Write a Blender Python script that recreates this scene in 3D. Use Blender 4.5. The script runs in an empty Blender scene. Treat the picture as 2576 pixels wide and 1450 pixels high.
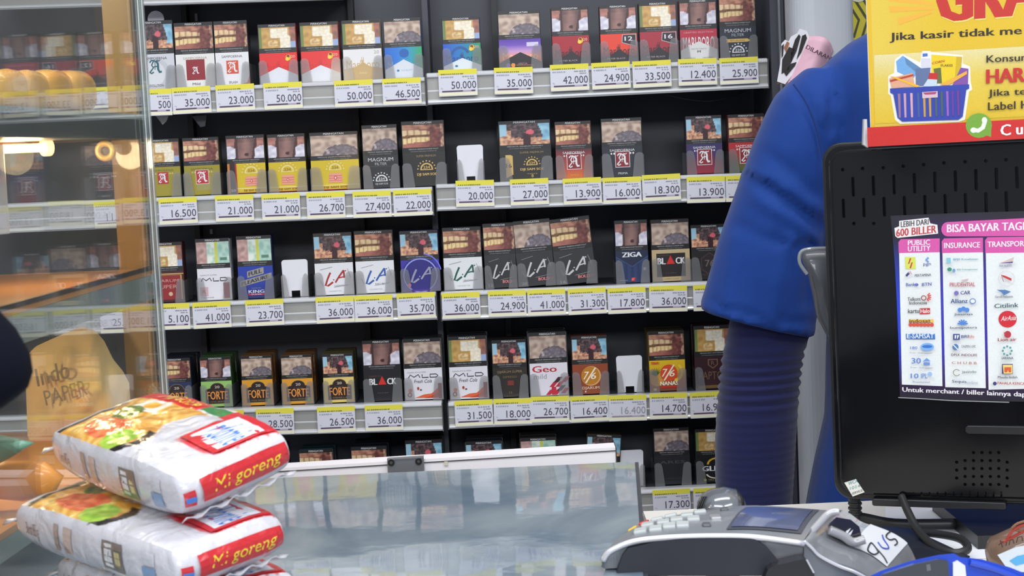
import bpy, bmesh, math, random
from mathutils import Vector, Matrix, noise
random.seed(7)
SC = bpy.context.scene
COL = SC.collection
# ------------------------------------------------------------------ camera
W, H, F = 2576.0, 1450.0, 4000.0
CAM = Vector((0.0, -2.2, 1.35))
PITCH, ROLL = math.radians(5.0), math.radians(2.6)
_fw = Vector((0, math.cos(PITCH), -math.sin(PITCH)))
_U = Vector((0, math.sin(PITCH), math.cos(PITCH)))
_X = Vector((1, 0, 0))
_right = _X * math.cos(ROLL) - _U * math.sin(ROLL)
_up = _U * math.cos(ROLL) + _X * math.sin(ROLL)
cam_d = bpy.data.cameras.new('camera')
cam = bpy.data.objects.new('camera', cam_d)
COL.objects.link(cam)
cam_d.sensor_width = 36.0
cam_d.lens = F / W * 36.0
cam_d.clip_start = 0.02
M = Matrix((( _right.x, _up.x, -_fw.x, CAM.x), (_right.y, _up.y, -_fw.y, CAM.y), (_right.z, _up.z, -_fw.z, CAM.z), (0, 0, 0, 1)))
cam.matrix_world = M
cam_d.dof.use_dof = True
cam_d.dof.focus_distance = 1.75
cam_d.dof.aperture_fstop = 40.0
SC.camera = cam
# ------------------------------------------------------------------ world, lamps, exposure
wd = bpy.data.worlds.new('world')
SC.world = wd
wd.use_nodes = True
wd.node_tree.nodes['Background'].inputs[0].default_value = (0.80, 0.86, 1.0, 1)
wd.node_tree.nodes['Background'].inputs[1].default_value = 0.56
def area(name, loc, target, sx, sy, power, col=(1, 1, 1)):
    l = bpy.data.lights.new(name, 'AREA')
    l.shape = 'RECTANGLE'
    l.size, l.size_y, l.energy, l.color = sx, sy, power, col
    o = bpy.data.objects.new(name, l)
    COL.objects.link(o)
    o.location = loc
    o.rotation_euler = (Vector(target) - Vector(loc)).to_track_quat('-Z', 'Y').to_euler()
    return o
area('ceiling_light', (-0.5, -2.3, 2.85), (-0.3, -1.9, 0), 1.4, 0.28, 21, (0.95, 0.98, 1.0))
area('ceiling_light', (1.1, -2.3, 2.85), (0.9, -1.9, 0), 1.4, 0.28, 21, (0.95, 0.98, 1.0))
area('ceiling_light', (0.2, -0.95, 2.85), (0.2, -0.85, 0), 1.4, 0.28, 16, (1.0, 0.98, 0.95))
area('ceiling_light', (0.2, -5.4, 2.85), (0.2, -2.6, 0), 3.0, 0.6, 105, (0.95, 0.98, 1.0))
SC.view_settings.view_transform = 'Standard'
SC.view_settings.look = 'None'
SC.view_settings.gamma = 1.0
SC.view_settings.use_curve_mapping = False
SC.view_settings.exposure = 0.0

def bulb(name, loc, power, col, size):
    l = bpy.data.lights.new(name, 'POINT'); l.energy = power; l.color = col; l.shadow_soft_size = size
    o = bpy.data.objects.new(name, l); COL.objects.link(o); o.location = loc; return o
# ------------------------------------------------------------------ pixel helpers (design-time ray casting)
def ray(px, py):
    return (_fw + _right * ((px - W / 2) / F) - _up * ((py - H / 2) / F))
def P(px, py, d):           # point at distance d (along world y) from the camera
    r = ray(px, py)
    return CAM + r * (d / r.y)
def PZ(px, py, z):          # point on the horizontal plane z
    r = ray(px, py)
    return CAM + r * ((z - CAM.z) / r.z)
def proj(p):
    v = p - CAM
    w = v.dot(_fw)
    return (W / 2 + F * v.dot(_right) / w, H / 2 - F * v.dot(_up) / w)
def s2l(c):
    return c / 12.92 if c <= 0.04045 else ((c + 0.055) / 1.055) ** 2.4
def C(r, g, b):             # 0..255 sRGB -> linear
    return (s2l(r / 255), s2l(g / 255), s2l(b / 255))
def mixc(a, b, t):
    t = max(0, min(1, t))
    return tuple(a[i] * (1 - t) + b[i] * t for i in range(3))

# ------------------------------------------------------------------ materials
MATS = {}
def mat(name, col=(0.8, 0.8, 0.8), rough=0.5, metal=0.0, coat=0.0, noise_amt=0.0, noise_scale=40, emit=0, bump=0.0, bump_scale=200, sheen=0, spec=0.5):
    if name in MATS: return MATS[name]
    m = bpy.data.materials.new(name)
    m.use_nodes = True
    nt = m.node_tree
    b = nt.nodes['Principled BSDF']
    b.inputs['Base Color'].default_value = (*col, 1)
    b.inputs['Roughness'].default_value = rough
    b.inputs['Metallic'].default_value = metal
    b.inputs['Coat Weight'].default_value = coat
    b.inputs['Specular IOR Level'].default_value = spec
    b.inputs['Sheen Weight'].default_value = sheen
    if emit:
        b.inputs['Emission Color'].default_value = (*col, 1)
        b.inputs['Emission Strength'].default_value = emit
    if noise_amt:
        tc = nt.nodes.new('ShaderNodeTexCoord'); n = nt.nodes.new('ShaderNodeTexNoise')
        n.inputs['Scale'].default_value = noise_scale; n.inputs['Detail'].default_value = 5
        nt.links.new(tc.outputs['Object'], n.inputs['Vector'])
        mx = nt.nodes.new('ShaderNodeMix'); mx.data_type = 'RGBA'
        mx.inputs['A'].default_value = (*[c * (1 - noise_amt) for c in col], 1)
        mx.inputs['B'].default_value = (*[min(1, c * (1 + noise_amt)) for c in col], 1)
        nt.links.new(n.outputs['Fac'], mx.inputs['Factor']); nt.links.new(mx.outputs['Result'], b.inputs['Base Color'])
    if bump:
        tc = nt.nodes.new('ShaderNodeTexCoord'); n = nt.nodes.new('ShaderNodeTexNoise')
        n.inputs['Scale'].default_value = bump_scale; n.inputs['Detail'].default_value = 4
        nt.links.new(tc.outputs['Object'], n.inputs['Vector'])
        bp = nt.nodes.new('ShaderNodeBump'); bp.inputs['Strength'].default_value = bump; bp.inputs['Distance'].default_value = 0.001
        nt.links.new(n.outputs['Fac'], bp.inputs['Height']); nt.links.new(bp.outputs['Normal'], b.inputs['Normal'])
    MATS[name] = m
    return m
def ink_mat(name, rough, coat, bump=0.0):
    m = bpy.data.materials.new(name); m.use_nodes = True
    nt = m.node_tree; b = nt.nodes['Principled BSDF']
    a = nt.nodes.new('ShaderNodeAttribute'); a.attribute_name = 'Col'
    tc = nt.nodes.new('ShaderNodeTexCoord'); n = nt.nodes.new('ShaderNodeTexNoise')
    n.inputs['Scale'].default_value = 900; n.inputs['Detail'].default_value = 3
    nt.links.new(tc.outputs['Object'], n.inputs['Vector'])
    mr = nt.nodes.new('ShaderNodeMapRange'); mr.inputs['To Min'].default_value = 0.9; mr.inputs['To Max'].default_value = 1.1
    nt.links.new(n.outputs['Fac'], mr.inputs['Value'])
    mx = nt.nodes.new('ShaderNodeVectorMath'); mx.operation = 'MULTIPLY'
    nt.links.new(a.outputs['Color'], mx.inputs[0]); nt.links.new(mr.outputs['Result'], mx.inputs[1])
    nt.links.new(mx.outputs[0], b.inputs['Base Color'])
    b.inputs['Roughness'].default_value = rough
    b.inputs['Coat Weight'].default_value = coat
    b.inputs['Coat Roughness'].default_value = 0.12
    if bump:
        n2 = nt.nodes.new('ShaderNodeTexNoise'); n2.inputs['Scale'].default_value = 55; n2.inputs['Detail'].default_value = 3
        n2.inputs['Distortion'].default_value = 0.8
        nt.links.new(tc.outputs['Object'], n2.inputs['Vector'])
        bp = nt.nodes.new('ShaderNodeBump'); bp.inputs['Strength'].default_value = bump; bp.inputs['Distance'].default_value = 0.004
        nt.links.new(n2.outputs['Fac'], bp.inputs['Height']); nt.links.new(bp.outputs['Normal'], b.inputs['Normal'])
        nt.links.new(bp.outputs['Normal'], b.inputs['Coat Normal'])
    return m
INK = ink_mat('printed_card', 0.42, 0.25)
FOIL = ink_mat('printed_foil', 0.28, 0.7, 0.55)
MATTE = ink_mat('printed_paper', 0.7, 0.0)
def clear(name, tint, alpha, rough=0.08, body=(0.5, 0.5, 0.5), ior=1.45, gl=1.0):
    """clear plastic or glass: mostly see-through, Fresnel gloss, a little dusty body colour"""
    m = bpy.data.materials.new(name); m.use_nodes = True
    nt = m.node_tree; nt.nodes.clear()
    out = nt.nodes.new('ShaderNodeOutputMaterial')
    t = nt.nodes.new('ShaderNodeBsdfTransparent'); t.inputs[0].default_value = (*tint, 1)
    d = nt.nodes.new('ShaderNodeBsdfDiffuse'); d.inputs[0].default_value = (*body, 1)
    g = nt.nodes.new('ShaderNodeBsdfGlossy'); g.inputs['Roughness'].default_value = rough
    g.inputs['Color'].default_value = (gl, gl, gl, 1)
    tc = nt.nodes.new('ShaderNodeTexCoord'); n = nt.nodes.new('ShaderNodeTexNoise'); n.inputs['Scale'].default_value = 25
    nt.links.new(tc.outputs['Object'], n.inputs['Vector'])
    mr = nt.nodes.new('ShaderNodeMapRange'); mr.inputs['To Min'].default_value = alpha * 0.7; mr.inputs['To Max'].default_value = alpha * 1.3
    nt.links.new(n.outputs['Fac'], mr.inputs['Value'])
    m1 = nt.nodes.new('ShaderNodeMixShader'); nt.links.new(mr.outputs['Result'], m1.inputs[0])
    nt.links.new(t.outputs[0], m1.inputs[1]); nt.links.new(d.outputs[0], m1.inputs[2])
    fr = nt.nodes.new('ShaderNodeFresnel'); ge = nt.nodes.new('ShaderNodeNewGeometry'); mi = nt.nodes.new('ShaderNodeMix')
    mi.inputs['A'].default_value = ior; mi.inputs['B'].default_value = 1 / ior; nt.links.new(ge.outputs['Backfacing'], mi.inputs['Factor']); nt.links.new(mi.outputs['Result'], fr.inputs['IOR'])
    m2 = nt.nodes.new('ShaderNodeMixShader'); nt.links.new(fr.outputs[0], m2.inputs[0])
    nt.links.new(m1.outputs[0], m2.inputs[1]); nt.links.new(g.outputs[0], m2.inputs[2])
    nt.links.new(m2.outputs[0], out.inputs[0])
    MATS[name] = m
    return m
CLEAR = clear('clear_plastic', (0.92, 0.92, 0.92), 0.20, 0.15, (0.40, 0.40, 0.41))
GLASS = clear('case_glass', (0.95, 0.96, 0.95), 0.085, 0.02, (0.36, 0.36, 0.32), 1.5)
EDGE = clear('glass_edge', (0.85, 0.90, 0.90), 0.22, 0.1, (0.45, 0.52, 0.52), 1.3)
BLACK = mat('rack_black', C(64, 66, 75), 0.55, noise_amt=0.15, noise_scale=12)
WHITEP = mat('white_plastic', C(222, 222, 228), 0.45, noise_amt=0.03)

# ------------------------------------------------------------------ object helpers
def obj(name, me, m=None, parent=None, mw=None, smooth=False):
    o = bpy.data.objects.new(name, me)
    if m is not None:
        me.materials.clear()
        for x in (m if isinstance(m, (list, tuple)) else [m]): me.materials.append(x)
    if smooth:
        for p in me.polygons: p.use_smooth = True
    COL.objects.link(o)
    if mw is not None: o.matrix_world = mw
    if parent is not None:
        o.parent = parent
        if mw is not None:
            o.matrix_parent_inverse = parent.matrix_world.inverted()
    return o
def tag(o, label, cat, group=None):
    o['label'] = label; o['category'] = cat
    if group: o['group'] = group
    return o
def struct(o):
    o['kind'] = 'structure'; return o
def empty(name, loc, label, cat, group=None):
    o = bpy.data.objects.new(name, None); COL.objects.link(o)
    o.empty_display_size = 0.02
    o.matrix_world = Matrix.Translation(Vector(loc))
    return tag(o, label, cat, group)
def mesh(name, v, f):
    me = bpy.data.meshes.new(name); me.from_pydata([tuple(x) for x in v], [], f); me.update(); return me
def part(name, v, f, m, parent, smooth=False):
    """world-space vertices -> child of parent (parent has identity rotation or any matrix)"""
    me = mesh(name, v, f)
    me.transform(parent.matrix_world.inverted())
    o = obj(name, me, m, None, None, smooth)
    o.parent = parent
    return o
def boxvf(c0, c1):
    x0, y0, z0 = c0; x1, y1, z1 = c1
    v = [(x0, y0, z0), (x1, y0, z0), (x1, y1, z0), (x0, y1, z0), (x0, y0, z1), (x1, y0, z1), (x1, y1, z1), (x0, y1, z1)]
    f = [(0, 3, 2, 1), (4, 5, 6, 7), (0, 1, 5, 4), (1, 2, 6, 5), (2, 3, 7, 6), (3, 0, 4, 7)]
    return v, f
def bev_box(name, c0, c1, r=0.001, seg=2):
    bm = bmesh.new(); v, f = boxvf(c0, c1)
    vs = [bm.verts.new(p) for p in v]
    for q in f: bm.faces.new([vs[i] for i in q])
    if r: bmesh.ops.bevel(bm, geom=list(bm.edges), offset=r, segments=seg, affect='EDGES', profile=0.5)
    me = bpy.data.meshes.new(name); bm.to_mesh(me); bm.free(); return me
def prism(pts, ext):
    """polygon of 3D points extruded by vector ext -> verts, faces"""
    n = len(pts); e = Vector(ext)
    v = [Vector(p) for p in pts] + [Vector(p) + e for p in pts]
    f = [tuple(range(n)), tuple(reversed(range(n, 2 * n)))]
    f += [(i, i + n, (i + 1) % n + n, (i + 1) % n) for i in range(n)]
    return v, f
def rrect(x0, z0, x1, z1, r, seg=5):
    pts = []
    for cx, cz, a0 in ((x1 - r, z1 - r, 0), (x0 + r, z1 - r, 90), (x0 + r, z0 + r, 180), (x1 - r, z0 + r, 270)):
        for i in range(seg + 1):
            a = math.radians(a0 + 90 * i / seg); pts.append((cx + r * math.cos(a), cz + r * math.sin(a)))
    return pts
def tubevf(path, rad, n=10):
    path = [Vector(p) for p in path]; v = []; f = []
    rads = rad if isinstance(rad, (list, tuple)) else [rad] * len(path)
    prev = None
    for i, p in enumerate(path):
        t = (path[min(i + 1, len(path) - 1)] - path[max(i - 1, 0)]).normalized()
        a = prev if prev is not None else (Vector((0, 0, 1)) if abs(t.z) < 0.9 else Vector((1, 0, 0)))
        x = (a - t * a.dot(t)).normalized(); y = t.cross(x); prev = x
        for k in range(n):
            an = 2 * math.pi * k / n; v.append(p + (x * math.cos(an) + y * math.sin(an)) * rads[i])
    for i in range(len(path) - 1):
        for k in range(n):
            f.append((i * n + k, i * n + (k + 1) % n, (i + 1) * n + (k + 1) % n, (i + 1) * n + k))
    f.append(tuple(reversed(range(n)))); f.append(tuple(range((len(path) - 1) * n, len(path) * n)))
    return v, f
def spline(pts, sub=8):
    pts = [Vector(p) for p in pts]; out = []
    for i in range(len(pts) - 1):
        p0 = pts[max(i - 1, 0)]; p1 = pts[i]; p2 = pts[i + 1]; p3 = pts[min(i + 2, len(pts) - 1)]
        for k in range(sub):
            t = k / sub
            out.append(0.5 * ((2 * p1) + (p2 - p0) * t + (2 * p0 - 5 * p1 + 4 * p2 - p3) * t * t + (3 * p1 - p0 - 3 * p2 + p3) * t ** 3))
    out.append(pts[-1]); return out

# ------------------------------------------------------------------ lettering
_TX = {}
def text_geo(s, bold=0.0, shear=0.0):
    fb = bold * 0.8; bold = 0.0
    k = (s, fb, shear)
    if k in _TX: return _TX[k]
    c = bpy.data.curves.new('lettering', 'FONT'); c.body = s; c.size = 1; c.resolution_u = 2
    c.offset = bold; c.shear = shear; c.fill_mode = 'FRONT'
    o = bpy.data.objects.new('lettering', c); COL.objects.link(o)
    dg = bpy.context.evaluated_depsgraph_get(); dg.update()
    me = bpy.data.meshes.new_from_object(o.evaluated_get(dg))
    v = [(p.co.x, p.co.y) for p in me.vertices]; f = [tuple(p.vertices) for p in me.polygons]
    bpy.data.objects.remove(o); bpy.data.curves.remove(c); bpy.data.meshes.remove(me)
    x0 = min(p[0] for p in v); x1 = max(p[0] for p in v); y0 = min(p[1] for p in v); y1 = max(p[1] for p in v)
    v = [((p[0] - x0) / (x1 - x0), (p[1] - y0) / (y1 - y0)) for p in v]
    if fb:                   # heavier strokes: the same letters laid three times with a small sideways shift
        em = fb / max(.3, (x1 - x0)); nv = len(v); vv = []; ff = []
        for j, dx in enumerate((-em, 0, em)):
            vv += [((p[0] + dx + em) / (1 + 2 * em), p[1]) for p in v]; ff += [tuple(i + j * nv for i in q) for q in f]
        v, f = vv, ff
    _TX[k] = (v, f); return _TX[k]
# blackletter capital, strokes in a unit square: polyline + width
GOTHIC = [([(0.05, 0.80), (0.2, 0.95), (0.42, 0.93), (0.55, 0.86)], 0.11), ([(0.36, 0.9), (0.2, 0.62), (0.32, 0.42), (0.14, 0.22), (0.02, 0.1)], 0.10),
          ([(0.55, 0.92), (0.70, 0.7), (0.70, 0.3), (0.80, 0.1), (0.97, 0.14)], 0.17), ([(0.28, 0.46), (0.5, 0.52), (0.72, 0.5)], 0.08),
          ([(0.46, 0.86), (0.48, 0.5), (0.44, 0.28)], 0.05), ([(0.0, 0.14), (0.16, 0.02), (0.34, 0.12)], 0.10), ([(0.6, 0.96), (0.78, 0.9), (0.88, 0.98)], 0.07)]
class Print:
    """flat coloured print: polygons in local (x, z), stacked hair-thin towards -y; one mesh"""
    def __init__(s, lift=0.00006):
        s.v = []; s.f = []; s.c = []; s.k = 0; s.lift = lift; s.map = None
    def _add(s, v, f, col, nl=1):
        s.k += 1; b = len(s.v); y = -s.lift * s.k; n_ = max(1, len(v))
        for i, p in enumerate(v):
            s.v.append((p[0], y - s.lift * .25 * (i * nl // n_), p[1])); s.c.append(col[i] if isinstance(col, list) else col)
        s.f += [tuple(b + i for i in q) for q in f]
    def poly(s, pts, col): s._add(pts, [tuple(range(len(pts)))], col); return s
    def rect(s, x0, z0, x1, z1, col): return s.poly([(x0, z0), (x1, z0), (x1, z1), (x0, z1)], col)
    def vgrad(s, x0, z0, x1, z1, cols):
        n = len(cols) - 1; v = []; c = []; f = []
        for i, cc in enumerate(cols):
            z = z0 + (z1 - z0) * i / n; v += [(x0, z), (x1, z)]; c += [cc, cc]
        f = [(2 * i, 2 * i + 1, 2 * i + 3, 2 * i + 2) for i in range(n)]
        s._add(v, f, c); return s
    def hgrad(s, x0, z0, x1, z1, cols):
        n = len(cols) - 1; v = []; c = []
        for i, cc in enumerate(cols):
            x = x0 + (x1 - x0) * i / n; v += [(x, z0), (x, z1)]; c += [cc, cc]
        s._add(v, [(2 * i, 2 * i + 2, 2 * i + 3, 2 * i + 1) for i in range(n)], c); return s
    def rr(s, x0, z0, x1, z1, r, col): return s.poly(rrect(x0, z0, x1, z1, r), col)
    def disc(s, x, z, rx, rz, col, n=24): return s.poly([(x + rx * math.cos(2 * math.pi * i / n), z + rz * math.sin(2 * math.pi * i / n)) for i in range(n)], col)
    def ring(s, x, z, rx, rz, w, col, a0=0, a1=360, n=28):
        v = []
        for i in range(n + 1):
            a = math.radians(a0 + (a1 - a0) * i / n)
            v += [(x + rx * math.cos(a), z + rz * math.sin(a)), (x + (rx - w) * math.cos(a), z + (rz - w * rz / rx) * math.sin(a))]
        s._add(v, [(2 * i, 2 * i + 2, 2 * i + 3, 2 * i + 1) for i in range(n)], col); return s
    def line(s, pts, w, col):
        v = []
        for i, p in enumerate(pts):
            a = Vector(pts[max(i - 1, 0)]); b = Vector(pts[min(i + 1, len(pts) - 1)]); t = (b - a).normalized(); n = Vector((-t.y, t.x)) * w / 2
            v += [(p[0] + n.x, p[1] + n.y), (p[0] - n.x, p[1] - n.y)]
        s._add(v, [(2 * i, 2 * i + 1, 2 * i + 3, 2 * i + 2) for i in range(len(pts) - 1)], col); return s
    def text(s, t, x0, z0, w, h, col, bold=0.0, shear=0.0, rot=0.0):
        v, f = text_geo(t, bold, shear); a = math.radians(rot); ca, sa = math.cos(a), math.sin(a)
        s._add([(x0 + p[0] * w * ca - p[1] * h * sa, z0 + p[0] * w * sa + p[1] * h * ca) for p in v], f, col, 3 if bold else 1); return s
    def ctext(s, t, xc, z0, w, h, col, bold=0.0, shear=0.0, rot=0.0): return s.text(t, xc - w / 2, z0, w, h, col, bold, shear, rot)
    def gothic(s, x0, z0, w, h, col):
        for pl, wd in GOTHIC: s.line([(x0 + p[0] * w, z0 + p[1] * h) for p in pl], wd * w, col)
        return s
    def dashes(s, x0, z, w, h, col, n=8):
        x = x0
        for i in range(n):
            ww = w / n * (0.55 + 0.4 * random.random()); s.rect(x, z, x + ww, z + h, col); s.k -= 1; x += w / n
        s.k += 1; return s
    def build(s, name, m=None):
        me = bpy.data.meshes.new(name); me.from_pydata(s.v, [], s.f); me.update()
        a = me.color_attributes.new('Col', 'FLOAT_COLOR', 'POINT')
        for i, c in enumerate(s.c): a.data[i].color = (*c, 1)
        me.materials.append(m or INK)
        return me
def vcol(me, fn):
    a = me.color_attributes.new('Col', 'FLOAT_COLOR', 'POINT')
    for i, v in enumerate(me.vertices): a.data[i].color = (*fn(v.co), 1)
def corner_col(me, fn):     # fn(face centre, normal)
    a = me.color_attributes.new('Col', 'FLOAT_COLOR', 'CORNER')
    for p in me.polygons:
        c = fn(p.center, p.normal)
        for li in p.loop_indices: a.data[li].color = (*c, 1)
# ================================================================== cigarette rack
D0 = 2.2                     # distance of the price rails
def line_at(x, a, b):        # y pixel on the line a-b
    return a[1] + (b[1] - a[1]) * (x - a[0]) / (b[0] - a[0])
# shelf rails: name, left x, right x, top line, bottom line (photo pixels)
RAILS = [
    ('r0', -60, 860, (0, -42), (850, -68), (0, 26), (850, 0)),
    ('r1L', -60, 1068, (375, 226), (1065, 194), (385, 290), (1070, 266)),
    ('r1R', 1074, 1928, (1075, 184), (1925, 146), (1080, 264), (1928, 222)),
    ('r2L', -60, 1087, (400, 497), (1085, 470), (405, 570), (1087, 541)),
    ('r2R', 1098, 1930, (1098, 464), (1870, 435), (1100, 531), (1840, 505)),
    ('r3L', -60, 1096, (415, 765), (1095, 735), (420, 829), (1097, 803)),
    ('r3R', 1110, 1935, (1110, 735), (1780, 708), (1112, 806), (1760, 778)),
    ('r4L', -60, 1111, (480, 1032), (1110, 1010), (650, 1094), (1110, 1082)),
    ('r4R', 1128, 1935, (1128, 1012), (1800, 985), (1130, 1078), (1800, 1047)),
    ('r5L', -60, 1125, (600, 1295), (1120, 1274), (600, 1365), (1120, 1344)),
    ('r5R', 1140, 1940, (1600, 1232), (1800, 1222), (1600, 1302), (1800, 1292)),
]
RACK = empty('display_rack', (0.0, 0.10, 0.0), 'tall black shelving rack full of small flat packs behind the counter', 'shelving')
RAILM = mat('rail_plastic', C(196, 198, 200), 0.2, coat=0.5, noise_amt=0.08, noise_scale=30)
RAILC = mat('rail_channel', C(156, 156, 152), 0.3, noise_amt=0.2, noise_scale=18)
zt_, zb_ = P(1288, -160, D0).z, 0.05
v, f = boxvf((-0.95, 0.155, 0.05), (0.385, 0.175, 2.05)); part('back_panel', v, f, BLACK, RACK)
v, f = boxvf((0.368, -0.01, 0.05), (0.386, 0.155, 2.05)); part('side_panel', v, f, BLACK, RACK)
v, f = boxvf((0.386, 0.02, 0.05), (0.43, 0.17, 2.05)); part('side_panel', v, f, mat('dark_panel', C(46, 50, 56), 0.4), RACK)
v, f = boxvf((0.3785, -0.014, 1.2), (0.3815, -0.0105, 2.0)); o = part('edge_trim', v, f, mat('steel_edge', C(150, 155, 160), 0.3, 0.6), RACK)
for px in (1092,):           # upright between the two bays
    a = P(px, 600, D0 + 0.012)
    v, f = boxvf((a.x - .004, 0.070, 0.05), (a.x + .004, 0.155, 2.05)); part('upright', v, f, BLACK, RACK)
for px in (490, 905, 1262):
    a = P(px, 600, D0 + .13)
    v, f = boxvf((a.x, 0.13, 0.05), (a.x + 0.008, 0.156, 2.05)); part('slotted_post', v, f, mat('post_black', C(20, 20, 24), 0.5), RACK)
SHELFTOP = {}
for nm, x0, x1, t0, t1, b0, b1 in RAILS:
    A, B = P(x0, line_at(x0, t0, t1), D0), P(x1, line_at(x1, t0, t1), D0)
    A2, B2 = P(x0, line_at(x0, b0, b1), D0), P(x1, line_at(x1, b0, b1), D0)
    hA, hB = A.z - A2.z, B.z - B2.z
    SHELFTOP[nm] = (A, B)
    # board
    pts = []
    v = []
    for Q in (A, B):
        for yy, zz in ((0.004, -0.002), (0.155, -0.002), (0.155, -0.016), (0.004, -0.016)):
            v.append((Q.x, yy, Q.z + zz))
    f = [(0, 1, 2, 3), (7, 6, 5, 4), (0, 4, 5, 1), (1, 5, 6, 2), (2, 6, 7, 3), (3, 7, 4, 0)]
    sh = part('shelf', v, f, BLACK, RACK)
    # rail profile (fraction of height, y)
    prof = [(0.012, 0.0), (0.0, 0.0), (-0.003, 0.02), (-0.006, 0.10), (-0.006, 0.14), (-0.003, 0.19), (-0.003, 0.55), (-0.0035, 0.57), (-0.0035, 0.60), (-0.003, 0.62), (-0.003, 0.84),
            (-0.007, 0.88), (-0.0085, 0.94), (-0.007, 1.0), (0.004, 1.0), (0.012, 0.97)]
    n = len(prof); v = []
    for Q, hh in ((A, hA), (B, hB)):
        for yy, t in prof: v.append((Q.x, yy, Q.z - hh * t))
    f = [(i, (i + 1) % n, n + (i + 1) % n, n + i) for i in range(n)] + [tuple(reversed(range(n))), tuple(range(n, 2 * n))]
    me = mesh('price_rail', v, f)
    me.transform(RACK.matrix_world.inverted())
    o = obj('price_rail', me, [RAILM, RAILC], None); o.parent = sh
    for p in me.polygons:
        if p.index in (5, 9): p.material_index = 1
    # end cap, clear plastic
    for Q, hh, s in ((A, hA, -1), (B, hB, 1)):
        if nm.endswith('L') and s < 0 or nm == 'r0': continue
        v, f = boxvf((Q.x, -0.008, Q.z - hh * 1.02), (Q.x + s * 0.0015, 0.03, Q.z - 0.001))
        o = part('rail_end_cap', v, f, CLEAR, RACK); o.parent = sh
# ------------------------------------------------------------------ warning pictures
def nz(x, y, s, k=0.0): return noise.noise(Vector((x * s, y * s, k)))
def pic(kind, u, v, asp=1.6):
    n = nz(u * asp, v, 5, 3.3); n2 = nz(u * asp, v, 9, 8.1)
    if kind == 'T':
        base = mixc((176, 112, 96), (120, 62, 56), u * 1.1 + 0.3 * n)
        if v > 0.82: base = mixc((196, 140, 112), (110, 60, 50), u + n)
        c = 0.50 - 0.18 * (u - 0.3) ** 2 + 0.06 * u
        if u < 0.66:
            tooth = abs(math.sin((u * 6.2 + 0.2) * math.pi))
            if c + 0.04 < v < c + 0.30 - 0.18 * u: base = mixc((228, 200, 156), (150, 96, 70), (1 - tooth) ** 3 + 0.35 * max(0, n))
            elif c - 0.08 < v <= c + 0.04: base = mixc((84, 52, 34), (128, 88, 52), 0.5 + n)
            elif c - 0.33 + 0.1 * u < v <= c - 0.08: base = mixc((232, 208, 150), (160, 104, 70), (1 - abs(math.sin((u * 9.0) * math.pi))) ** 3 + 0.3 * max(0, n2))
        elif u > 0.93: base = (200, 160, 130)
        if u > 0.55: base = mixc(base, (74, 34, 34), max(0, 0.45 + 1.2 * n2 + 0.6 * n) * min(1, (u - 0.5) * 4) * 0.7)
        return base
    if kind == 'C':
        d = abs(u - 0.5 + 0.05 * (0.5 - v))
        if d < 0.24 - 0.06 * (1 - v):
            b = mixc((150, 112, 104), (96, 70, 68), min(1, d * 3.5 + 0.3 * n + (0.3 if v > .8 else 0)))
            if (u - 0.53) ** 2 * 2 + (v - 0.2) ** 2 < 0.006: b = (56, 30, 30)
            return b
        if v < 0.62 - 0.9 * max(0, 0.4 - d) and d > 0.26: return mixc((232, 230, 238), (186, 182, 200), 0.5 + n)
        return mixc((186, 130, 116), (132, 84, 76), 0.5 + n) if d > 0.3 else (70, 40, 38)
    if kind == 'L':
        b = mixc((206, 184, 166), (140, 116, 104), 0.35 + 0.9 * n + 0.3 * (v > .85))
        r = math.hypot((u - 0.66) * 1.5, v + 0.08)
        e = 0.62 + 0.05 * n2
        if r < e:
            b = mixc((132, 124, 130), (92, 84, 94), 0.5 + 1.1 * n2)
            if r > e - 0.07: b = (96, 86, 94)
            if nz(u * asp, v, 6, 1.1) > 0.34: b = mixc(b, (200, 182, 178), .8)
        return b
    if kind == 'B':
        b = mixc((206, 166, 96), (176, 134, 72), 0.5 + n)
        if u < 0.07: b = (110, 130, 70)
        if u > 0.84: b = mixc((176, 112, 92), (130, 90, 80), 0.5 + n)
        if u > 0.70 and v < 0.32: b = (150, 168, 204)
        if (0.32 < u < 0.80 and 0.48 < v < 0.95 and v > 0.45 + 0.3 * abs(u - 0.5)) or (0.58 < u < 0.86 and v < 0.62 + .1 * n and u < 0.62 + 0.5 * (1 - v)): b = mixc((244, 238, 222), (222, 206, 176), 0.4 + 1.2 * n2)
        if 0.24 < u < 0.52 and 0.10 < v < 0.36: b = mixc((232, 206, 150), (190, 150, 100), 0.5 + n2)
        return b
    if kind == 'S':
        b = mixc((44, 34, 40), (120, 92, 92), 0.4 + 1.3 * n2)
        if v < 0.34 + 0.12 * n2 or (v < 0.7 and u < 0.22): b = mixc((226, 178, 140), (150, 96, 80), 0.4 + 1.2 * n2)
        if 0.46 < u < 0.62 and v < 0.55: b = mixc((70, 24, 34), (40, 20, 28), 0.5 + n2)
        if (u - 0.61) ** 2 * 2 + (v - 0.6) ** 2 < 0.014: b = (214, 96, 110)
        if u < 0.15 - 0.1 * (v < .45) and v > 0.42: b = (156, 196, 214)
        if u > 0.80 + 0.05 * math.sin(v * 4) and v > 0.18: b = mixc((158, 204, 222), (110, 160, 190), 0.5 + n)
        return b
    if kind == 'U':
        if u < 0.32: return mixc((214, 176, 168), (160, 124, 120), 0.5 + n)
        if 0.56 < u < 0.64: return (206, 206, 84)
        if u < 0.6: return mixc((226, 234, 222), (150, 190, 170), 0.4 + n)
        b = mixc((196, 222, 206), (150, 194, 180), 0.5 + n)
        if 0.12 < v < 0.26 and 0.7 < u < 0.92: b = (90, 130, 110)
        return b
_PIC = {}
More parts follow.
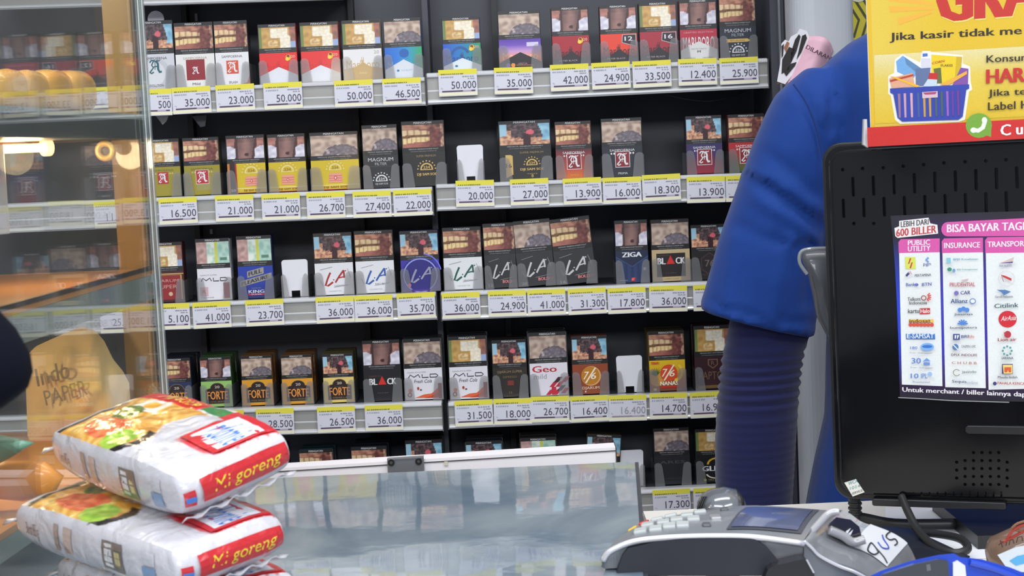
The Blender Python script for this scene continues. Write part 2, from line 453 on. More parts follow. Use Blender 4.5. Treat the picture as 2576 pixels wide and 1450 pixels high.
def pic_mesh(kind):
    """unit picture: x -0.5..0.5, z 0..1 with the warning lettering above and below it"""
    if kind in _PIC: return _PIC[kind]
    nx, ny = 46, 28
    p = Print(0.00005)
    p.rect(-0.5, -0.24, 0.5, 1.16, C(26, 24, 26))
    v = []; c = []
    for j in range(ny + 1):
        for i in range(nx + 1):
            u, w_ = i / nx, j / ny
            v.append((-0.485 + 0.97 * u, w_)); c.append(C(*[max(0, min(255, q)) for q in pic(kind, u, w_)]))
    p._add(v, [(j * (nx + 1) + i, j * (nx + 1) + i + 1, (j + 1) * (nx + 1) + i + 1, (j + 1) * (nx + 1) + i) for j in range(ny) for i in range(nx)], c)
    p.ctext('PERINGATAN', 0, 1.035, 0.42, 0.09, C(214, 214, 214), 0.02)
    t = {'T': 'MEROKOK SEBABKAN KANKER MULUT', 'C': 'MEROKOK SEBABKAN KANKER TENGGOROKAN', 'L': 'MEROKOK SEBABKAN KANKER PARU', 'B': 'MEROKOK DEKAT ANAK BERBAHAYA', 'S': 'MEROKOK SEBABKAN PENYAKIT', 'U': 'MEROKOK SEBABKAN PENYAKIT'}[kind]
    p.ctext(t, 0, -0.105, 0.70, 0.055, C(176, 176, 176)); p.ctext('LAYANAN BERHENTI MEROKOK', 0, -0.20, 0.62, 0.045, C(140, 140, 140))
    _PIC[kind] = p.build('warning_picture'); return _PIC[kind]
# ------------------------------------------------------------------ brand prints: p, w, h(zone height), all metres, z from 0
K, WH = C(22, 22, 26), C(222, 222, 224)
def crest(p, w, z, r, col, col2=None):      # half-round crest with a dotted arc
    p.ring(0, z, r, r, r * 0.22, col, 0, 180); p.rect(-r, z - r * 0.12, r, z + r * 0.02, col)
    p.ctext('234', 0, z + r * 0.10, r * 1.05, r * 0.42, col2 or col, 0.03)
    for i in range(9):
        a = math.radians(4 + 172 * i / 8); p.disc(1.38 * r * math.cos(a), z + 1.32 * r * math.sin(a), r * 0.12, r * 0.12, col, 8); p.k -= 1
    p.k += 1
def st_A(bg, word, wcol, sq, acol, sub='', scol=None, dots=None, sqs=0.40, zs=0.30, frame=None, extra=None):
    def fn(p, w, h):
        if isinstance(bg, list): p.vgrad(-w / 2, 0, w / 2, h, bg)
        else: p.rect(-w / 2, 0, w / 2, h, bg)
        if extra: extra(p, w, h)
        if word: p.ctext(word, 0, h * 0.84, w * 0.62, h * 0.075, wcol)
        if dots:
            for i in range(9): p.disc(-w * 0.27 + w * 0.54 * i / 8, h * 0.77, w * 0.022, w * 0.026, dots, 8); p.k -= 1
            p.k += 1
        s = w * sqs; z0 = h * zs
        if sq:
            if frame: p.rect(-s / 2 - .0007, z0 - .0007, s / 2 + .0007, z0 + s * 1.1 + .0007, frame)
            p.rect(-s / 2, z0, s / 2, z0 + s * 1.1, sq)
        k = 0.36 if sqs > 0.42 else 0.82
        if sqs > 0.42: z0 += s * 0.22
        p.gothic(-s * k / 2, z0 + s * 0.1, s * k, s * k * 1.1, acol)
        if sub: p.ctext(sub, 0, h * 0.07, w * 0.034 * len(sub) + w * .06, h * 0.07, scol or wcol)
    return fn
def chevron(p, w, h, apex, side, col): p.poly([(-w / 2, 0), (w / 2, 0), (w / 2, h * side), (0, h * apex), (-w / 2, h * side)], col)
def skyline(p, w, h, z, col, scale=1.0):    # tall condensed lettering whose feet melt into the chevron
    p.ctext('Marlboro', 0, z, w * 0.86, h * 0.26 * scale, col, 0.0)
    p.rect(-w * 0.03, z, -w * 0.015, z + h * 0.34 * scale, col); p.rect(w * 0.015, z, w * 0.03, z + h * 0.34 * scale, col)
def medal(p, w, h):
    p.disc(w * 0.27, h * 0.84, w * 0.07, w * 0.08, C(232, 176, 40)); p.disc(w * 0.265, h * 0.88, w * 0.04, w * 0.04, C(120, 60, 40)); p.disc(w * 0.24, h * 0.79, w * 0.05, w * 0.05, C(244, 206, 70))
    p.text('20', w * 0.34, h * 0.82, w * 0.11, h * 0.09, C(236, 190, 180))
def st_marl(kind):
    def fn(p, w, h):
        if kind == 'red':
            p.rect(-w / 2, 0, w / 2, h, C(222, 40, 42)); skyline(p, w, h, h * 0.40, C(196, 34, 38)); chevron(p, w, h, 0.54, 0.26, C(214, 216, 222)); medal(p, w, h)
        elif kind == 'gold':
            p.rect(-w / 2, 0, w / 2, h, C(224, 222, 222)); skyline(p, w, h, h * 0.36, C(196, 164, 106), 1.1); p.poly([(-w / 2, 0), (w / 2, 0), (w / 2, h * .36), (w * .2, h * .42), (0, h * 0.56), (-w * .2, h * .42), (-w / 2, h * .36)], C(190, 160, 108)); p.ctext('GOLD', 0, h * .2, w * .2, h * .05, C(226, 210, 170)); p.text('20', w * .3, h * .84, w * .14, h * .1, C(190, 176, 150))
        elif kind == 'ice':
            p.hgrad(-w / 2, 0, w / 2, h, [C(28, 78, 190), C(22, 110, 190), C(20, 130, 160), C(44, 150, 80)]); p.ring(-w * .05, h * .55, w * .26, w * .26, w * .07, C(24, 84, 150), 20, 170)
            skyline(p, w, h, h * 0.34, C(20, 60, 120)); chevron(p, w, h, 0.48, 0.20, C(214, 220, 224)); medal(p, w, h); p.disc(-w * .16, h * .2, w * .04, w * .03, C(40, 120, 170))
        elif kind == 'blue':
            p.hgrad(-w / 2, 0, w / 2, h, [C(30, 96, 196), C(30, 116, 206), C(40, 150, 180), C(40, 160, 80)]); p.disc(w * .02, h * .80, w * .13, w * .12, C(24, 90, 170)); skyline(p, w, h, h * 0.28, C(90, 160, 200)); chevron(p, w, h, 0.60, 0.28, C(206, 212, 218)); p.disc(-w * .16, h * .24, w * .035, w * .03, C(40, 120, 170)); p.ctext('ICE BLAST', w * .08, h * .22, w * .3, h * .05, C(150, 170, 190))
        elif kind == 'purple':
            p.vgrad(-w / 2, 0, w / 2, h, [C(226, 90, 50), C(232, 108, 60), C(236, 150, 110), C(190, 150, 200), C(110, 76, 180), C(84, 52, 160)])
            p.text('Marlboro', -w * .42, h * .30, w * .84, h * .26, C(240, 196, 150)); p.poly([(-w / 2, 0), (w / 2, 0), (w / 2, h * .22), (0, h * .56), (-w / 2, h * .22)], C(28, 20, 26)); p.rect(w * .16, h * .74, w * .44, h * .88, C(206, 200, 226))
            p.disc(-w * .3, h * .13, w * .05, w * .05, C(130, 90, 190)); p.disc(-w * .18, h * .13, w * .05, w * .05, C(230, 140, 60)); p.line([(-w * .1, h * .13), (w * .3, h * .11)], w * .015, C(190, 120, 50)); p.text('VISTA', -w * .06, h * .15, w * .22, h * .05, C(170, 150, 150))
        elif kind in ('dark', 'orange', 'crimson'):
            col = {'dark': C(164, 28, 44), 'orange': C(222, 62, 40), 'crimson': C(160, 34, 52)}[kind]
            p.vgrad(-w / 2, 0, w / 2, h, [C(34, 20, 26), C(70, 22, 30), col, col, col]); skyline(p, w, h, h * 0.32, C(40, 20, 26)); p.poly([(-w / 2, 0), (w / 2, 0), (w / 2, h * .16), (w * .22, h * .32), (0, h * 0.50), (-w * .22, h * .32), (-w / 2, h * .16)], C(34, 26, 32)); p.ctext('FILTER BLACK', -w * .08, h * .17, w * .5, h * .05, C(170, 160, 160))
            if kind == 'dark': medal(p, w, h)
            else:
                p.poly([(w * .08, h * .70), (w * .1, h * .97), (w * .48, h * .97), (w * .48, h * .56)], C(190, 190, 196)); p.poly([(w * .095, h * .715), (w * .115, h * .955), (w * .465, h * .955), (w * .465, h * .585)], C(48, 30, 42)); p.text('12' if kind == 'orange' else '16', w * .16, h * .76, w * .22, h * .14, WH, 0.02)
        elif kind == 'select':
            p.rect(-w / 2, 0, w / 2, h, C(176, 32, 58)); p.ctext('CRAFTED SELECTION', 0, h * .88, w * .8, h * .05, C(222, 150, 160)); p.ctext('MARLBORO', 0, h * .34, w * .86, h * .42, WH, 0.008); chevron(p, w, h, .62, .34, C(212, 210, 208)); p.ctext('SELECTED TOBACCO', 0, h * .36, w * .42, h * .04, C(120, 110, 110)); p.ctext('M', 0, h * .26, w * .09, h * .07, C(60, 56, 60), 0.03); p.dashes(-w * .4, h * .08, w * .3, h * .03, C(150, 150, 150)); p.dashes(w * .1, h * .08, w * .3, h * .03, C(150, 150, 150))
    return fn
def st_magnum(navy=True):
    def fn(p, w, h):
        bg = C(30, 36, 50) if navy else C(38, 38, 42); p.rect(-w / 2, 0, w / 2, h, bg)
        p.ctext('MAGNUM', 0, h * .82, w * .72, h * .11, C(196, 198, 200)); p.ctext('FILTER', 0, h * .70, w * .34, h * .08, C(170, 174, 178))
        if navy: p.poly([(-w * .34, h * .52), (w * .26, h * .52), (w * .34, h * .56), (w * .26, h * .62), (-w * .34, h * .62), (-w * .30, h * .57)], C(208, 170, 92)); p.ctext('PETUALANG', -w * .02, h * .545, w * .4, h * .05, C(90, 70, 30))
        else: p.rect(-w * .4, h * .66, w * .4, h * .664, C(110, 110, 112))
        crest(p, w, h * .22, w * .17, C(206, 208, 210)); p.ctext('DJI SAM SOE', 0, h * .08, w * .36, h * .07, C(190, 190, 190), .02)
    return fn
def st_gold234(side=False, wide=False):
    def fn(p, w, h):
        x0 = -w / 2; cx = 0
        if side:
            p.rect(-w / 2, 0, -w * .26, h, C(40, 20, 20)); p.rect(-w / 2, 0, -w * .44, h, C(196, 120, 40)); p.rect(-w * .30, 0, -w * .26, h, C(170, 30, 34)); p.ctext('50', -w * .37, h * .06, w * .12, h * .08, WH, .02); x0 = -w * .26; cx = w * .12
        p.rect(x0, 0, w / 2, h, C(204, 178, 28)); p.rect(x0, h * .14, w / 2, h * .17, C(226, 206, 140)); p.rect(x0, 0, w / 2, h * .02, C(180, 40, 40))
        for a in (0,):
            q = Print(); crest(q, w, h * .68, w * (.13 if wide else .17), C(226, 206, 140), C(150, 120, 40))
            for i, vv in enumerate(q.v): q.v[i] = (vv[0] + cx, vv[1], vv[2])
            b = len(p.v); p.v += [(a_[0], a_[1] - p.lift * p.k, a_[2]) for a_ in q.v]; p.f += [tuple(b + i for i in ff) for ff in q.f]; p.c += q.c; p.k += q.k
        ww = w * (.30 if wide else .36)
        p.poly([(cx - ww / 2, h * .24), (cx + ww / 2, h * .24), (cx + ww * .42, h * .56), (cx - ww * .42, h * .56)], C(222, 150, 130))
        for i in range(3): p.rect(cx - ww * .45, h * (.30 + .08 * i), cx + ww * .45, h * (.315 + .08 * i), C(196, 90, 80))
        p.disc(cx, h * .40, w * .03, w * .04, C(200, 50, 50)); p.disc(cx, h * .40, w * .014, w * .024, WH)
        p.ctext('DJI SAM SOE', cx, h * .045, w * (.5 if not side else .42), h * .075, C(130, 70, 20), .03)
    return fn
def st_blackgold(wide):
    def fn(p, w, h):
        p.rect(-w / 2, 0, w / 2, h, C(34, 32, 30)); g = C(206, 170, 96); cx = w * .12 if wide else w * .05
        q = Print(); crest(q, w, h * .50, w * (.11 if wide else .15), g)
        for i, vv in enumerate(q.v): q.v[i] = (vv[0] + cx, vv[1], vv[2])
        b = len(p.v); p.v += [(a_[0], a_[1] - p.lift * p.k, a_[2]) for a_ in q.v]; p.f += [tuple(b + i for i in ff) for ff in q.f]; p.c += q.c; p.k += q.k
        p.ctext('SUPER PREMIUM', cx, h * .87, w * .46, h * .06, C(150, 130, 90)); p.ctext('DJI SAM SOE', cx, h * .29, w * .46, h * .10, g, .04)
        if wide:
            p.poly([(-w * .39, h * .08), (-w * .29, h * .16), (-w * .29, h * .84), (-w * .39, h * .84)], g); p.poly([(-w * .29, h * .16), (-w * .25, h * .2), (-w * .25, h * .8), (-w * .29, h * .84)], g); p.text('16', -w * .385, h * .42, w * .11, h * .14, C(40, 30, 20), .02); p.ctext('8', cx, h * .08, w * .04, h * .1, g)
            p.dashes(cx - w * .1, h * .18, w * .2, h * .04, C(110, 92, 60), 5)
    return fn
def st_LA(bg, col, swash, sub='', bold='', num='', ring=False):
    def fn(p, w, h):
        p.rect(-w / 2, 0, w / 2, h, bg)
        if ring:
            p.disc(0, h * .5, w * .49, w * .49, C(40, 36, 120)); p.ring(0, h * .5, w * .45, w * .45, w * .03, C(150, 160, 236)); p.ring(w * .04, h * .55, w * .52, w * .54, w * .03, C(110, 120, 226), 10, 80); p.ring(0, h * .5, w * .5, w * .5, w * .02, C(90, 60, 190), 190, 320); p.disc(-w * .30, h * .20, w * .05, w * .05, C(222, 100, 140)); p.vgrad(-w / 2, 0, w / 2, h * .06, [C(90, 40, 150), C(50, 40, 130)])
        t = w * .05
        z = h * .30
        p.line([(-w * .10, z + h * .40), (-w * .18, z + h * .20), (-w * .24, z), (-w * .17, z - h * .01), (-w * .04, z + h * .10)], t, col)
        p.disc(-w * .02, z + h * .17, w * .018, w * .018, col, 8)
        p.line([(w * .02, z + h * .08), (w * .12, z + h * .26), (w * .25, z + h * .46)], t * .9, col); p.line([(w * .25, z + h * .46), (w * .26, z + h * .22)], t * .9, col); p.line([(w * .09, z + h * .22), (w * .27, z + h * .26)], t * .6, col); p.disc(w * .30, z + h * .44, w * .018, w * .018, col, 8)
        if not ring:
            p.line([(w * .35, z + h * .5), (w * .41, z + h * .3), (w * .42, z + h * .22)], w * .014, swash); p.line([(-w * .36, z + h * .50), (-w * .04, z + h * .58)], w * .012, swash); p.line([(-w * .02, z - h * .06), (w * .36, z + h * .0)], w * .012, swash); p.line([(-w * .36, z + h * .16), (-w * .30, z - h * .02)], w * .012, swash)
        if sub: p.text(sub, w * .0, h * .26, w * .24, h * .045, C(120, 120, 124)); p.ctext('CIGARETTES', 0, h * .1, w * .34, h * .035, C(160, 160, 166))
        if bold: p.text('BOLD', w * .05, h * .14, w * .30, h * .09, C(222, 130, 130), .04); p.text('>>', w * .37, h * .14, w * .09, h * .09, C(206, 60, 70), .02); p.text(num, -w * .40, h * .05, w * .13, h * .08, C(190, 190, 190))
    return fn
def st_mld(fresh):
    def fn(p, w, h):
        p.rect(-w / 2, 0, w / 2, h, C(222, 220, 226)); k = C(44, 42, 50)
        p.text('DJARUM SUPER', -w * .42, h * (.84 if fresh else .76), w * .5, h * .05, C(110, 106, 114)); zz = .70 if fresh else .60
        x0 = -w * .40; t = .0009; hh = h * .10; z = h * zz
        p.line([(x0, z), (x0 + w * .06, z + hh), (x0 + w * .15, z + hh * .2), (x0 + w * .27, z + hh), (x0 + w * .31, z)], t * 1.5, k); p.line([(x0 + w * .37, z + hh), (x0 + w * .37, z), (x0 + w * .54, z)], t * 1.5, k); p.line([(x0 + w * .58, z), (x0 + w * .58, z + hh), (x0 + w * .74, z + hh), (x0 + w * .79, z + hh * .5), (x0 + w * .74, z), (x0 + w * .58, z)], t * 1.4, k)
        if fresh:
            p.ctext('Fresh Cola', -w * .02, h * .53, w * .48, h * .11, k, 0.0, .35)
            p.poly([(-w * .24, h * .06), (w * .0, h * .16), (w * .2, h * .18), (w * .38, h * .36), (w * .38, h * .04)], C(216, 92, 52)); p.poly([(0, h * .04), (w * .2, h * .10), (w * .38, h * .22), (w * .38, h * .04)], C(190, 60, 40)); p.rect(w * .38, h * .02, w * .48, h * .5, C(140, 40, 44)); p.disc(-w * .38, h * .16, w * .06, w * .06, C(150, 60, 50)); p.disc(-w * .38, h * .16, w * .035, w * .035, C(214, 206, 206)); p.disc(-w * .15, h * .36, w * .03, w * .04, C(170, 60, 44)); p.disc(-w * .08, h * .31, w * .03, w * .02, C(96, 70, 60)); p.disc(-w * .36, h * .30, w * .05, w * .05, C(222, 130, 90))
        else:
            p.rect(-w * .44, h * .14, -w * .2, h * .42, C(206, 170, 176)); p.ctext('R', -w * .32, h * .22, w * .1, h * .12, C(160, 90, 100)); p.rect(w * .26, h * .05, w * .44, h * .54, C(152, 48, 56)); p.dashes(-w * .42, h * .08, w * .4, h * .02, C(160, 160, 160))
    return fn
def st_king(p, w, h):
    p.vgrad(-w / 2, 0, w / 2, h, [C(24, 38, 104), C(38, 60, 156), C(30, 56, 160)]); g = C(150, 146, 136); d = C(40, 44, 70)
    p.poly([(-w * .24, h * .64), (w * .24, h * .76), (w * .24, h * .96), (-w * .24, h * .84)], g); p.poly([(-w * .46, h * .36), (w * .46, h * .60), (w * .46, h * .78), (-w * .46, h * .54)], g)
    p.text('FULL', -w * .2, h * .69, w * .40, h * .12, d, .05, .2, 14); p.text('PLEASURE', -w * .42, h * .40, w * .84, h * .11, d, .05, .2, 14); p.ctext('DJARUM', 0, h * .29, w * .26, h * .04, C(140, 150, 190)); p.ctext('KING', 0, h * .16, w * .46, h * .10, C(206, 206, 212), .03); p.rect(-w * .24, h * .10, w * .24, h * .14, C(196, 50, 60)); p.ctext('SUPER', 0, h * .105, w * .3, h * .03, WH)
def st_super(p, w, h):
    p.rect(-w / 2, 0, w / 2, h, C(70, 24, 28)); p.rect(-w * .42, h * .08, w * .44, h * .88, C(206, 170, 90)); p.rect(-w * .42, h * .08, w * .41, h * .87, C(140, 34, 38)); p.ctext('DJARUM', 0, h * .62, w * .7, h * .12, C(206, 150, 140)); p.ctext('SUPER', 0, h * .44, w * .6, h * .12, C(206, 150, 140)); p.disc(w * .1, h * .26, w * .06, w * .06, C(206, 170, 140)); p.rect(-w / 2, h * .9, w / 2, h * .93, C(206, 170, 90))
def st_ziga(p, w, h):
    p.rect(-w / 2, 0, w / 2, h, C(34, 56, 100)); 
    for i in range(5): p.rect(-w * .42 + i * w * .19, 0, -w * .34 + i * w * .19, h * .7, C(26, 44, 84))
    p.poly([(-w / 2, h), (w / 2, h), (w / 2, h * .82), (w * .0, h * .50), (-w / 2, h * .82)], C(24, 34, 62)); p.line([(-w / 2, h * .82), (0, h * .5), (w / 2, h * .82)], .0008, C(60, 90, 140)); p.ctext('ZIGA', 0, h * .80, w * .62, h * .15, C(224, 226, 230), .06); p.poly([(-w * .05, h * .05), (w * .07, h * .05), (w * .09, h * .16), (-w * .03, h * .16)], C(200, 40, 50)); p.ctext('17', w * .01, h * .07, w * .05, h * .06, WH); p.dashes(-w * .4, h * .06, w * .26, h * .03, C(120, 130, 160), 5); p.disc(w * .38, h * .42, w * .05, w * .05, C(150, 160, 180))
def st_black(gold):
    def fn(p, w, h):
        if gold: p.rect(-w / 2, 0, w / 2, h, C(190, 168, 128)); p.rect(-w * .38, h * .14, w * .38, h * .88, C(34, 28, 28)); p.ctext('CAPPUCCINO', 0, h * .05, w * .4, h * .045, C(120, 90, 50)); z = h * .54
        else: p.rect(-w / 2, 0, w / 2, h, C(28, 27, 32)); z = h * .52
        p.text('DJARUM', -w * .35, z + h * .25, w * .3, h * .05, C(104, 70, 60)); p.text('BL', -w * .36, z, w * .22, h * .20, WH, .06); p.poly([(-w * .12, z), (w * .10, z), (-w * .01, z + h * .28)], C(206, 44, 40)); p.text('CK', w * .12, z, w * .25, h * .20, WH, .06)
        p.dashes(-w * .15, h * .24, w * .3, h * .03, C(70, 64, 66), 5)
    return fn
def st_76(kind):
    def fn(p, w, h):
        if kind == 'dark': p.rect(-w / 2, 0, w / 2, h, C(30, 28, 30)); p.poly([(w * .28 * math.cos(math.radians(a)), h * .56 + w * .32 * math.sin(math.radians(a))) for a in range(30, 390, 60)], C(74, 52, 52)); p.poly([(w * .25 * math.cos(math.radians(a)), h * .56 + w * .29 * math.sin(math.radians(a))) for a in range(30, 390, 60)], C(40, 34, 36)); p.ctext('76', 0, h * .46, w * .26, h * .24, C(110, 96, 92), .02); p.ctext('MADU HITAM', 0, h * .14, w * .5, h * .08, C(74, 66, 62)); return
        if kind == 'brown': p.rect(-w / 2, 0, w / 2, h, C(144, 66, 36)); p.disc(w * .02, h * .60, w * .28, w * .28, C(214, 170, 110)); p.disc(0, h * .61, w * .26, w * .26, C(190, 124, 30)); cx, cz = 0, h * .61; p.ctext('DJARUM', 0, h * .13, w * .48, h * .12, C(226, 206, 176), .01); p.rect(-w * .17, h * .06, -w * .13, h * .10, WH)
        else:
            p.vgrad(-w / 2, 0, w / 2, h, [C(120, 60, 40), C(186, 106, 40), C(216, 170, 30), C(222, 186, 30)])
            p.disc(-w * .30, h * .36, w * .18, h * .20, C(206, 150, 60))
            for a in range(40, 160, 14): p.poly([(-w * .36, h * .50), (-w * .30, h * .50), (-w * .33 + w * .24 * math.cos(math.radians(a)), h * .52 + h * .26 * math.sin(math.radians(a)))], C(50, 92, 40))
            p.ring(w * .22, h * .60, w * .22, h * .30, w * .07, C(232, 196, 60), -100, 60); p.disc(w * .04, h * .58, w * .24, w * .24, C(214, 76, 36)); cx, cz = w * .04, h * .58; p.text('TERBARU', -w * .46, h * .88, w * .24, h * .08, C(206, 40, 40), .05); p.ctext('NANAS', w * .04, h * .18, w * .50, h * .13, C(240, 236, 222), .04); p.rect(-w * .2, h * .10, w * .26, h * .15, C(196, 40, 36)); p.disc(-w * .36, h * .06, w * .05, w * .04, C(232, 190, 80))
        p.text('7', cx - w * .20, cz - h * .12, w * .17, h * .26, C(246, 232, 206), .02, .3); p.line([(cx + w * .15, cz + h * .26), (cx - w * .14, cz - h * .24)], w * .04, C(246, 232, 206)); p.text('6', cx + w * .01, cz - h * .12, w * .15, h * .22, C(246, 232, 206), .02, .2)
    return fn
def st_forte(bg, sub, lime=False):
    def fn(p, w, h):
        p.rect(-w / 2, 0, w / 2, h, bg); k = C(44, 30, 28); g = C(140, 118, 80)
        for gr, c in ((.0006, g), (0, k)):
            p.poly([(-w * .36 - gr, h * .12 - gr), (w * .40 + gr, h * .12 - gr), (w * .40 + gr, h * .66 + gr), (w * .26 + gr, h * .72 + gr)] + [(w * .02 + (w * .22 + gr) * math.cos(math.radians(a)), h * .72 + (h * .20 + gr) * math.sin(math.radians(a))) for a in range(0, 181, 20)] + [(-w * .22 - gr, h * .72 + gr), (-w * .36 - gr, h * .66 + gr)], c)
        p.ctext('20', w * .02, h * .72, w * .16, h * .10, C(206, 196, 176), .02); p.ctext('CHIEF', w * .02, h * .60, w * .3, h * .04, C(110, 90, 70)); p.ctext('FORTE', w * .02, h * .28, w * .68, h * .32, C(232, 150, 70), .03); p.ctext(sub, w * .02, h * .16, w * .5, h * .06, C(150, 132, 100))
        if lime: p.disc(w * .36, h * .14, w * .07, w * .09, C(150, 170, 60))
    return fn
def st_espresso(p, w, h):
    p.rect(-w / 2, 0, w / 2, h, C(42, 38, 34)); p.ring(0, h * .5, w * .46, h * .47, .0004, C(90, 78, 56)); p.ctext('DJARUM SUPER', 0, h * .80, w * .72, h * .10, C(150, 130, 90)); p.ctext('ESPRESSO', 0, h * .65, w * .40, h * .07, C(120, 100, 66)); p.rect(-w * .08, h * .40, w * .10, h * .56, C(120, 48, 40)); p.ctext('12', 0, h * .12, w * .08, h * .07, C(130, 112, 80))
def st_geo(p, w, h):
    p.rect(-w / 2, 0, w / 2, h, C(222, 218, 226)); r = C(190, 34, 56)
    p.text('Geo', -w * .44, h * .72, w * .66, h * .20, r, .03); p.text('mild', -w * .40, h * .52, w * .34, h * .15, C(150, 150, 156)); d = C(60, 24, 34)
    for x, z, c in ((0, .26, r), (.16, .26, r), (.32, .40, r), (-.1, .02, r), (.08, .02, r), (.2, .14, d), (.30, .06, r), (.12, .40, d)):
        p.poly([(w * x, h * z), (w * (x + .12), h * z), (w * (x + .24), h * (z + .16)), (w * (x + .12), h * (z + .16))], c)
    p.poly([(w * .06, h * .02), (w * .18, h * .02), (w * .18, h * .26), (w * .06, h * .26)], r)
def st_raptor(p, w, h):
    p.rect(-w / 2, 0, w / 2, h, C(52, 24, 30)); g = C(120, 92, 70)
    p.poly([(-w * .14, h * .92), (w * .14, h * .92), (w * .14, h * .74), (0, h * .62), (-w * .14, h * .74)], g); p.poly([(-w * .11, h * .89), (w * .11, h * .89), (w * .11, h * .75), (0, h * .66), (-w * .11, h * .75)], C(52, 24, 30)); p.ctext('R', 0, h * .74, w * .1, h * .12, g); p.ctext('RAPTOR', 0, h * .30, w * .82, h * .24, C(110, 84, 62), .01); p.rect(-w * .42, h * .03, w * .42, h * .12, C(110, 84, 40))
def st_ares(p, w, h):
    p.rect(-w / 2, 0, w / 2, h, C(32, 32, 36)); p.ctext('ARES', 0, h * .72, w * .72, h * .10, C(76, 76, 80)); p.rect(-w * .3, h * .2, w * .3, h * .22, C(50, 50, 54))
def st_glim(p, w, h):
    p.rect(-w / 2, 0, w / 2, h, C(18, 18, 22)); p.ring(w * .06, h * .66, w * .26, h * .24, w * .06, C(206, 160, 50), 60, 180); p.ring(w * .06, h * .34, w * .30, h * .20, w * .05, C(220, 214, 200), 190, 280); p.text('GLIMZ', -w * .34, h * .42, w * .80, h * .18, C(226, 226, 228), .05); p.disc(-w * .26, h * .10, w * .04, w * .04, C(170, 180, 60)); p.text('YELLOW', -w * .18, h * .08, w * .34, h * .05, C(150, 140, 80))
def st_plain(col, frame=None):
    def fn(p, w, h):
        p.rect(-w / 2, 0, w / 2, h, col)
    return fn
# id, top-centre px, py, width px, height px, picture, style, side colour, top colour, short description, extra lean, rail, queue
PK = []
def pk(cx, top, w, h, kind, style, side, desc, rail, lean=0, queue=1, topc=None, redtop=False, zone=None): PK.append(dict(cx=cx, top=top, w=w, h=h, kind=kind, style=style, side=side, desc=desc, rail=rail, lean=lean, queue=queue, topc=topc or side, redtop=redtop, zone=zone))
SAM = 'SAMPOERNA'
def evo(p, w, h): p.disc(-w * .05, h * .42, w * .44, w * .44, C(188, 190, 196)); p.disc(-w * .08, h * .44, w * .33, w * .33, C(206, 208, 212))
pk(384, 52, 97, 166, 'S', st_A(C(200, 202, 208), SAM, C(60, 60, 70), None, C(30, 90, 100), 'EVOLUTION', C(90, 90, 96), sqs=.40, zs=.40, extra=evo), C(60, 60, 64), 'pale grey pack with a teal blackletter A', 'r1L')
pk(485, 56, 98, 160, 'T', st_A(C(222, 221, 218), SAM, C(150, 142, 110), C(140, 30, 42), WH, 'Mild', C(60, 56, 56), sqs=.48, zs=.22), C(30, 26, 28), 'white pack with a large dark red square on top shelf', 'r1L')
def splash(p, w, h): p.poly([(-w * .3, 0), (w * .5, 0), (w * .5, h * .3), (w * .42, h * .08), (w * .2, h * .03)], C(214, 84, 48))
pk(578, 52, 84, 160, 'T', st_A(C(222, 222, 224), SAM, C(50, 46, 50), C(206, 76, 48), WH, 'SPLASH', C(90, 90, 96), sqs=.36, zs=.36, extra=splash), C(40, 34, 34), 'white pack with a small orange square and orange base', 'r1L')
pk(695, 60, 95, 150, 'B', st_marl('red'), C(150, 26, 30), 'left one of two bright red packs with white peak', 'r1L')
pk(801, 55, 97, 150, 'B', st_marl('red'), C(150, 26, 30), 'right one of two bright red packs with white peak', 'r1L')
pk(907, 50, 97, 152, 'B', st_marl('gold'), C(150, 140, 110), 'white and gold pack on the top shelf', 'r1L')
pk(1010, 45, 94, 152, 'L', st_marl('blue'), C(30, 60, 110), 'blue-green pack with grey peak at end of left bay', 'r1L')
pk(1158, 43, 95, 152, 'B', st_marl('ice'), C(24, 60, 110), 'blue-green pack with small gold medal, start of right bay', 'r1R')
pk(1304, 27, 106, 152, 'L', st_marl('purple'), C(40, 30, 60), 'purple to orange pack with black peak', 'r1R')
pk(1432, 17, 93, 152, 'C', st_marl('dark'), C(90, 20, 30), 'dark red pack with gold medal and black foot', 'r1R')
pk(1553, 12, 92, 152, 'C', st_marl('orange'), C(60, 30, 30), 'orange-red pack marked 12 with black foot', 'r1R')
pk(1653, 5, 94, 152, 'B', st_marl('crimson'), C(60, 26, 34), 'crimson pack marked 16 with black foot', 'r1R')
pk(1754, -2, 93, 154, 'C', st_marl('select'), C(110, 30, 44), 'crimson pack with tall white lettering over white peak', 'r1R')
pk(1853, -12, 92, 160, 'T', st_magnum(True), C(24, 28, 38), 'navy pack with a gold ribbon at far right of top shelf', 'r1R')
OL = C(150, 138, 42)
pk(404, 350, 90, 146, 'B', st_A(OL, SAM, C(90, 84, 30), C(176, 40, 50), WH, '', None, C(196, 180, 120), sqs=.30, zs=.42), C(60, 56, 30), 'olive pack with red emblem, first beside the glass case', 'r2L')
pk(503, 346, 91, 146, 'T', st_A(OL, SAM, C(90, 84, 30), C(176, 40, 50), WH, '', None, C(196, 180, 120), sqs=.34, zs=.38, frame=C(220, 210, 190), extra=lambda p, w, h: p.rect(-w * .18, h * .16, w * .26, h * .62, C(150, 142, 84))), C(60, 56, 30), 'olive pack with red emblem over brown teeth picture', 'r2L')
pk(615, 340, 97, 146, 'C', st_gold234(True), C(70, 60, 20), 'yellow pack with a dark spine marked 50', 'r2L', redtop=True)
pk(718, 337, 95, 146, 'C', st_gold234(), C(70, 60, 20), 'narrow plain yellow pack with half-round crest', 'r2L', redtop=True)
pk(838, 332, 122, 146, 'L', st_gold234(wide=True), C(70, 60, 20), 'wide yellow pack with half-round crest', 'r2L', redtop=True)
pk(953, 314, 89, 160, 'L', st_magnum(False), C(32, 32, 36), 'charcoal pack with silver half-round crest', 'r2L')
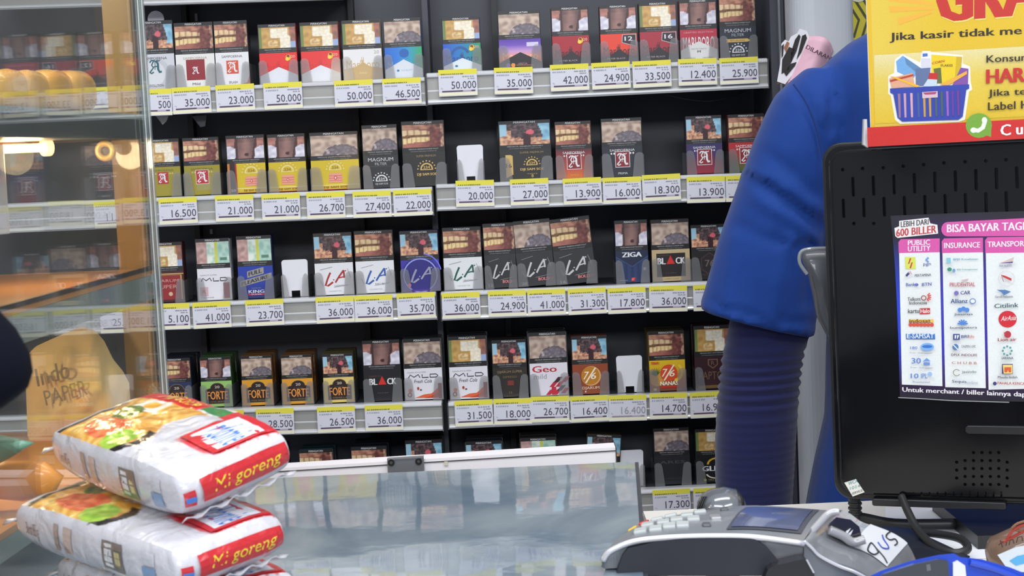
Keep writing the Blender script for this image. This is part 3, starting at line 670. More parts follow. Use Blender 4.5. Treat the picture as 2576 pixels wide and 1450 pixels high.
pk(1062, 304, 108, 158, 'T', st_blackgold(False), C(30, 28, 28), 'black and gold pack at end of second shelf, left bay', 'r2L')
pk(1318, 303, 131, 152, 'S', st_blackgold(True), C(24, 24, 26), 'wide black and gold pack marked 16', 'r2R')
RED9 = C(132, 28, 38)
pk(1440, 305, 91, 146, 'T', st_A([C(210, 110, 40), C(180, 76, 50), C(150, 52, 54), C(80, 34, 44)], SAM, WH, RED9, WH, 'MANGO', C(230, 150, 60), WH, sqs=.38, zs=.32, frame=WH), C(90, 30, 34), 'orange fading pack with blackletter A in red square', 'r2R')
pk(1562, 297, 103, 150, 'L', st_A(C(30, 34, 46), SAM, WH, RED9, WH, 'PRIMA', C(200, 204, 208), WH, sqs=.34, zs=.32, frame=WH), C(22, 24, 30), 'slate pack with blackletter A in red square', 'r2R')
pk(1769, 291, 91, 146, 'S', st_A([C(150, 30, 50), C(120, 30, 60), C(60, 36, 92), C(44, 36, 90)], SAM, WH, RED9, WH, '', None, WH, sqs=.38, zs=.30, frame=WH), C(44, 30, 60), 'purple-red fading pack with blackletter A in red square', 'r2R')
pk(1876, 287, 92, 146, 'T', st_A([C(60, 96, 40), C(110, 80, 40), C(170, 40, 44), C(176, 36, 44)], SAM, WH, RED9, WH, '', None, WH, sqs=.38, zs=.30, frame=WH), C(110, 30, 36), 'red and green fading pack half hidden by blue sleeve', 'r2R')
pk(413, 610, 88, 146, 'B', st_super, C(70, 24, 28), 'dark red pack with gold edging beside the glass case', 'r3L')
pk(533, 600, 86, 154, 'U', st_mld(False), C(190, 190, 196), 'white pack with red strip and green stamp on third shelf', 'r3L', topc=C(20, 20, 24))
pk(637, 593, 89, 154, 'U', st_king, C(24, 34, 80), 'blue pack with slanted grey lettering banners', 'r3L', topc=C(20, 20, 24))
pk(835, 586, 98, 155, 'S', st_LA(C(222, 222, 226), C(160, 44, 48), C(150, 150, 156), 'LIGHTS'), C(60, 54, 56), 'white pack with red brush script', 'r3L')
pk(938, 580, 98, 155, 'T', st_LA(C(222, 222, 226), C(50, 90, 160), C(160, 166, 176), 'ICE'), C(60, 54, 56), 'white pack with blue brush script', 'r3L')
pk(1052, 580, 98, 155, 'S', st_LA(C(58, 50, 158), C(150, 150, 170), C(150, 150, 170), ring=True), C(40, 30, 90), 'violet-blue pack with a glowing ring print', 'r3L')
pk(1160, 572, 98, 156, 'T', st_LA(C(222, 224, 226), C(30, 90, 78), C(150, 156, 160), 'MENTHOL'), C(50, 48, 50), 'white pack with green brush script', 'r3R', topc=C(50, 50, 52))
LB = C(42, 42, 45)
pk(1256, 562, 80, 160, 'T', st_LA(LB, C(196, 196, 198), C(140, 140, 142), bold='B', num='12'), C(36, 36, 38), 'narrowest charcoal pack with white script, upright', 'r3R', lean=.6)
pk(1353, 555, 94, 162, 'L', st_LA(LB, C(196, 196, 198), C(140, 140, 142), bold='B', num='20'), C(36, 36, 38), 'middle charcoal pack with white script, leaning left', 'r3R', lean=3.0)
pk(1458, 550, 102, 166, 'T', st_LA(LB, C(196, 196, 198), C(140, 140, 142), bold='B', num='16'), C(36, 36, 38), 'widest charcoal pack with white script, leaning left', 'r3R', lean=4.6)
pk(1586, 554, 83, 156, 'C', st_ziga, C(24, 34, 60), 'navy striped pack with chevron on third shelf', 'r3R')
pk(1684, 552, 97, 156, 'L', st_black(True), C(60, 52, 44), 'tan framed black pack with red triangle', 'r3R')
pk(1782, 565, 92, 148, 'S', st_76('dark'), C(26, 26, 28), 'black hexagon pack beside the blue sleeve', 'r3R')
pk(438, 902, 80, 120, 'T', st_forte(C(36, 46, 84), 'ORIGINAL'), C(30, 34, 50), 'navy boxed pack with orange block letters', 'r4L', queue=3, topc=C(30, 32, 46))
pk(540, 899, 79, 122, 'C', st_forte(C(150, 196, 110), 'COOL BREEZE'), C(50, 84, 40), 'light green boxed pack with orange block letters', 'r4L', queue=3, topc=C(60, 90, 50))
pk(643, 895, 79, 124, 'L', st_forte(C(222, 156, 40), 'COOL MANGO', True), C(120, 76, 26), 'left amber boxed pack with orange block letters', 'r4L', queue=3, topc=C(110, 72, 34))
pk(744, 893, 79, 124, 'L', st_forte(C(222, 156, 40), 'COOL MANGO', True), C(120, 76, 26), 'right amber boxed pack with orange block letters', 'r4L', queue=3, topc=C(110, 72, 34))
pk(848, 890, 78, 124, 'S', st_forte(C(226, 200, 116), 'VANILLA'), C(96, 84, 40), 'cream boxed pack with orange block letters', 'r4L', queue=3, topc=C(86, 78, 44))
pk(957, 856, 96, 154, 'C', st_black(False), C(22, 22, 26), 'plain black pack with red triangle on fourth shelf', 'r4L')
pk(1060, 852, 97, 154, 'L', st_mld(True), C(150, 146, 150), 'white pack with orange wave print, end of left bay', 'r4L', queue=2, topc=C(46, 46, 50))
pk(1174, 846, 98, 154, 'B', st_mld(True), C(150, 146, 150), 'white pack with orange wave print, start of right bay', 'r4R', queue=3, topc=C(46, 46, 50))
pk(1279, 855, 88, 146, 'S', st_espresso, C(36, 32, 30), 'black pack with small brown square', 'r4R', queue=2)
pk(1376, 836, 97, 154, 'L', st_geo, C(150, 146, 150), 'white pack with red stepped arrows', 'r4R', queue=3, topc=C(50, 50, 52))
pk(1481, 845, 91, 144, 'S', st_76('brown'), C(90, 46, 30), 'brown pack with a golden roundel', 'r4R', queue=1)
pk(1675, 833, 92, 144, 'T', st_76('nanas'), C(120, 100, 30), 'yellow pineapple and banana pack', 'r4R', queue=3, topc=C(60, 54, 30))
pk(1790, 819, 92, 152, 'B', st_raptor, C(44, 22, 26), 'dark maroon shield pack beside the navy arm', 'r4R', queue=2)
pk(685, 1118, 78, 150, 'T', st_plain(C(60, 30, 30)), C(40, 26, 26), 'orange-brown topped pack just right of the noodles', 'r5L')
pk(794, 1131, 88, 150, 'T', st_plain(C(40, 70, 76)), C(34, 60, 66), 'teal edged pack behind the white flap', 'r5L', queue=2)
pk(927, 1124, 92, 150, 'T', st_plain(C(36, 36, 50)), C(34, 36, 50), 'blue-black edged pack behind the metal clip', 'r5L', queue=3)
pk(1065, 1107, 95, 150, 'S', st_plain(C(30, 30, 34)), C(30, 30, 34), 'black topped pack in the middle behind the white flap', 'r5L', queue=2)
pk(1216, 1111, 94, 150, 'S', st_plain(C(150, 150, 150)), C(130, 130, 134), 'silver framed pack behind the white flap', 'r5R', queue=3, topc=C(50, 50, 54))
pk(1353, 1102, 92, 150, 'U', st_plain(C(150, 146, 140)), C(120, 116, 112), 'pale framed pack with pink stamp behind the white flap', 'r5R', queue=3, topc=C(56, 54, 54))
pk(1497, 1098, 88, 150, 'S', st_plain(C(26, 26, 30)), C(60, 50, 36), 'black pack tilted near the right end of the flap', 'r5R', lean=-5)
pk(1688, 1077, 91, 152, 'L', st_ares, C(28, 28, 32), 'all-black pack with faint grey lettering on lowest shelf', 'r5R')
pk(1793, 1079, 92, 152, 'B', st_glim, C(20, 20, 22), 'black pack with gold crescent and bold white letters', 'r5R')
YF = D0 + 0.016
MPP = 1.0 / F
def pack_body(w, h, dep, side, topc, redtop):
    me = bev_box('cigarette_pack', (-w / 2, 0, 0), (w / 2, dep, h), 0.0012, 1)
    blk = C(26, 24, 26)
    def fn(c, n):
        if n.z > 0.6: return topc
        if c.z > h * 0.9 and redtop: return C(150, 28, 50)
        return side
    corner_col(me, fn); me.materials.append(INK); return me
TRAYS = {}
def tray(x, y, z, w, roty, desc, plate=False, group=None):
    """clear gravity tray: floor lip, two side walls, two rounded front tabs"""
    t = empty('pack_tray', (x, y, z), desc, 'display tray', group)
    hw = w / 2 + 0.0004
    k = round(w, 4)
    if k not in TRAYS:
        tb = []
        for s in (-1, 1):
            xo, xi = s * hw, s * (hw - min(0.017, w * .26)); zt = 0.033
            pts = [(xo, 0), (xo, zt - 0.004), (xo - s * 0.0012, zt - 0.001), (xo - s * 0.004, zt), (xi + s * 0.007, zt), (xi + s * 0.0035, zt - 0.002), (xi + s * .002, zt - .007), (xi - s * 0.001, 0)]
            vv, ff = prism([(a, -0.0052, b) for a, b in pts], (0, 0.0012, 0)); tb.append(mesh('front_tab', vv, ff))
        vv, ff = boxvf((0, -0.004, 0), (0.0007, 0.05, 0.030)); wl = mesh('side_wall', vv, ff)
        for m_ in tb + [wl]: m_.materials.append(CLEAR)
        TRAYS[k] = (tb, wl)
    tb, wl = TRAYS[k]
    for i, s in enumerate((-1, 1)):
        o = bpy.data.objects.new('front_tab', tb[i]); COL.objects.link(o); o.parent = t
        o = bpy.data.objects.new('side_wall', wl); COL.objects.link(o); o.parent = t; o.location = (s * hw + (-0.0002 if s > 0 else 0), 0, 0)
    if plate:
        pw, ph = w * 0.5, 0.052
        pts = rrect(-pw, 0, pw, ph, 0.004)
        pts = [p for p in pts if p[1] > 0.0045]
        pts = pts[:] + [(-pw * .93, 0), (-pw * .34, 0), (-pw * .34, .0085), (pw * .32, .0085), (pw * .32, 0), (pw * .93, 0)]
        # order: right-top arc, left-top arc, then the notched foot
        vv, ff = prism([(a, 0.004, b) for a, b in pts], (0, 0.002, 0))
        me = mesh('pusher_plate', vv, ff); me.materials.append(WHITEP)
        o = bpy.data.objects.new('pusher_plate', me); COL.objects.link(o); o.parent = t; o['label'] = 'white rounded pusher plate'
    return t
PACKPOS = []
for d in PK:
    sc = YF * MPP
    wv, hv = d['w'] * sc, d['h'] * sc * 1.0
    top = P(d['cx'], d['top'], YF)
    A, B = SHELFTOP[d['rail']]
    zs = A.z + (B.z - A.z) * (top.x - A.x) / (B.x - A.x)
    hv = max(hv, top.z - (zs + 0.0003)) if True else hv
    hv = top.z - (zs + 0.0004)
    ry = -math.radians(d['lean'])
    slope = math.atan2(B.z - A.z, B.x - A.x)
    base = Vector((top.x + hv * math.sin(ry), YF + CAM.y, top.z - hv))
    if abs(ry) > 0.001: base.z += abs(math.sin(ry)) * wv / 2
    dep = 0.0225
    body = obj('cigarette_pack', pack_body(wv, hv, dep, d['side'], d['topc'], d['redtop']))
    body.location = base; body.rotation_euler = (0, ry, 0)
    rowname = {'r1': 'top shelf', 'r2': 'second shelf', 'r3': 'third shelf', 'r4': 'fourth shelf', 'r5': 'lowest shelf'}[d['rail'][:2]]
    tag(body, d['desc'], 'cigarette pack', 'packs on the %s of the rack' % rowname)
    zb = hv * 0.515
    zp = hv - zb
    wp = bpy.data.objects.new('warning_picture', pic_mesh(d['kind'])); COL.objects.link(wp); wp.parent = body
    # picture occupies from zb + strip to the top strip
    ph = zp / 1.40
    wp.location = (0, -0.0001, zb + 0.24 * ph); wp.scale = (wv * 0.985, 1, ph * (0.995))
    p = Print(); d['style'](p, wv * 0.985, zb * 0.99)
    bp = obj('brand_print', p.build('brand_print')); bp.parent = body; bp.location = (0, -0.0001, 0.0006)
    # depth queue
    for q in range(1, d['queue']):
        b2 = body.copy(); COL.objects.link(b2); b2.location = base + Vector((0.0012 * math.sin(q * 5 + d['cx']), (dep + 0.0012) * q, 0.0))
        b2['label'] = ('%s pack in line behind the %s' % ({1: 'second', 2: 'third'}[q], d['desc'])); b2['group'] = 'packs queued behind the front ones'
        for ch in (wp,):
            c2 = ch.copy(); COL.objects.link(c2); c2.parent = b2
    tray(top.x + hv * math.sin(ry), YF + CAM.y, base.z, wv, 0, 'clear tray under the ' + d['desc'], group='clear trays on the rack')
    PACKPOS.append((d['cx'], d['top'] + d['h'], d['desc'], d['rail']))
for px, pz, rail, desc in ((1181, 361, 'r2R', 'empty tray with white plate on the second shelf'), (739, 650, 'r3L', 'empty tray with white plate on the third shelf'), (1582, 883, 'r4R', 'empty tray with white plate on the fourth shelf'), (1586, 1140, 'r5R', 'empty tray with white plate right of the white flap')):
    top = P(px, pz, YF); A, B = SHELFTOP[rail]; zs = A.z + (B.z - A.z) * (top.x - A.x) / (B.x - A.x)
    tray(top.x, YF + CAM.y, zs + 0.0004, 66 * YF * MPP, 0, desc, True, 'clear trays on the rack')
# ------------------------------------------------------------------ price tags
TG = [(258, 246, '', 'r1L', 'seen through the glass, top shelf'), (384, 258, '500', 'r1L', None), (482, 252, '35.000', 'r1L', None), (592, 246, '23.000', 'r1L', None), (712, 241, '50.000', 'r1L', None), (890, 235, '50.000', 'r1L', None), (1011, 230, '46.500', 'r1L', None),
      (1152, 208, '50.000', 'r1R', None), (1292, 203, '35.000', 'r1R', None), (1433, 195, '42.000', 'r1R', None), (1537, 190, '24.900', 'r1R', None), (1640, 186, '33.500', 'r1R', None), (1755, 181, '12.400', 'r1R', None), (1859, 178, '25.900', 'r1R', None),
      (285, 540, '11.500', 'r2L', 'seen through the glass, second shelf'), (448, 531, '16.500', 'r2L', None), (590, 524, '21.000', 'r2L', None), (707, 521, '21.000', 'r2L', None), (820, 517, '26.700', 'r2L', None), (936, 514, '27.400', 'r2L', None), (1038, 510, '22.000', 'r2L', None),
      (1195, 487, '20.000', 'r2R', 'under the empty white plate'), (1332, 483, '27.000', 'r2R', None), (1465, 481, '13.900', 'r2R', None), (1565, 479, '16.000', 'r2R', None), (1664, 472, '18.300', 'r2R', 'under the empty gap'), (1776, 477, '13.900', 'r2R', None), (1874, 474, '15.600', 'r2R', None),
      (300, 805, '25.000', 'r3L', 'seen through the glass, third shelf'), (430, 797, '5.100', 'r3L', None), (533, 793, '41.000', 'r3L', None), (666, 787, '23.700', 'r3L', None), (843, 780, '36.000', 'r3L', None), (940, 776, '36.000', 'r3L', None), (1047, 770, '35.700', 'r3L', None),
      (1160, 769, '36.000', 'r3R', None), (1276, 764, '24.900', 'r3R', None), (1375, 761, '41.000', 'r3R', None), (1477, 758, '31.300', 'r3R', None), (1577, 756, '17.800', 'r3R', None), (1681, 752, '36.000', 'r3R', None), (1792, 749, '16.500', 'r3R', None),
      (567, 1066, '28.500', 'r4L', None), (692, 1061, '28.500', 'r4L', None), (846, 1056, '26.500', 'r4L', None), (966, 1052, '36.000', 'r4L', None),
      (1192, 1040, '31.500', 'r4R', None), (1290, 1036, '18.000', 'r4R', None), (1384, 1030, '26.700', 'r4R', None), (1483, 1029, '16.400', 'r4R', None), (1579, 1027, '16.400', 'r4R', 'faded, under the empty white plate'), (1682, 1022, '14.700', 'r4R', None), (1784, 1019, '16.900', 'r4R', None),
      (1690, 1264, '17.300', 'r5R', None), (1792, 1260, '17.300', 'r5R', None)]
def tag_mesh(txt, w, h, faded=False, seed=0):
    p = Print(0.00005); ink = C(72, 68, 84) if not faded else C(150, 148, 158); bar = C(84, 62, 88) if not faded else C(150, 136, 146)
    v, f = boxvf((-w / 2, 0, -h / 2), (w / 2, 0.0004, h / 2))
    p.rect(-w / 2, -h / 2, w / 2, h / 2, C(208, 208, 218)); p.rect(-w / 2, h * .30, w / 2, h * .5, C(222, 212, 72)); p.rect(-w / 2, -h * .47, w / 2, -h * .36, C(230, 226, 196))
    p.dashes(-w * .44, h * .305, w * .6, h * .045, C(120, 120, 40), 12); p.dashes(-w * .44, h * .19, w * .34, h * .05, C(160, 160, 172), 6); p.dashes(w * .12, h * .20, w * .32, h * .04, C(140, 140, 150), 5); p.dashes(w * .26, h * .12, w * .2, h * .04, C(150, 150, 160), 3)
    if txt: p.text(txt, w * (.47 - .107 * len(txt)), -h * .23, w * .107 * len(txt), h * .28, ink)
    p.text('Rp', -w * .44, -h * .24, w * .05, h * .07, C(170, 170, 180)); p.rect(-w * .42, -h * .34, w * .12, -h * .29, bar); p.rect(w * .12, -h * .34, w * .34, -h * .29, C(176, 162, 186)); p.rect(w * .34, -h * .34, w * .44, -h * .29, bar)
    me = p.build('price_tag', MATTE)
    return me
for cx, cy, txt, rail, where in TG:
    c = P(cx, cy, D0 - 0.0088); sc = D0 * MPP
    A, B = SHELFTOP[rail]; slope = -math.atan2(B.z - A.z, B.x - A.x)
    w_, h_ = (96, 66) if cx != 258 else (50, 52)
    o = obj('price_tag', tag_mesh(txt, w_ * sc, h_ * sc, where and 'faded' in where))
    # thin backing card joined into the same mesh
    bm = bmesh.new(); bm.from_mesh(o.data); vv, ff = boxvf((-w_ * sc / 2, 0, -h_ * sc / 2), (w_ * sc / 2, 0.0005, h_ * sc / 2)); vs = [bm.verts.new(q) for q in vv]
    lay = bm.verts.layers.float_color['Col']
    for q in vs: q[lay] = (*C(226, 226, 234), 1)
    for q in ff: bm.faces.new([vs[i] for i in q])
    bm.to_mesh(o.data); bm.free()
    o.location = c; o.rotation_euler = (math.radians(-2), slope + math.radians(random.uniform(-.8, .8)), 0)
    if where is None:
        cand = [q for q in PACKPOS if q[3] == rail]; near = min(cand, key=lambda q: abs(q[0] + 8 - cx)); where = 'under the ' + near[2]
    lab = ('price tag %s %s' % (txt or 'blank', where)).replace('  ', ' ')
    lab = lab.replace(' on top shelf', '').replace(' at far right of top shelf', '').replace(' at end of second shelf, left bay', ' ending the second shelf').replace(' on third shelf', '').replace(' at end of left bay', '').replace(', end of left bay', ', left bay').replace(', start of right bay', ', right bay').replace(', first beside the glass case', ' beside the glass').replace(' on the top shelf', '')
    if cx == 1290: lab = 'price tag 18.000, ink-marked, under black pack with brown square'
    if cx == 1465: lab = 'price tag 13.900 with brown patch, under the orange fading pack'
    if cx == 567: lab = 'price tag 28.500 half hidden by the top noodle packet'
    tag(o, lab, 'price tag', 'price tags along the shelf rails')
# small rack details
c0 = P(392, 48, D0 + .05)
v, f = prism([(c0.x + 0.0115 * math.cos(a), c0.y, c0.z + 0.0115 * math.sin(a)) for a in [math.pi * 2 * i / 24 for i in range(24)]], (0, .001, 0))
o = obj('hang_tab', mesh('hang_tab', v, f), WHITEP); tag(o, 'round white tab standing behind the pale grey pack', 'tab')
for (px, py, hh) in ((494, 44, .011), (532, 583, .007)):
    a = P(px, py, D0 + .15); v, f = boxvf((a.x - .002, a.y - .002, a.z - hh / 2), (a.x + .002, a.y, a.z + hh / 2)); part('slot_clip', v, f, mat('clip_grey', C(170, 172, 176), .4), RACK)
a = [P(1675, 237, D0 + .06), P(1730, 250, D0 + .05), P(1790, 254, D0 + .05), P(1850, 240, D0 + .06), P(1880, 222, D0 + .07)]
v, f = tubevf(spline(a), .0011, 6); o = obj('loose_cable', mesh('loose_cable', v, f), mat('cable_grey', C(66, 64, 64), .5), smooth=True); tag(o, 'thin grey cable sagging beneath the top right shelf', 'cable')
v, f = prism([(P(482, 292, D0 + .03)), (P(520, 290, D0 + .03)), (P(516, 318, D0 + .03)), (P(504, 320, D0 + .03))], (0, .004, 0)); part('shelf_bracket', v, f, BLACK, RACK)
v, f = prism([(P(392, 292, D0 + .03)), (P(424, 292, D0 + .03)), (P(418, 306, D0 + .03)), (P(409, 314, D0 + .03))], (0, .004, 0)); part('shelf_bracket', v, f, mat('clip_grey', C(150, 150, 154), .4), RACK)
# ================================================================== room behind
FLOORM = mat('floor_tile', C(150, 150, 148), 0.35, noise_amt=0.1, noise_scale=3)
v, f = boxvf((-2.5, -4.5, -0.02), (2.5, 1.2, 0.0)); o = obj('floor', mesh('floor', v, f), FLOORM); struct(o)
v, f = boxvf((-2.5, 0.30, 0), (2.5, 0.36, 3.0)); o = obj('wall_back', mesh('wall_back', v, f), mat('wall_dark', C(70, 72, 78), 0.6, noise_amt=.05)); struct(o)
# rounded grey column right of the rack
colc = P(2078, 700, 2.02); cx, cy, cr = colc.x, colc.y, 0.040
pts = [(cx + (cr * 1.0) * (abs(math.cos(a)) ** 0.6) * (1 if math.cos(a) > 0 else -1), cy + cr * (abs(math.sin(a)) ** 0.6) * (1 if math.sin(a) > 0 else -1), 0.02) for a in [2 * math.pi * i / 40 for i in range(40)]]
v, f = prism(pts, (0, 0, 2.9)); o = obj('trim_1', mesh('trim_1', v, f), mat('column_grey', C(186, 190, 196), 0.38, noise_amt=.05, noise_scale=6), smooth=False); struct(o)
# yellow notice beyond the column
ypos = P(2175, 50, 2.25)
q = Print(.0001); q.rect(-.05, -.075, .05, .06, C(196, 184, 52)); q.rect(-.05, -.028, .05, -.0265, C(150, 150, 130))
for i in range(5): q.line([(-.05 + .012 * i, .05), (-.02 + .012 * i, -.0), (-.028 + .012 * i, -.024)], .0035, C(70, 72, 40))
q.ring(-.03, .035, .012, .010, .003, C(206, 206, 190)); q.ring(-.008, .035, .012, .010, .003, C(206, 206, 190))
q.text('BLE', -.034, -.045, .028, .010, C(40, 40, 30), .04); q.text('DIS CODE', -.036, -.062, .04, .008, C(60, 60, 40), .02)
o = obj('wall_notice', q.build('wall_notice', MATTE)); o.location = ypos; tag(o, 'yellow notice with dark lines behind the grey column', 'poster')
v, f = boxvf((ypos.x - .06, ypos.y + .001, 0.9), (ypos.x + .5, ypos.y + .006, 1.8)); o = obj('wall_right', mesh('wall_right', v, f), mat('wall_dark2', C(60, 62, 66), .6)); struct(o)

# ================================================================== cashier
DP = 1.75
SKIN = mat('skin', C(150, 104, 80), 0.55, noise_amt=.06)
def ring_loft(rings, n=28, cap=True):
    """rings: (centre, half-vector a, half-vector b)"""
    v = []; f = []
    for c, a, b in rings:
        for k in range(n):
            t = 2 * math.pi * k / n; v.append(c + a * math.cos(t) + b * math.sin(t))
    m = len(rings)
    for i in range(m - 1):
        for k in range(n): f.append((i * n + k, i * n + (k + 1) % n, (i + 1) * n + (k + 1) % n, (i + 1) * n + k))
    if cap: f.append(tuple(reversed(range(n)))); f.append(tuple(range((m - 1) * n, m * n)))
    return v, f
def pring(l, r, dl, dr=None, ry=0.05):
    a = P(l[0], l[1], dl); b = P(r[0], r[1], dr or dl); c = (a + b) / 2
    return (c, (b - a) / 2, Vector((0, ry, 0)))
def skin_mesh(name, verts, edges, radii, root=0, sub=2):
    me = bpy.data.meshes.new(name); me.from_pydata([tuple(p) for p in verts], edges, []); me.update()
    o = bpy.data.objects.new(name, me); COL.objects.link(o)
    md = o.modifiers.new('s', 'SKIN'); md.use_smooth_shade = True
    for i, r in enumerate(radii):
        sv = me.skin_vertices[0].data[i]; sv.radius = r if isinstance(r, tuple) else (r, r); sv.use_root = (i == root)
    if sub: sd = o.modifiers.new('d', 'SUBSURF'); sd.levels = sub; sd.render_levels = sub
    dg = bpy.context.evaluated_depsgraph_get(); dg.update()
    r = bpy.data.meshes.new_from_object(o.evaluated_get(dg)); bpy.data.objects.remove(o); bpy.data.meshes.remove(me)
    for p in r.polygons: p.use_smooth = True
    return r
neck = P(2330, 60, DP); bx = neck.x; by = neck.y
shz = P(2170, 110, DP).z
def elb(px, py, d=DP): return P(px, py, d)
hipz = 0.86
LSh = P(2090, 200, DP); LEl = P(1915, 830, DP); LWr = P(1895, 1330, DP - .02)
mir = lambda p: Vector((2 * bx - p.x, p.y, p.z))
V_ = [Vector((bx, by, hipz)), Vector((bx, by, hipz + .2)), Vector((bx, by, shz - .10)), Vector((bx, by, shz + .03)), Vector((bx, by - .01, shz + .10)), Vector((bx, by - .025, shz + .17)), Vector((bx, by - .02, shz + .25)),
      Vector((bx - .10, by, shz - .04)), LSh + Vector((.02, 0, -.02)), LEl, LWr, Vector((bx + .10, by, shz - .04)), mir(LSh) - Vector((.02, 0, .02)), mir(LEl), mir(LWr),
      Vector((bx - .09, by, hipz - .08)), Vector((bx - .10, by, .47)), Vector((bx - .10, by + .01, .09)), Vector((bx - .10, by - .13, .035)), Vector((bx + .09, by, hipz - .08)), Vector((bx + .10, by, .47)), Vector((bx + .10, by + .01, .09)), Vector((bx + .10, by - .13, .035))]
E_ = [(0, 1), (1, 2), (2, 3), (3, 4), (4, 5), (5, 6), (2, 7), (7, 8), (8, 9), (9, 10), (2, 11), (11, 12), (12, 13), (13, 14), (0, 15), (15, 16), (16, 17), (17, 18), (0, 19), (19, 20), (20, 21), (21, 22)]
R_ = [(.10, .06), (.09, .055), (.085, .05), .045, .05, .08, .065, .038, .034, .028, .022, .038, .034, .028, .022, .072, .05, .038, .03, .075, .05, .038, .03]
bm = bmesh.new()
def addmesh(bm, me):
    bm.from_mesh(me); bpy.data.meshes.remove(me)
addmesh(bm, skin_mesh('b', V_, E_, R_, 0, 1))
# hands, palms and five bent fingers, rooted in the palm
for s, wr in ((1, LWr), (-1, mir(LWr))):
    pv = [wr, wr + Vector((0, -.01, -.05)), wr + Vector((0, -.015, -.085))]; addmesh(bm, skin_mesh('p', pv, [(0, 1), (1, 2)], [(.024, .018), (.036, .015), (.036, .013)], 0, 1))
    for i, (dx, ln) in enumerate(((-.028, .070), (-.010, .080), (.009, .075), (.027, .058))):
        b0 = pv[1] + Vector((dx, 0, -.015)); pts = [b0, b0 + Vector((0, -.008, -.03)), b0 + Vector((0, -.02, -.03 - ln * .45)), b0 + Vector((0, -.045, -.03 - ln * .8)), b0 + Vector((0, -.058, -.03 - ln))]
        addmesh(bm, skin_mesh('f', pts, [(0, 1), (1, 2), (2, 3), (3, 4)], [.009, .0095, .0085, .0078, .0062], 0, 1))
    b0 = pv[0] + Vector((s * .018, -.005, -.025)); pts = [b0, b0 + Vector((s * .028, -.015, -.03)), b0 + Vector((s * .036, -.025, -.058)), b0 + Vector((s * .032, -.032, -.078))]
    addmesh(bm, skin_mesh('t', pts, [(0, 1), (1, 2), (2, 3)], [.012, .0115, .0095, .0075], 0, 1))
# head details: nose and ears
hc = Vector((bx, by - .025, shz + .19))
for dx, dy, dz, r in ((0, -.088, .0, .013), (-.078, 0, .0, .020), (.078, 0, .0, .020)):
    bmesh.ops.create_icosphere(bm, subdivisions=2, radius=r, matrix=Matrix.Translation(hc + Vector((dx, dy, dz))))
me = bpy.data.meshes.new('person'); bm.to_mesh(me); bm.free()
PERSON = obj('person', me, SKIN, smooth=True)
tag(PERSON, 'person in a blue short-sleeved shirt over navy arm sleeves, standing behind the monitor', 'person')
# hair, face marks
bm = bmesh.new(); bmesh.ops.create_uvsphere(bm, u_segments=24, v_segments=16, radius=1, matrix=Matrix.Translation(hc + Vector((0, .015, .035))) @ Matrix.Diagonal((.088, .092, .095, 1)))
me = bpy.data.meshes.new('hair'); bm.to_mesh(me); bm.free(); obj('hair', me, mat('hair_black', C(26, 22, 22), .5), PERSON, smooth=True)
for nm, dx, dz, m_ in (('eye', -.032, .028, mat('eye', C(30, 24, 22), .2)), ('eye', .032, .028, None), ('mouth', 0, -.045, mat('lips', C(140, 76, 70), .5))):
    bm = bmesh.new(); bmesh.ops.create_icosphere(bm, subdivisions=2, radius=1, matrix=Matrix.Translation(hc + Vector((dx, -.082, dz - .03))) @ Matrix.Diagonal((.011 if nm == 'eye' else .024, .006, .006, 1)))
    me = bpy.data.meshes.new(nm); bm.to_mesh(me); bm.free(); obj(nm, me, m_ or MATS['eye'], PERSON, smooth=True)
# shirt: torso and sleeves, merged by voxel remesh then creased
sl = [((2030, 168), (2150, 190)), ((1985, 208), (2145, 235)), ((1952, 238), (2132, 295)), ((1926, 288), (2122, 350)), ((1896, 358), (2108, 420)), ((1864, 445), (2092, 510)), ((1835, 528), (2074, 600)), ((1808, 602), (2064, 680)), ((1785, 688), (2058, 765)), ((1757, 781), (2047, 850))]
ry = [.034, .045, .052, .056, .058, .058, .057, .056, .055, .054]
sleeve = [pring(a, b, DP, ry=r) for (a, b), r in zip(sl, ry)]
tor = [(30, 2262, 2400), (75, 2185, 2475), (100, 2135, 2525), (150, 2075, 2585), (230, 2070, 2590), (400, 2080, 2590), (560, 2076, 2590), (760, 2085, 2590), (1040, 2078, 2600), (1150, 2052, 2610), (1265, 2030, 2625), (1480, 2020, 2640)]
try_ = [.045, .06, .075, .09, .10, .105, .105, .11, .115, .12, .125, .125]
torso = [pring((l, y + (2330 - l) * .045), (r, y - (r - 2330) * .045), DP, ry=a) for (y, l, r), a in zip(tor, try_)]
bm = bmesh.new()
for rings in (sleeve, [(mir(c), Vector((-a.x, a.y, a.z)), b) for c, a, b in sleeve], torso):
    v, f = ring_loft(rings, 36); me = mesh('t', v, f); bm.from_mesh(me); bpy.data.meshes.remove(me)
bmesh.ops.recalc_face_normals(bm, faces=bm.faces)
me = bpy.data.meshes.new('shirt'); bm.to_mesh(me); bm.free()
o = bpy.data.objects.new('shirt', me); COL.objects.link(o)
md = o.modifiers.new('r', 'REMESH'); md.mode = 'VOXEL'; md.voxel_size = 0.005
md = o.modifiers.new('s', 'SMOOTH'); md.factor = .5; md.iterations = 6
dg = bpy.context.evaluated_depsgraph_get(); dg.update()
me2 = bpy.data.meshes.new_from_object(o.evaluated_get(dg)); bpy.data.objects.remove(o); bpy.data.meshes.remove(me)
def seg_dist(p, a, b):
    ax, ay = a; bx_, by_ = b; t = ((p[0] - ax) * (bx_ - ax) + (p[1] - ay) * (by_ - ay)) / ((bx_ - ax) ** 2 + (by_ - ay) ** 2); t = max(0, min(1, t))
    return math.hypot(p[0] - ax - t * (bx_ - ax), p[1] - ay - t * (by_ - ay)), t
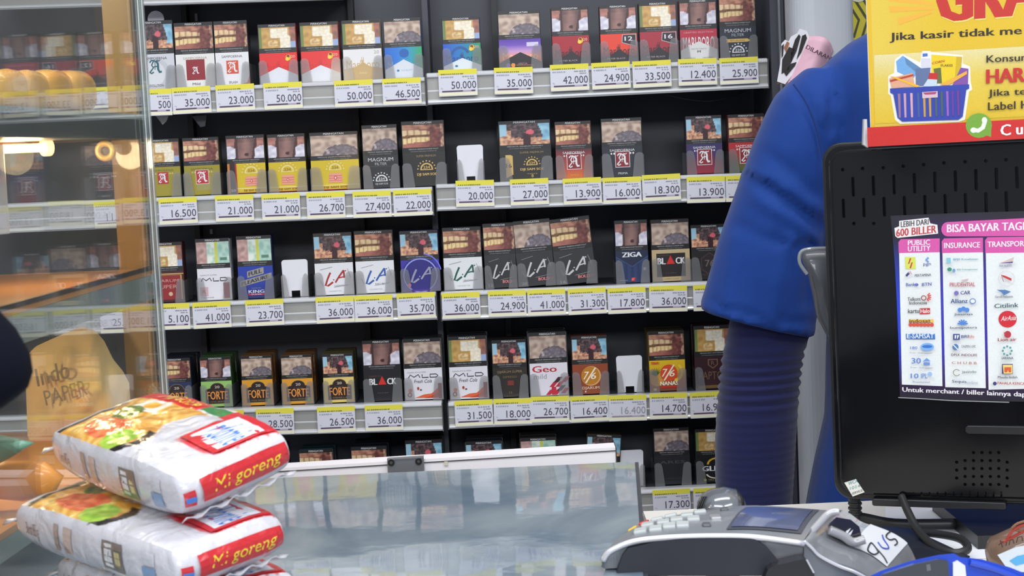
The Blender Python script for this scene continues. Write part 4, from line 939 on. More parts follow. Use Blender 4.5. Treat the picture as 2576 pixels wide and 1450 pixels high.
CRE = [  # crease polylines in the front view, depth (m), width (px)
    ([(1995, 210), (2030, 262), (2060, 330), (2078, 400)], -.0035, 7), ([(2098, 130), (2094, 220), (2090, 330)], -.002, 18), ([(2112, 160), (2108, 340)], .002, 20), ([(2075, 240), (2068, 350)], .0015, 18),
    ([(1872, 442), (1930, 470), (2000, 520), (2060, 562)], -.0038, 14), ([(1880, 425), (1950, 455), (2060, 530)], .003, 20), ([(1900, 500), (1980, 545), (2050, 600)], .003, 16),
    ([(1925, 380), (1990, 430), (2050, 490)], -.002, 14), ([(1850, 560), (1920, 600), (2030, 625)], -.002, 16), ([(1990, 600), (1960, 700), (1940, 800)], .0025, 22), ([(2040, 600), (2030, 760)], -.003, 16), ([(1840, 600), (1825, 760)], .002, 18),
    ([(1762, 772), (1830, 802), (1930, 832), (2045, 838)], .0016, 5), ([(1765, 745), (1835, 778), (1935, 806), (2048, 812)], -.0012, 4)]
for vt in me2.vertices:
    if vt.normal.y < 0.25 and vt.co.x < bx - .02:
        q = proj(vt.co); dsp = 0
        for pl, dep, wd_ in CRE:
            for i in range(len(pl) - 1):
                if abs(q[0] - pl[i][0]) > 260 or abs(q[1] - pl[i][1]) > 260: continue
                dd, t = seg_dist(q, pl[i], pl[i + 1])
                if dd < wd_ * 3:
                    e = 1.15 * dep * math.exp(-(dd / max(16, wd_)) ** 2)
                    dsp = e if abs(e) > abs(dsp) else dsp
        dsp += 0.0016 * noise.noise(vt.co * 22) + .0006 * noise.noise(vt.co * 60)
        vt.co = vt.co + Vector((0, -1, 0)) * dsp
SHIRT = mat('shirt_blue', C(10, 56, 132), 0.75, noise_amt=.06, noise_scale=500, bump=.25, bump_scale=1600, sheen=.15, spec=.25)
obj('shirt', me2, SHIRT, PERSON, smooth=True)
seam = spline([P(x, y, DP - zz) for x, y, zz in ((1996, 212, .049), (2030, 262, .055), (2056, 330, .059), (2070, 395, .060))])
v, f = tubevf(seam, .0009, 6); obj('shoulder_seam', mesh('shoulder_seam', v, f), mat('shirt_dark', C(10, 44, 110), .8), PERSON)
# under-sleeve, knitted ribs
prof = [(770, 1842, 2040), (850, 1826, 2034), (885, 1818, 2022), (930, 1812, 2014), (1000, 1805, 2008), (1100, 1799, 2002), (1200, 1800, 1996), (1300, 1806, 1990), (1350, 1812, 1980)]
rings = []
N = 150
for i in range(N + 1):
    y = 770 + (1350 - 770) * i / N
    for (y0, l0, r0), (y1, l1, r1) in zip(prof, prof[1:]):
        if y0 <= y <= y1: t = (y - y0) / (y1 - y0); l = l0 + (l1 - l0) * t; r = r0 + (r1 - r0) * t
    k = math.exp(-((y - 945) / 75) ** 2)
    wob = (math.sin(y * 2 * math.pi / 26 + 1.6 * math.sin(y / 37)) * 3.6 * k + math.sin(y * 2 * math.pi / 19 + math.sin(y / 23)) * .35)
    c, a, b = pring((l - wob, y + 12), (r + wob, y - 2), DP + .002, ry=.040 + wob * .0004)
    rings.append((c, a, b))
v, f = ring_loft(rings, 40)
obj('arm_sleeve', mesh('arm_sleeve', v, f), mat('sleeve_navy', C(32, 35, 78), .85, noise_amt=.1, noise_scale=700, bump=.4, bump_scale=1500, sheen=.3, spec=.15), PERSON, smooth=True)
v, f = ring_loft([(mir(c), a, b) for c, a, b in rings], 40); obj('arm_sleeve', mesh('arm_sleeve', v, f), MATS['sleeve_navy'], PERSON, smooth=True)
# trousers
for s in (-1, 1):
    v, f = ring_loft([(Vector((bx + s * .07, by, z)), Vector((a, 0, 0)), Vector((0, b, 0))) for z, a, b in ((.93, .06, .08), (.86, .07, .09), (.5, .075, .085), (.1, .06, .07))], 24); obj('trouser_leg', mesh('trouser_leg', v, f), mat('trousers', C(28, 28, 34), .8), PERSON, smooth=True)

# pink curved card and its black and white cut-out, on a wall hook behind the shoulder
DPK = 1.98
n = 14; v = []
a0, a1 = P(2032, 92, DPK), P(1975, 215, DPK); b0, b1 = P(2096, 128, DPK), P(2040, 250, DPK)
rows = 10
for j in range(rows + 1):
    for i in range(n + 1):
        t, u = i / n, j / rows; top = a0.lerp(b0, t); bot = a1.lerp(b1, t); p = top.lerp(bot, u)
        up = (a0 - a1).normalized(); arch = math.sin(t * math.pi)
        p = p + up * arch * .006 * (1 - u) + Vector((0, -.018 * arch, 0)); v.append(p)
f = [(j * (n + 1) + i, j * (n + 1) + i + 1, (j + 1) * (n + 1) + i + 1, (j + 1) * (n + 1) + i) for j in range(rows) for i in range(n)]
PINK = empty('pink_card', a0, 'curved pink card with black lettering and cut-out edge behind the blue shoulder', 'card')
o = part('card_sheet', v, f, mat('pink_paper', C(222, 176, 192), .55), PINK, True)
md = o.modifiers.new('t', 'SOLIDIFY'); md.thickness = .0006
ang = math.atan2(b0.z - a0.z, b0.x - a0.x)
def flat(parent, name, pr, loc, rz, m=None, ang_x=0):
    o = obj(name, pr.build(name, m or MATTE)); o.matrix_world = Matrix.Translation(loc) @ Matrix.Rotation(-rz, 4, 'Y') @ Matrix.Rotation(ang_x, 4, 'X'); mw = o.matrix_world.copy(); bpy.context.view_layer.update(); o.parent = parent; o.matrix_parent_inverse = parent.matrix_world.inverted(); o.matrix_world = mw; return o
q = Print(.0002); q.text('DILARANG', 0, 0, .040, .0052, C(60, 30, 50), .02); q.text('memberi uang', .0, -.044, .020, .0022, C(130, 90, 110))
flat(PINK, 'card_lettering', q, P(2026, 122, DPK - .021), math.radians(-29))
cut = [(1955, 205), (1963, 160), (1966, 110), (1975, 100), (1984, 104), (1990, 92), (2005, 84), (2012, 72), (2030, 78), (2036, 92), (2030, 130), (2000, 180), (1975, 212)]
v, f = prism([P(x, y, DPK - .004) for x, y in cut], (0, .001, 0)); part('cutout_picture', v, f, WHITEP, PINK)
BLK = mat('print_black', C(28, 24, 26), .6)
for k, pl in enumerate(([(1968, 150), (1985, 118), (2000, 124), (1984, 176), (1966, 186)], [(2000, 100), (2010, 86), (2014, 92), (2004, 128), (1990, 158), (1990, 132)], [(2018, 90), (2027, 86), (2030, 96), (2016, 132), (2004, 150)], [(1972, 182), (1990, 160), (2004, 156), (2000, 166), (1978, 192)], [(1966, 116), (1972, 110), (1970, 140), (1966, 146)])):
    v, f = prism([P(x, y, DPK - .0048) for x, y in pl], (0, .0006, 0)); part('black_motif', v, f, BLK, PINK)
v, f = prism([P(x, y, DPK - .0052) for x, y in [(1972, 120), (1980, 104), (1986, 108), (1978, 132)]], (0, .0006, 0)); part('brown_motif', v, f, mat('print_brown', C(150, 100, 70), .6), PINK)
v, f = prism([P(x, y, DPK + .004) for x, y in [(1955, 212), (1962, 186), (1982, 198), (1980, 208)]], (0, .0006, 0)); part('brown_motif', v, f, MATS['print_brown'], PINK)
v, f = tubevf([P(2034, 110, DPK + .001), Vector((P(2034, 110, DPK).x, cy, P(2034, 110, DPK).z))], .0012, 6); part('hook', v, f, mat('steel', C(150, 150, 154), .3, .9), PINK)

# ================================================================== glass counter top (mirror-like acrylic) and white flap behind it
ZG = 1.108
gm = bpy.data.materials.new('frosted_acrylic'); gm.use_nodes = True; nt = gm.node_tree; b = nt.nodes['Principled BSDF']
b.inputs['Roughness'].default_value = .035; b.inputs['IOR'].default_value = 1.55
tc = nt.nodes.new('ShaderNodeTexCoord'); n1 = nt.nodes.new('ShaderNodeTexNoise'); n1.inputs['Scale'].default_value = 9; n1.inputs['Detail'].default_value = 6; n1.inputs['Distortion'].default_value = 1.2
mp = nt.nodes.new('ShaderNodeMapping'); mp.inputs['Scale'].default_value = (1, .6, 1); nt.links.new(tc.outputs['Object'], mp.inputs['Vector']); nt.links.new(mp.outputs[0], n1.inputs['Vector'])
cr = nt.nodes.new('ShaderNodeValToRGB'); cr.color_ramp.elements[0].position = .35; cr.color_ramp.elements[1].position = .68
cr.color_ramp.elements[0].color = (*C(98, 114, 130), 1); cr.color_ramp.elements[1].color = (*C(146, 156, 162), 1)
nt.links.new(n1.outputs['Fac'], cr.inputs[0]); nt.links.new(cr.outputs[0], b.inputs['Base Color'])
n2 = nt.nodes.new('ShaderNodeTexNoise'); n2.inputs['Scale'].default_value = 7; n2.inputs['Detail'].default_value = 1; nt.links.new(tc.outputs['Object'], n2.inputs['Vector'])
n3 = nt.nodes.new('ShaderNodeTexNoise'); n3.inputs['Scale'].default_value = 45; n3.inputs['Detail'].default_value = 2; nt.links.new(tc.outputs['Object'], n3.inputs['Vector'])
ad = nt.nodes.new('ShaderNodeMath'); ad.operation = 'MULTIPLY_ADD'; ad.inputs[1].default_value = .035; nt.links.new(n3.outputs['Fac'], ad.inputs[0]); nt.links.new(n2.outputs['Fac'], ad.inputs[2])
bp = nt.nodes.new('ShaderNodeBump'); bp.inputs['Strength'].default_value = .35; bp.inputs['Distance'].default_value = .004; nt.links.new(ad.outputs[0], bp.inputs['Height']); nt.links.new(bp.outputs[0], b.inputs['Normal'])
g1, g2, g3 = PZ(-900, 1275, ZG), PZ(1597, 1162, ZG), PZ(1607, 1300, ZG)
edge = (g3 - g2); g4 = g2 + edge * ((-1.72 - g2.y) / edge.y)
GL = empty('acrylic_counter_top', (g2.x, g2.y, ZG), 'large glossy blue-grey acrylic sheet covering the low display case in front', 'counter top')
lowz = 0.0
v, f = prism([(g1.x, g1.y, ZG), (g2.x, g2.y, ZG), (g4.x, g4.y, ZG), (g1.x, -1.72, ZG)], (0, 0, -.006)); part('acrylic_sheet', v, f, gm, GL)
v, f = prism([(g2.x, g2.y, ZG - .0005), (g2.x + .0028, g2.y, ZG - .0005), (g4.x + .0028, g4.y, ZG - .0005), (g4.x, g4.y, ZG - .0005)], (0, 0, -.03)); part('side_edge', v, f, mat('edge_dark', C(52, 58, 66), .3), GL)
CASE = empty('display_case', (g1.x, -1.4, 0), 'low grey display case under the acrylic sheet', 'display case')
v, f = boxvf((g1.x, -1.70, .04), (min(g2.x, g4.x) - .006, g2.y + (-.002), ZG - .0062)); part('case_body', v, f, mat('case_grey', C(120, 124, 128), .5), CASE)
v, f = boxvf((g1.x, -1.66, 0), (g2.x - .03, g2.y - .03, .04)); part('plinth', v, f, BLACK, CASE)
# white flap
FL = empty('white_flap', P(1100, 1150, 1.235), 'white board flap with a metal clip standing behind the acrylic sheet', 'board')
A, B = P(520, 1190, 1.235), P(1548, 1126, 1.235); lo = .075
WB = mat('white_laminate', C(226, 222, 226), .4, noise_amt=.03)
v = []
for Q in (A, B): v += [(Q.x, Q.y, Q.z), (Q.x, Q.y + .020, Q.z), (Q.x, Q.y + .020, Q.z - lo), (Q.x, Q.y, Q.z - lo)]
f = [(0, 1, 2, 3), (7, 6, 5, 4), (0, 4, 5, 1), (1, 5, 6, 2), (2, 6, 7, 3), (3, 7, 4, 0)]
part('board', v, f, WB, FL)
A2, B2 = A + Vector((0, -.001, -.0022)), B + Vector((0, -.001, -.0022))
v, f = prism([A2, B2, B2 + Vector((0, 0, -.0007)), A2 + Vector((0, 0, -.0007))], (0, .0006, 0)); part('dark_joint', v, f, mat('joint_dark', C(60, 58, 56), .7), FL)
v, f = prism([B + Vector((.0001, -.001, 0)), B + Vector((.0008, -.001, 0)), B + Vector((.0008, -.001, -.016)), B + Vector((.0001, -.001, -.016))], (0, .02, 0)); part('dark_joint', v, f, MATS['joint_dark'], FL)
STEEL = mat('brushed_steel', C(176, 178, 182), .28, .85)
c0, c1 = P(974, 1158, 1.231), P(1066, 1152, 1.231)
dx = (c1 - c0)
v, f = prism([c0, c1, c1 + Vector((0, 0, -.0105)), c0 + Vector((0, 0, -.0105))], (0, .0016, 0)); cl = part('metal_clip', v, f, STEEL, FL)
o = part('clip_lip', *prism([c0 + Vector((0, -.0015, .001)), c1 + Vector((0, -.0015, .001)), c1 + Vector((0, -.0015, 0)), c0 + Vector((0, -.0015, 0))], (0, .006, 0)), STEEL, FL)
for px, py in ((984, 1165), (1053, 1162)):
    c = P(px, py, 1.2295); pts = [(c.x + .0027 * math.cos(a), c.y, c.z + .0027 * math.sin(a)) for a in [2 * math.pi * i / 16 for i in range(16)]]
    part('screw', *prism(pts, (0, .0008, 0)), mat('screw_dark', C(50, 48, 48), .35, .6), FL)
    pts = [(c.x + .0011 * math.cos(a), c.y - .0004, c.z + .0011 * math.sin(a)) for a in [2 * math.pi * i / 12 for i in range(12)]]
    part('screw_socket', *prism(pts, (0, .0004, 0)), mat('socket', C(90, 90, 92), .4, .6), FL)
c = P(1122, 1167, 1.2335); part('paper_scrap', *boxvf((c.x - .0014, c.y, c.z - .0016), (c.x + .0014, c.y + .0006, c.z + .0016)), mat('scrap', C(196, 188, 170), .8), FL)

# ================================================================== bread showcase on the left
SH = empty('bread_showcase', P(300, 1000, 1.1) * 1.0, 'glass-sided bread showcase with wooden shelves and a warm lamp', 'showcase')
pA = P(402, 700, 1.2); pB = P(-100, 700, .83)
dirp = Vector((pB.x - pA.x, pB.y - pA.y, 0)).normalized(); nrm = Vector((-dirp.y, dirp.x, 0)) * -1
if nrm.x < 0: nrm = -nrm
pB = pA + dirp * .62
def along(t, off=0.0, z=0.0): q = pA + dirp * t + nrm * off; return Vector((q.x, q.y, z))
ZB, ZT = ZG + .001, 1.62
t_ = .003
v, f = prism([along(0, 0, ZB), along(.62, 0, ZB), along(.62, -t_, ZB), along(0, -t_, ZB)], (0, 0, ZT - ZB)); part('side_pane', v, f, GLASS, SH)
for off in (0.0,):
    v, f = prism([along(-.0035, .0006, ZB), along(0, .0006, ZB), along(0, -t_ - .0006, ZB), along(-.0035, -t_ - .0006, ZB)], (0, 0, ZT - ZB)); part('pane_edge', v, f, EDGE, SH)
for t0, w_ in ((0.002, .0007), (.013, .0007)):
    v, f = prism([along(t0, .0012, ZB), along(t0 + w_ * 2, .0012, ZB), along(t0 + w_ * 2, .0003, ZB), along(t0, .0003, ZB)], (0, 0, ZT - ZB)); part('corner_bead', v, f, mat('bead', C(176, 186, 190), .2, coat=.6), SH)
WOOD = mat('orange_wood', C(226, 156, 78), .42, noise_amt=.12, noise_scale=8, coat=.3)
BAMB = mat('amber_post', C(176, 132, 48), .35, coat=.5, noise_amt=.1, noise_scale=10)
PALE = mat('pale_edge', C(150, 164, 158), .3, coat=.4)
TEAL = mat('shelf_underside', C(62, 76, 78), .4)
def shelf(z, th, name, m, back=-.004):
    v, f = prism([along(back, -t_ - .001, z), along(.60, -t_ - .001, z), along(.60, -.32, z), along(back, -.32, z)], (0, 0, -th)); o = part(name, v, f, m, SH)
    return o
shelf(1.272, .004, 'wood_shelf', WOOD); shelf(1.2678, .018, 'shelf_edge', PALE)
v, f = prism([along(-.004, -t_ - .0005, 1.2745), along(.60, -t_ - .0005, 1.2745), along(.60, -t_ - .003, 1.2745), along(-.004, -t_ - .003, 1.2745)], (0, 0, -.003)); part('dark_seal', v, f, mat('seal', C(50, 36, 30), .6), SH)
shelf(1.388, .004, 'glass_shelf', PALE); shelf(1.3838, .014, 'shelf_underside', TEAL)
shelf(1.150, .004, 'wood_shelf', WOOD); shelf(1.1458, .012, 'shelf_edge', PALE)
a = along(.000, -.020, 0); bpost = P(310, 300, 1.21)
v, f = boxvf((bpost.x - .0105, bpost.y, ZB), (bpost.x + .0105, bpost.y + .018, ZT)); part('corner_post', v, f, BAMB, SH)
bp2 = P(374, 300, 1.22); v, f = boxvf((bp2.x - .0070, bp2.y, ZB), (bp2.x + .0005, bp2.y + .004, ZT)); part('dark_strip', v, f, mat('strip_dark', C(44, 50, 62), .4), SH)
bulb('showcase_lamp_and_fill', tuple(P(60, 395, 1.06)), 0.5, (1.0, .72, .40), .012); bulb('showcase_lamp_and_fill', tuple(along(.22, -.10, 1.245)), 0.9, (1.0, .78, .5), .012); bulb('showcase_lamp_and_fill', tuple(along(.16, -.07, 1.52)), 0.6, (1.0, .85, .6), .012)  # bulb at the lamp tube, then added fills brightening lower shelf and bread
# lamp
la, lb = P(-60, 378, 1.06), P(122, 371, 1.10)
v, f = tubevf([la, lb - (lb - la).normalized() * .004], .0030, 12); part('lamp_tube', v, f, mat('lamp_glow', (1.0, .62, .22), emit=7), SH)
v, f = tubevf([lb - (lb - la).normalized() * .004, lb + (lb - la).normalized() * .001], .0060, 14); part('lamp_end_cap', v, f, mat('lamp_cap', (1.0, .60, .25), emit=3), SH)
ma, mb = P(-60, 356, 1.08), P(345, 336, 1.19); v, f = prism([ma, mb, mb + Vector((0, 0, -.0035)), ma + Vector((0, 0, -.0035))], (0, .01, 0)); part('lamp_rail', v, f, mat('lamp_rail', C(150, 96, 50), .4), SH)
kc = P(265, 380, 1.115)
def torusvf(c, R, r, n=24, m=10):
    v = [c + Vector(((R + r * math.cos(b)) * math.cos(a), -r * math.sin(b), (R + r * math.cos(b)) * math.sin(a))) for a in [2 * math.pi * i / n for i in range(n)] for b in [2 * math.pi * j / m for j in range(m)]]
    f = [(i * m + j, i * m + (j + 1) % m, ((i + 1) % n) * m + (j + 1) % m, ((i + 1) % n) * m + j) for i in range(n) for j in range(m)]
    return v, f
v, f = torusvf(kc, .0052, .0022); part('round_knob', v, f, mat('knob_brass', C(206, 172, 100), .35, .2), SH, True)
v, f = tubevf([kc + Vector((0, .001, 0)), kc + Vector((0, .004, 0))], .0048, 16); part('knob_core', v, f, mat('knob_dark', C(50, 40, 34), .4), SH)
# bread rolls
BREAD = mat('bread_wrap', C(234, 176, 70), .38, coat=.6, noise_amt=.12, noise_scale=60)
for i, (px, w_, d, py) in enumerate(((18, 44, 1.02, 176), (68, 40, 1.05, 178), (122, 46, 1.09, 176), (178, 48, 1.13, 178))):
    zb_ = 1.3885; top = P(px, py, d); hw = w_ * d / F; hh = (top.z - zb_)
    bm = bmesh.new(); bmesh.ops.create_uvsphere(bm, u_segments=28, v_segments=18, radius=1)
    for q in bm.verts:
        x, y, z = q.co; sgn = lambda a, e: math.copysign(abs(a) ** e, a)
        q.co = Vector((sgn(x, .75) * hw, sgn(y, .6) * .030, (sgn(z, .7) * .5 + .5) * hh)); q.co.z += .0008 * noise.noise(q.co * 120) * (q.co.z > .002)
        q.co.z = max(q.co.z, 0)
    me = bpy.data.meshes.new('bread_roll'); bm.to_mesh(me); bm.free()
    o = obj('bread_roll', me, BREAD, smooth=True); o.location = (top.x, top.y, zb_)
    tag(o, ('leftmost', 'second from the left', 'third from the left', 'rightmost')[i] + ' yellow bread roll on the upper showcase shelf', 'bread', 'bread rolls on the showcase shelf')
# white pole at the far left
c = P(2, 300, .98); v, f = prism([(c.x - .012 + .012 * math.cos(a), c.y + .012 * math.sin(a), 1.312) for a in [2 * math.pi * i / 20 for i in range(20)]], (0, 0, .055))
o = obj('white_cup', mesh('white_cup', v, f), WHITEP); 
o.matrix_world = Matrix.Translation((0, 0, -.0)); tag(o, 'white rounded cup edge at the far left under the bread shelf', 'cup')
# paper bag: crumpled, pale yellow
bm = bmesh.new(); bmesh.ops.create_grid(bm, x_segments=26, y_segments=30, size=.5)
bag = empty('paper_bag', P(190, 1000, 1.02), 'crumpled pale yellow paper bag leaning inside the showcase behind the noodle packets', 'bag')
outl = [(62, 900), (90, 872), (120, 858), (165, 838), (205, 822), (240, 832), (262, 858), (285, 905), (310, 935), (325, 965), (330, 1040), (328, 1100), (200, 1106), (70, 1112), (66, 1000)]
cpx, cpy = 195, 990
def bagpt(s, t, side):
    # s angle fraction, t 0 rim..1 centre
    k = s * len(outl); i = int(k) % len(outl); u = k - int(k); a = outl[i]; b_ = outl[(i + 1) % len(outl)]
    ex, ey = a[0] + (b_[0] - a[0]) * u, a[1] + (b_[1] - a[1]) * u
    px, py = ex + (cpx - ex) * t, ey + (cpy - ey) * t
    dd = .020 * (1 - (1 - t) ** 2) + .006 * noise.noise(Vector((px / 38, py / 60, side * 3))) * min(1, t * 3)
    return P(px, py, 1.175 - side * dd)
v = []; f = []; nS, nT = 80, 16
for side in (1, -1):
    b0_ = len(v)
    for j in range(nT + 1):
        for i in range(nS): v.append(bagpt(i / nS, j / nT, side))
    for j in range(nT):
        for i in range(nS): f.append((b0_ + j * nS + i, b0_ + j * nS + (i + 1) % nS, b0_ + (j + 1) * nS + (i + 1) % nS, b0_ + (j + 1) * nS + i))
bm.free()
part('bag_body', v, f, mat('kraft_yellow', C(240, 214, 150), .7, noise_amt=.1, noise_scale=30), bag, True)
q = Print(.0002); q.text('Indo', 0, .011, .026, .013, C(124, 112, 84), .02, .15); q.text('PAPER', .002, -.004, .032, .011, C(136, 122, 92), .01, .1)
flat(bag, 'bag_lettering', q, P(106, 1010, 1.150), math.radians(13))
# teal packet and yellow wrap near the left edge
def blobby(name, pts, d, dep, m, label, cat, t=.02, seed=0):
    v0 = [P(x, y, d) for x, y in pts]; c = sum(v0, Vector()) / len(v0); n_ = len(pts); v = []; f = []
    L = 7
    for j in range(L + 1):
        a = math.pi * j / L; k = math.sin(a) ** .5 if 0 < j < L else .02; off = -math.cos(a) * t / 2
        for i, p in enumerate(v0):
            q = c + (p - c) * (k * 1.0); q = q + Vector((0, off + dep, 0)); q += Vector((1, 1, 1)) * .002 * noise.noise(q * 40 + Vector((seed, 0, 0))); v.append(q)
    for j in range(L):
        for i in range(n_): f.append((j * n_ + i, j * n_ + (i + 1) % n_, (j + 1) * n_ + (i + 1) % n_, (j + 1) * n_ + i))
    f.append(tuple(reversed(range(n_)))); f.append(tuple(range(L * n_, (L + 1) * n_)))
    o = obj(name, mesh(name, v, f), m, smooth=True); return tag(o, label, cat)
# ================================================================== frames for flat things placed in space
class Frame:
    def __init__(s, O, ex, ez):
        s.O = O; s.ex = ex.normalized(); s.ez = (ez - s.ex * ez.dot(s.ex)).normalized(); s.ey = s.ez.cross(s.ex)
        s.M = Matrix(((s.ex.x, s.ey.x, s.ez.x, O.x), (s.ex.y, s.ey.y, s.ez.y, O.y), (s.ex.z, s.ey.z, s.ez.z, O.z), (0, 0, 0, 1)))
    def loc(s, px, py, off=0.0):
        r = ray(px, py); o = s.O + s.ey * off; t = (o - CAM).dot(s.ey) / r.dot(s.ey); p = CAM + r * t - s.O
        return (p.dot(s.ex), p.dot(s.ez))
def ptext(q, fr, t, x0, y0, x1, y1, h, col, bold=0.0, shear=0.0):
    v, f = text_geo(t, bold, shear); A, B, D = Vector(fr.loc(x0, y0)), Vector(fr.loc(x1, y1)), Vector(fr.loc(x0, y0 - h))
    q._add([tuple(A + (B - A) * p[0] + (D - A) * p[1]) for p in v], f, col, 3 if bold else 1)
def ppoly(q, fr, pts, col): q.poly([fr.loc(*p) for p in pts], col)
def pdisc(q, fr, x, y, rx, ry, col, n=20): ppoly(q, fr, [(x + rx * math.cos(2 * math.pi * i / n), y + ry * math.sin(2 * math.pi * i / n)) for i in range(n)], col)
def framed(parent, name, me, fr, m=None, off=0.0):
    if m is not None: me.materials.clear(); me.materials.append(m)
    o = bpy.data.objects.new(name, me); COL.objects.link(o); mw = Matrix.Translation(fr.ey * off) @ fr.M
    if parent is not None: o.parent = parent; o.matrix_parent_inverse = parent.matrix_world.inverted()
    o.matrix_world = mw; return o
def xz_prism(pts, y0, y1, name='p'):
    v, f = prism([(a, y0, b) for a, b in pts], (0, y1 - y0, 0)); me = mesh(name, v, f)
    bm = bmesh.new(); bm.from_mesh(me); bmesh.ops.recalc_face_normals(bm, faces=bm.faces); bm.to_mesh(me); bm.free(); return me

# ================================================================== counter
ZC = 1.005
CT = empty('cash_counter', (0.45, -0.9, 0), 'white topped cash counter under the monitor and card terminal', 'counter')
cA, cB = PZ(1618, 1287, ZC), PZ(2900, 1240, ZC)
xl = cA.x
v, f = prism([(xl, cA.y, ZC), (1.2, cA.y + .005, ZC), (1.2, -1.62, ZC), (xl, -1.62, ZC)], (0, 0, -.022)); part('counter_top', v, f, mat('counter_white', C(226, 222, 214), .45, noise_amt=.03), CT)
v, f = boxvf((xl + .01, -1.60, 0), (1.19, cA.y - .01, ZC - .022)); part('counter_body', v, f, mat('counter_grey', C(96, 98, 102), .5), CT)
v, f = boxvf((xl + .004, cA.y - .03, ZC - .05), (xl + .01, cA.y - .002, ZC - .0225)); part('edge_bracket', v, f, BLACK, CT)

# ================================================================== monitor seen from behind
MO, ML, MR = P(2064, 362, 1.36), P(2090, 1258, 1.36), P(2576, 335, 1.298)
MF = Frame(MO, MR - MO, MO - ML)
mw_, mh_ = 0.345, (MO - ML).length
GLB = mat('gloss_black', C(13, 13, 16), .14, coat=.05, noise_amt=.2, noise_scale=14, spec=.4)
SATB = mat('satin_black', C(26, 26, 29), .38, noise_amt=.15, noise_scale=20)
MON = empty('pos_monitor', MO, 'black monitor seen from behind, with vent slots, standing on the counter', 'monitor')
def shell(x0, z0, x1, z1, r, y0, y1, bevel):
    me = xz_prism(rrect(x0, z0, x1, z1, r, 8), y0, y1); bm = bmesh.new(); bm.from_mesh(me)
    if bevel:
        ed = [e for e in bm.edges if abs(e.verts[0].co.y - e.verts[1].co.y) < 1e-6 and min(e.verts[0].co.y, e.verts[1].co.y) < y0 + 1e-6]
        bmesh.ops.bevel(bm, geom=ed, offset=bevel, segments=4, affect='EDGES', profile=.6)
    bm.to_mesh(me); bm.free(); return me
framed(MON, 'bezel_rim', shell(0, -mh_, mw_, 0, .016, .004, .028, .002), MF, SATB)
framed(MON, 'rim_step', shell(.0028, -mh_ + .0028, mw_ - .003, -.0028, .015, .0015, .010, .001), MF, GLB)
cover = shell(.0065, -mh_ + .006, mw_ - .006, -.006, .013, -.004, .004, .0035)
cov = framed(MON, 'back_cover', cover, MF, GLB)
cut = bmesh.new()
def cutter(cx, cy, w, h):
    a = MF.loc(cx, cy); b = MF.loc(cx, cy + h / 2); t = MF.loc(cx, cy - h / 2); sw = w / 2 * 1.33 / F; hh = abs(t[1] - b[1]) / 2
    me = xz_prism(rrect(a[0] - sw, a[1] - hh, a[0] + sw, a[1] + hh, sw * .95, 4), -.01, .0015); cut.from_mesh(me); bpy.data.meshes.remove(me)
for i, (x, y) in enumerate(((2122, 427), (2172, 424), (2224, 422), (2274, 418), (2325, 414), (2376, 410), (2429, 407), (2481, 405), (2532, 402))): cutter(x, y, 9, 9)
for i in range(9):
    x = 2148 + 51.4 * i; cutter(x, 470 - 3.0 * i, 8, 50 + .7 * i)
    x = 2124 + 51.1 * i; cutter(x, 524 - 2.1 * i, 8, 49 + .6 * i)
for x in (2150, 2200): cutter(x, 562, 9, 9)
for j in range(5):
    for i in range(7):
        if (j == 0 and i not in (2, 3, 4, 5)) or (j == 4 and i in (0,)): continue
        cutter(2408 + 21.1 * i + (0 if True else 10), 1137 + 20 * j + (4 if i in (0, 6) else 0), 8, 8)
for i in range(12): cutter(2300 + 20 * i, 1244 - .2 * i, 5, 16)
cm = bpy.data.meshes.new('cut'); cut.to_mesh(cm); cut.free(); co = bpy.data.objects.new('cut', cm); COL.objects.link(co); co.matrix_world = cov.matrix_world
md = cov.modifiers.new('b', 'BOOLEAN'); md.object = co; md.operation = 'DIFFERENCE'; md.solver = 'EXACT'
dg = bpy.context.evaluated_depsgraph_get(); dg.update(); nm_ = bpy.data.meshes.new_from_object(cov.evaluated_get(dg)); cov.modifiers.clear(); cov.data = nm_; bpy.data.objects.remove(co); bpy.data.meshes.remove(cm)
nm_.materials.clear(); nm_.materials.append(GLB)
# lower hinge recess and ribs, bottom bar
a = MF.loc(2430, 1068); b = MF.loc(2560, 1085); framed(MON, 'hinge_recess', shell(a[0], a[1] - .007, b[0] + .06, a[1], .003, -.007, -.002, .001), MF, SATB)
a = MF.loc(2196, 1252); b = MF.loc(2532, 1268); framed(MON, 'bottom_bar', shell(a[0], a[1] - .0062, b[0], a[1], .002, -.006, .012, .001), MF, SATB)
st0 = MF.M @ Vector((.2, .015, -mh_ + .03)); 
v, f = boxvf((st0.x - .03, st0.y + .012, ZC + .012), (st0.x + .03, st0.y + .03, st0.z)); part('stand_post', v, f, SATB, MON)
v, f = boxvf((st0.x - .09, st0.y - .02, ZC), (st0.x + .09, st0.y + .12, ZC + .012)); part('stand_foot', v, f, SATB, MON)
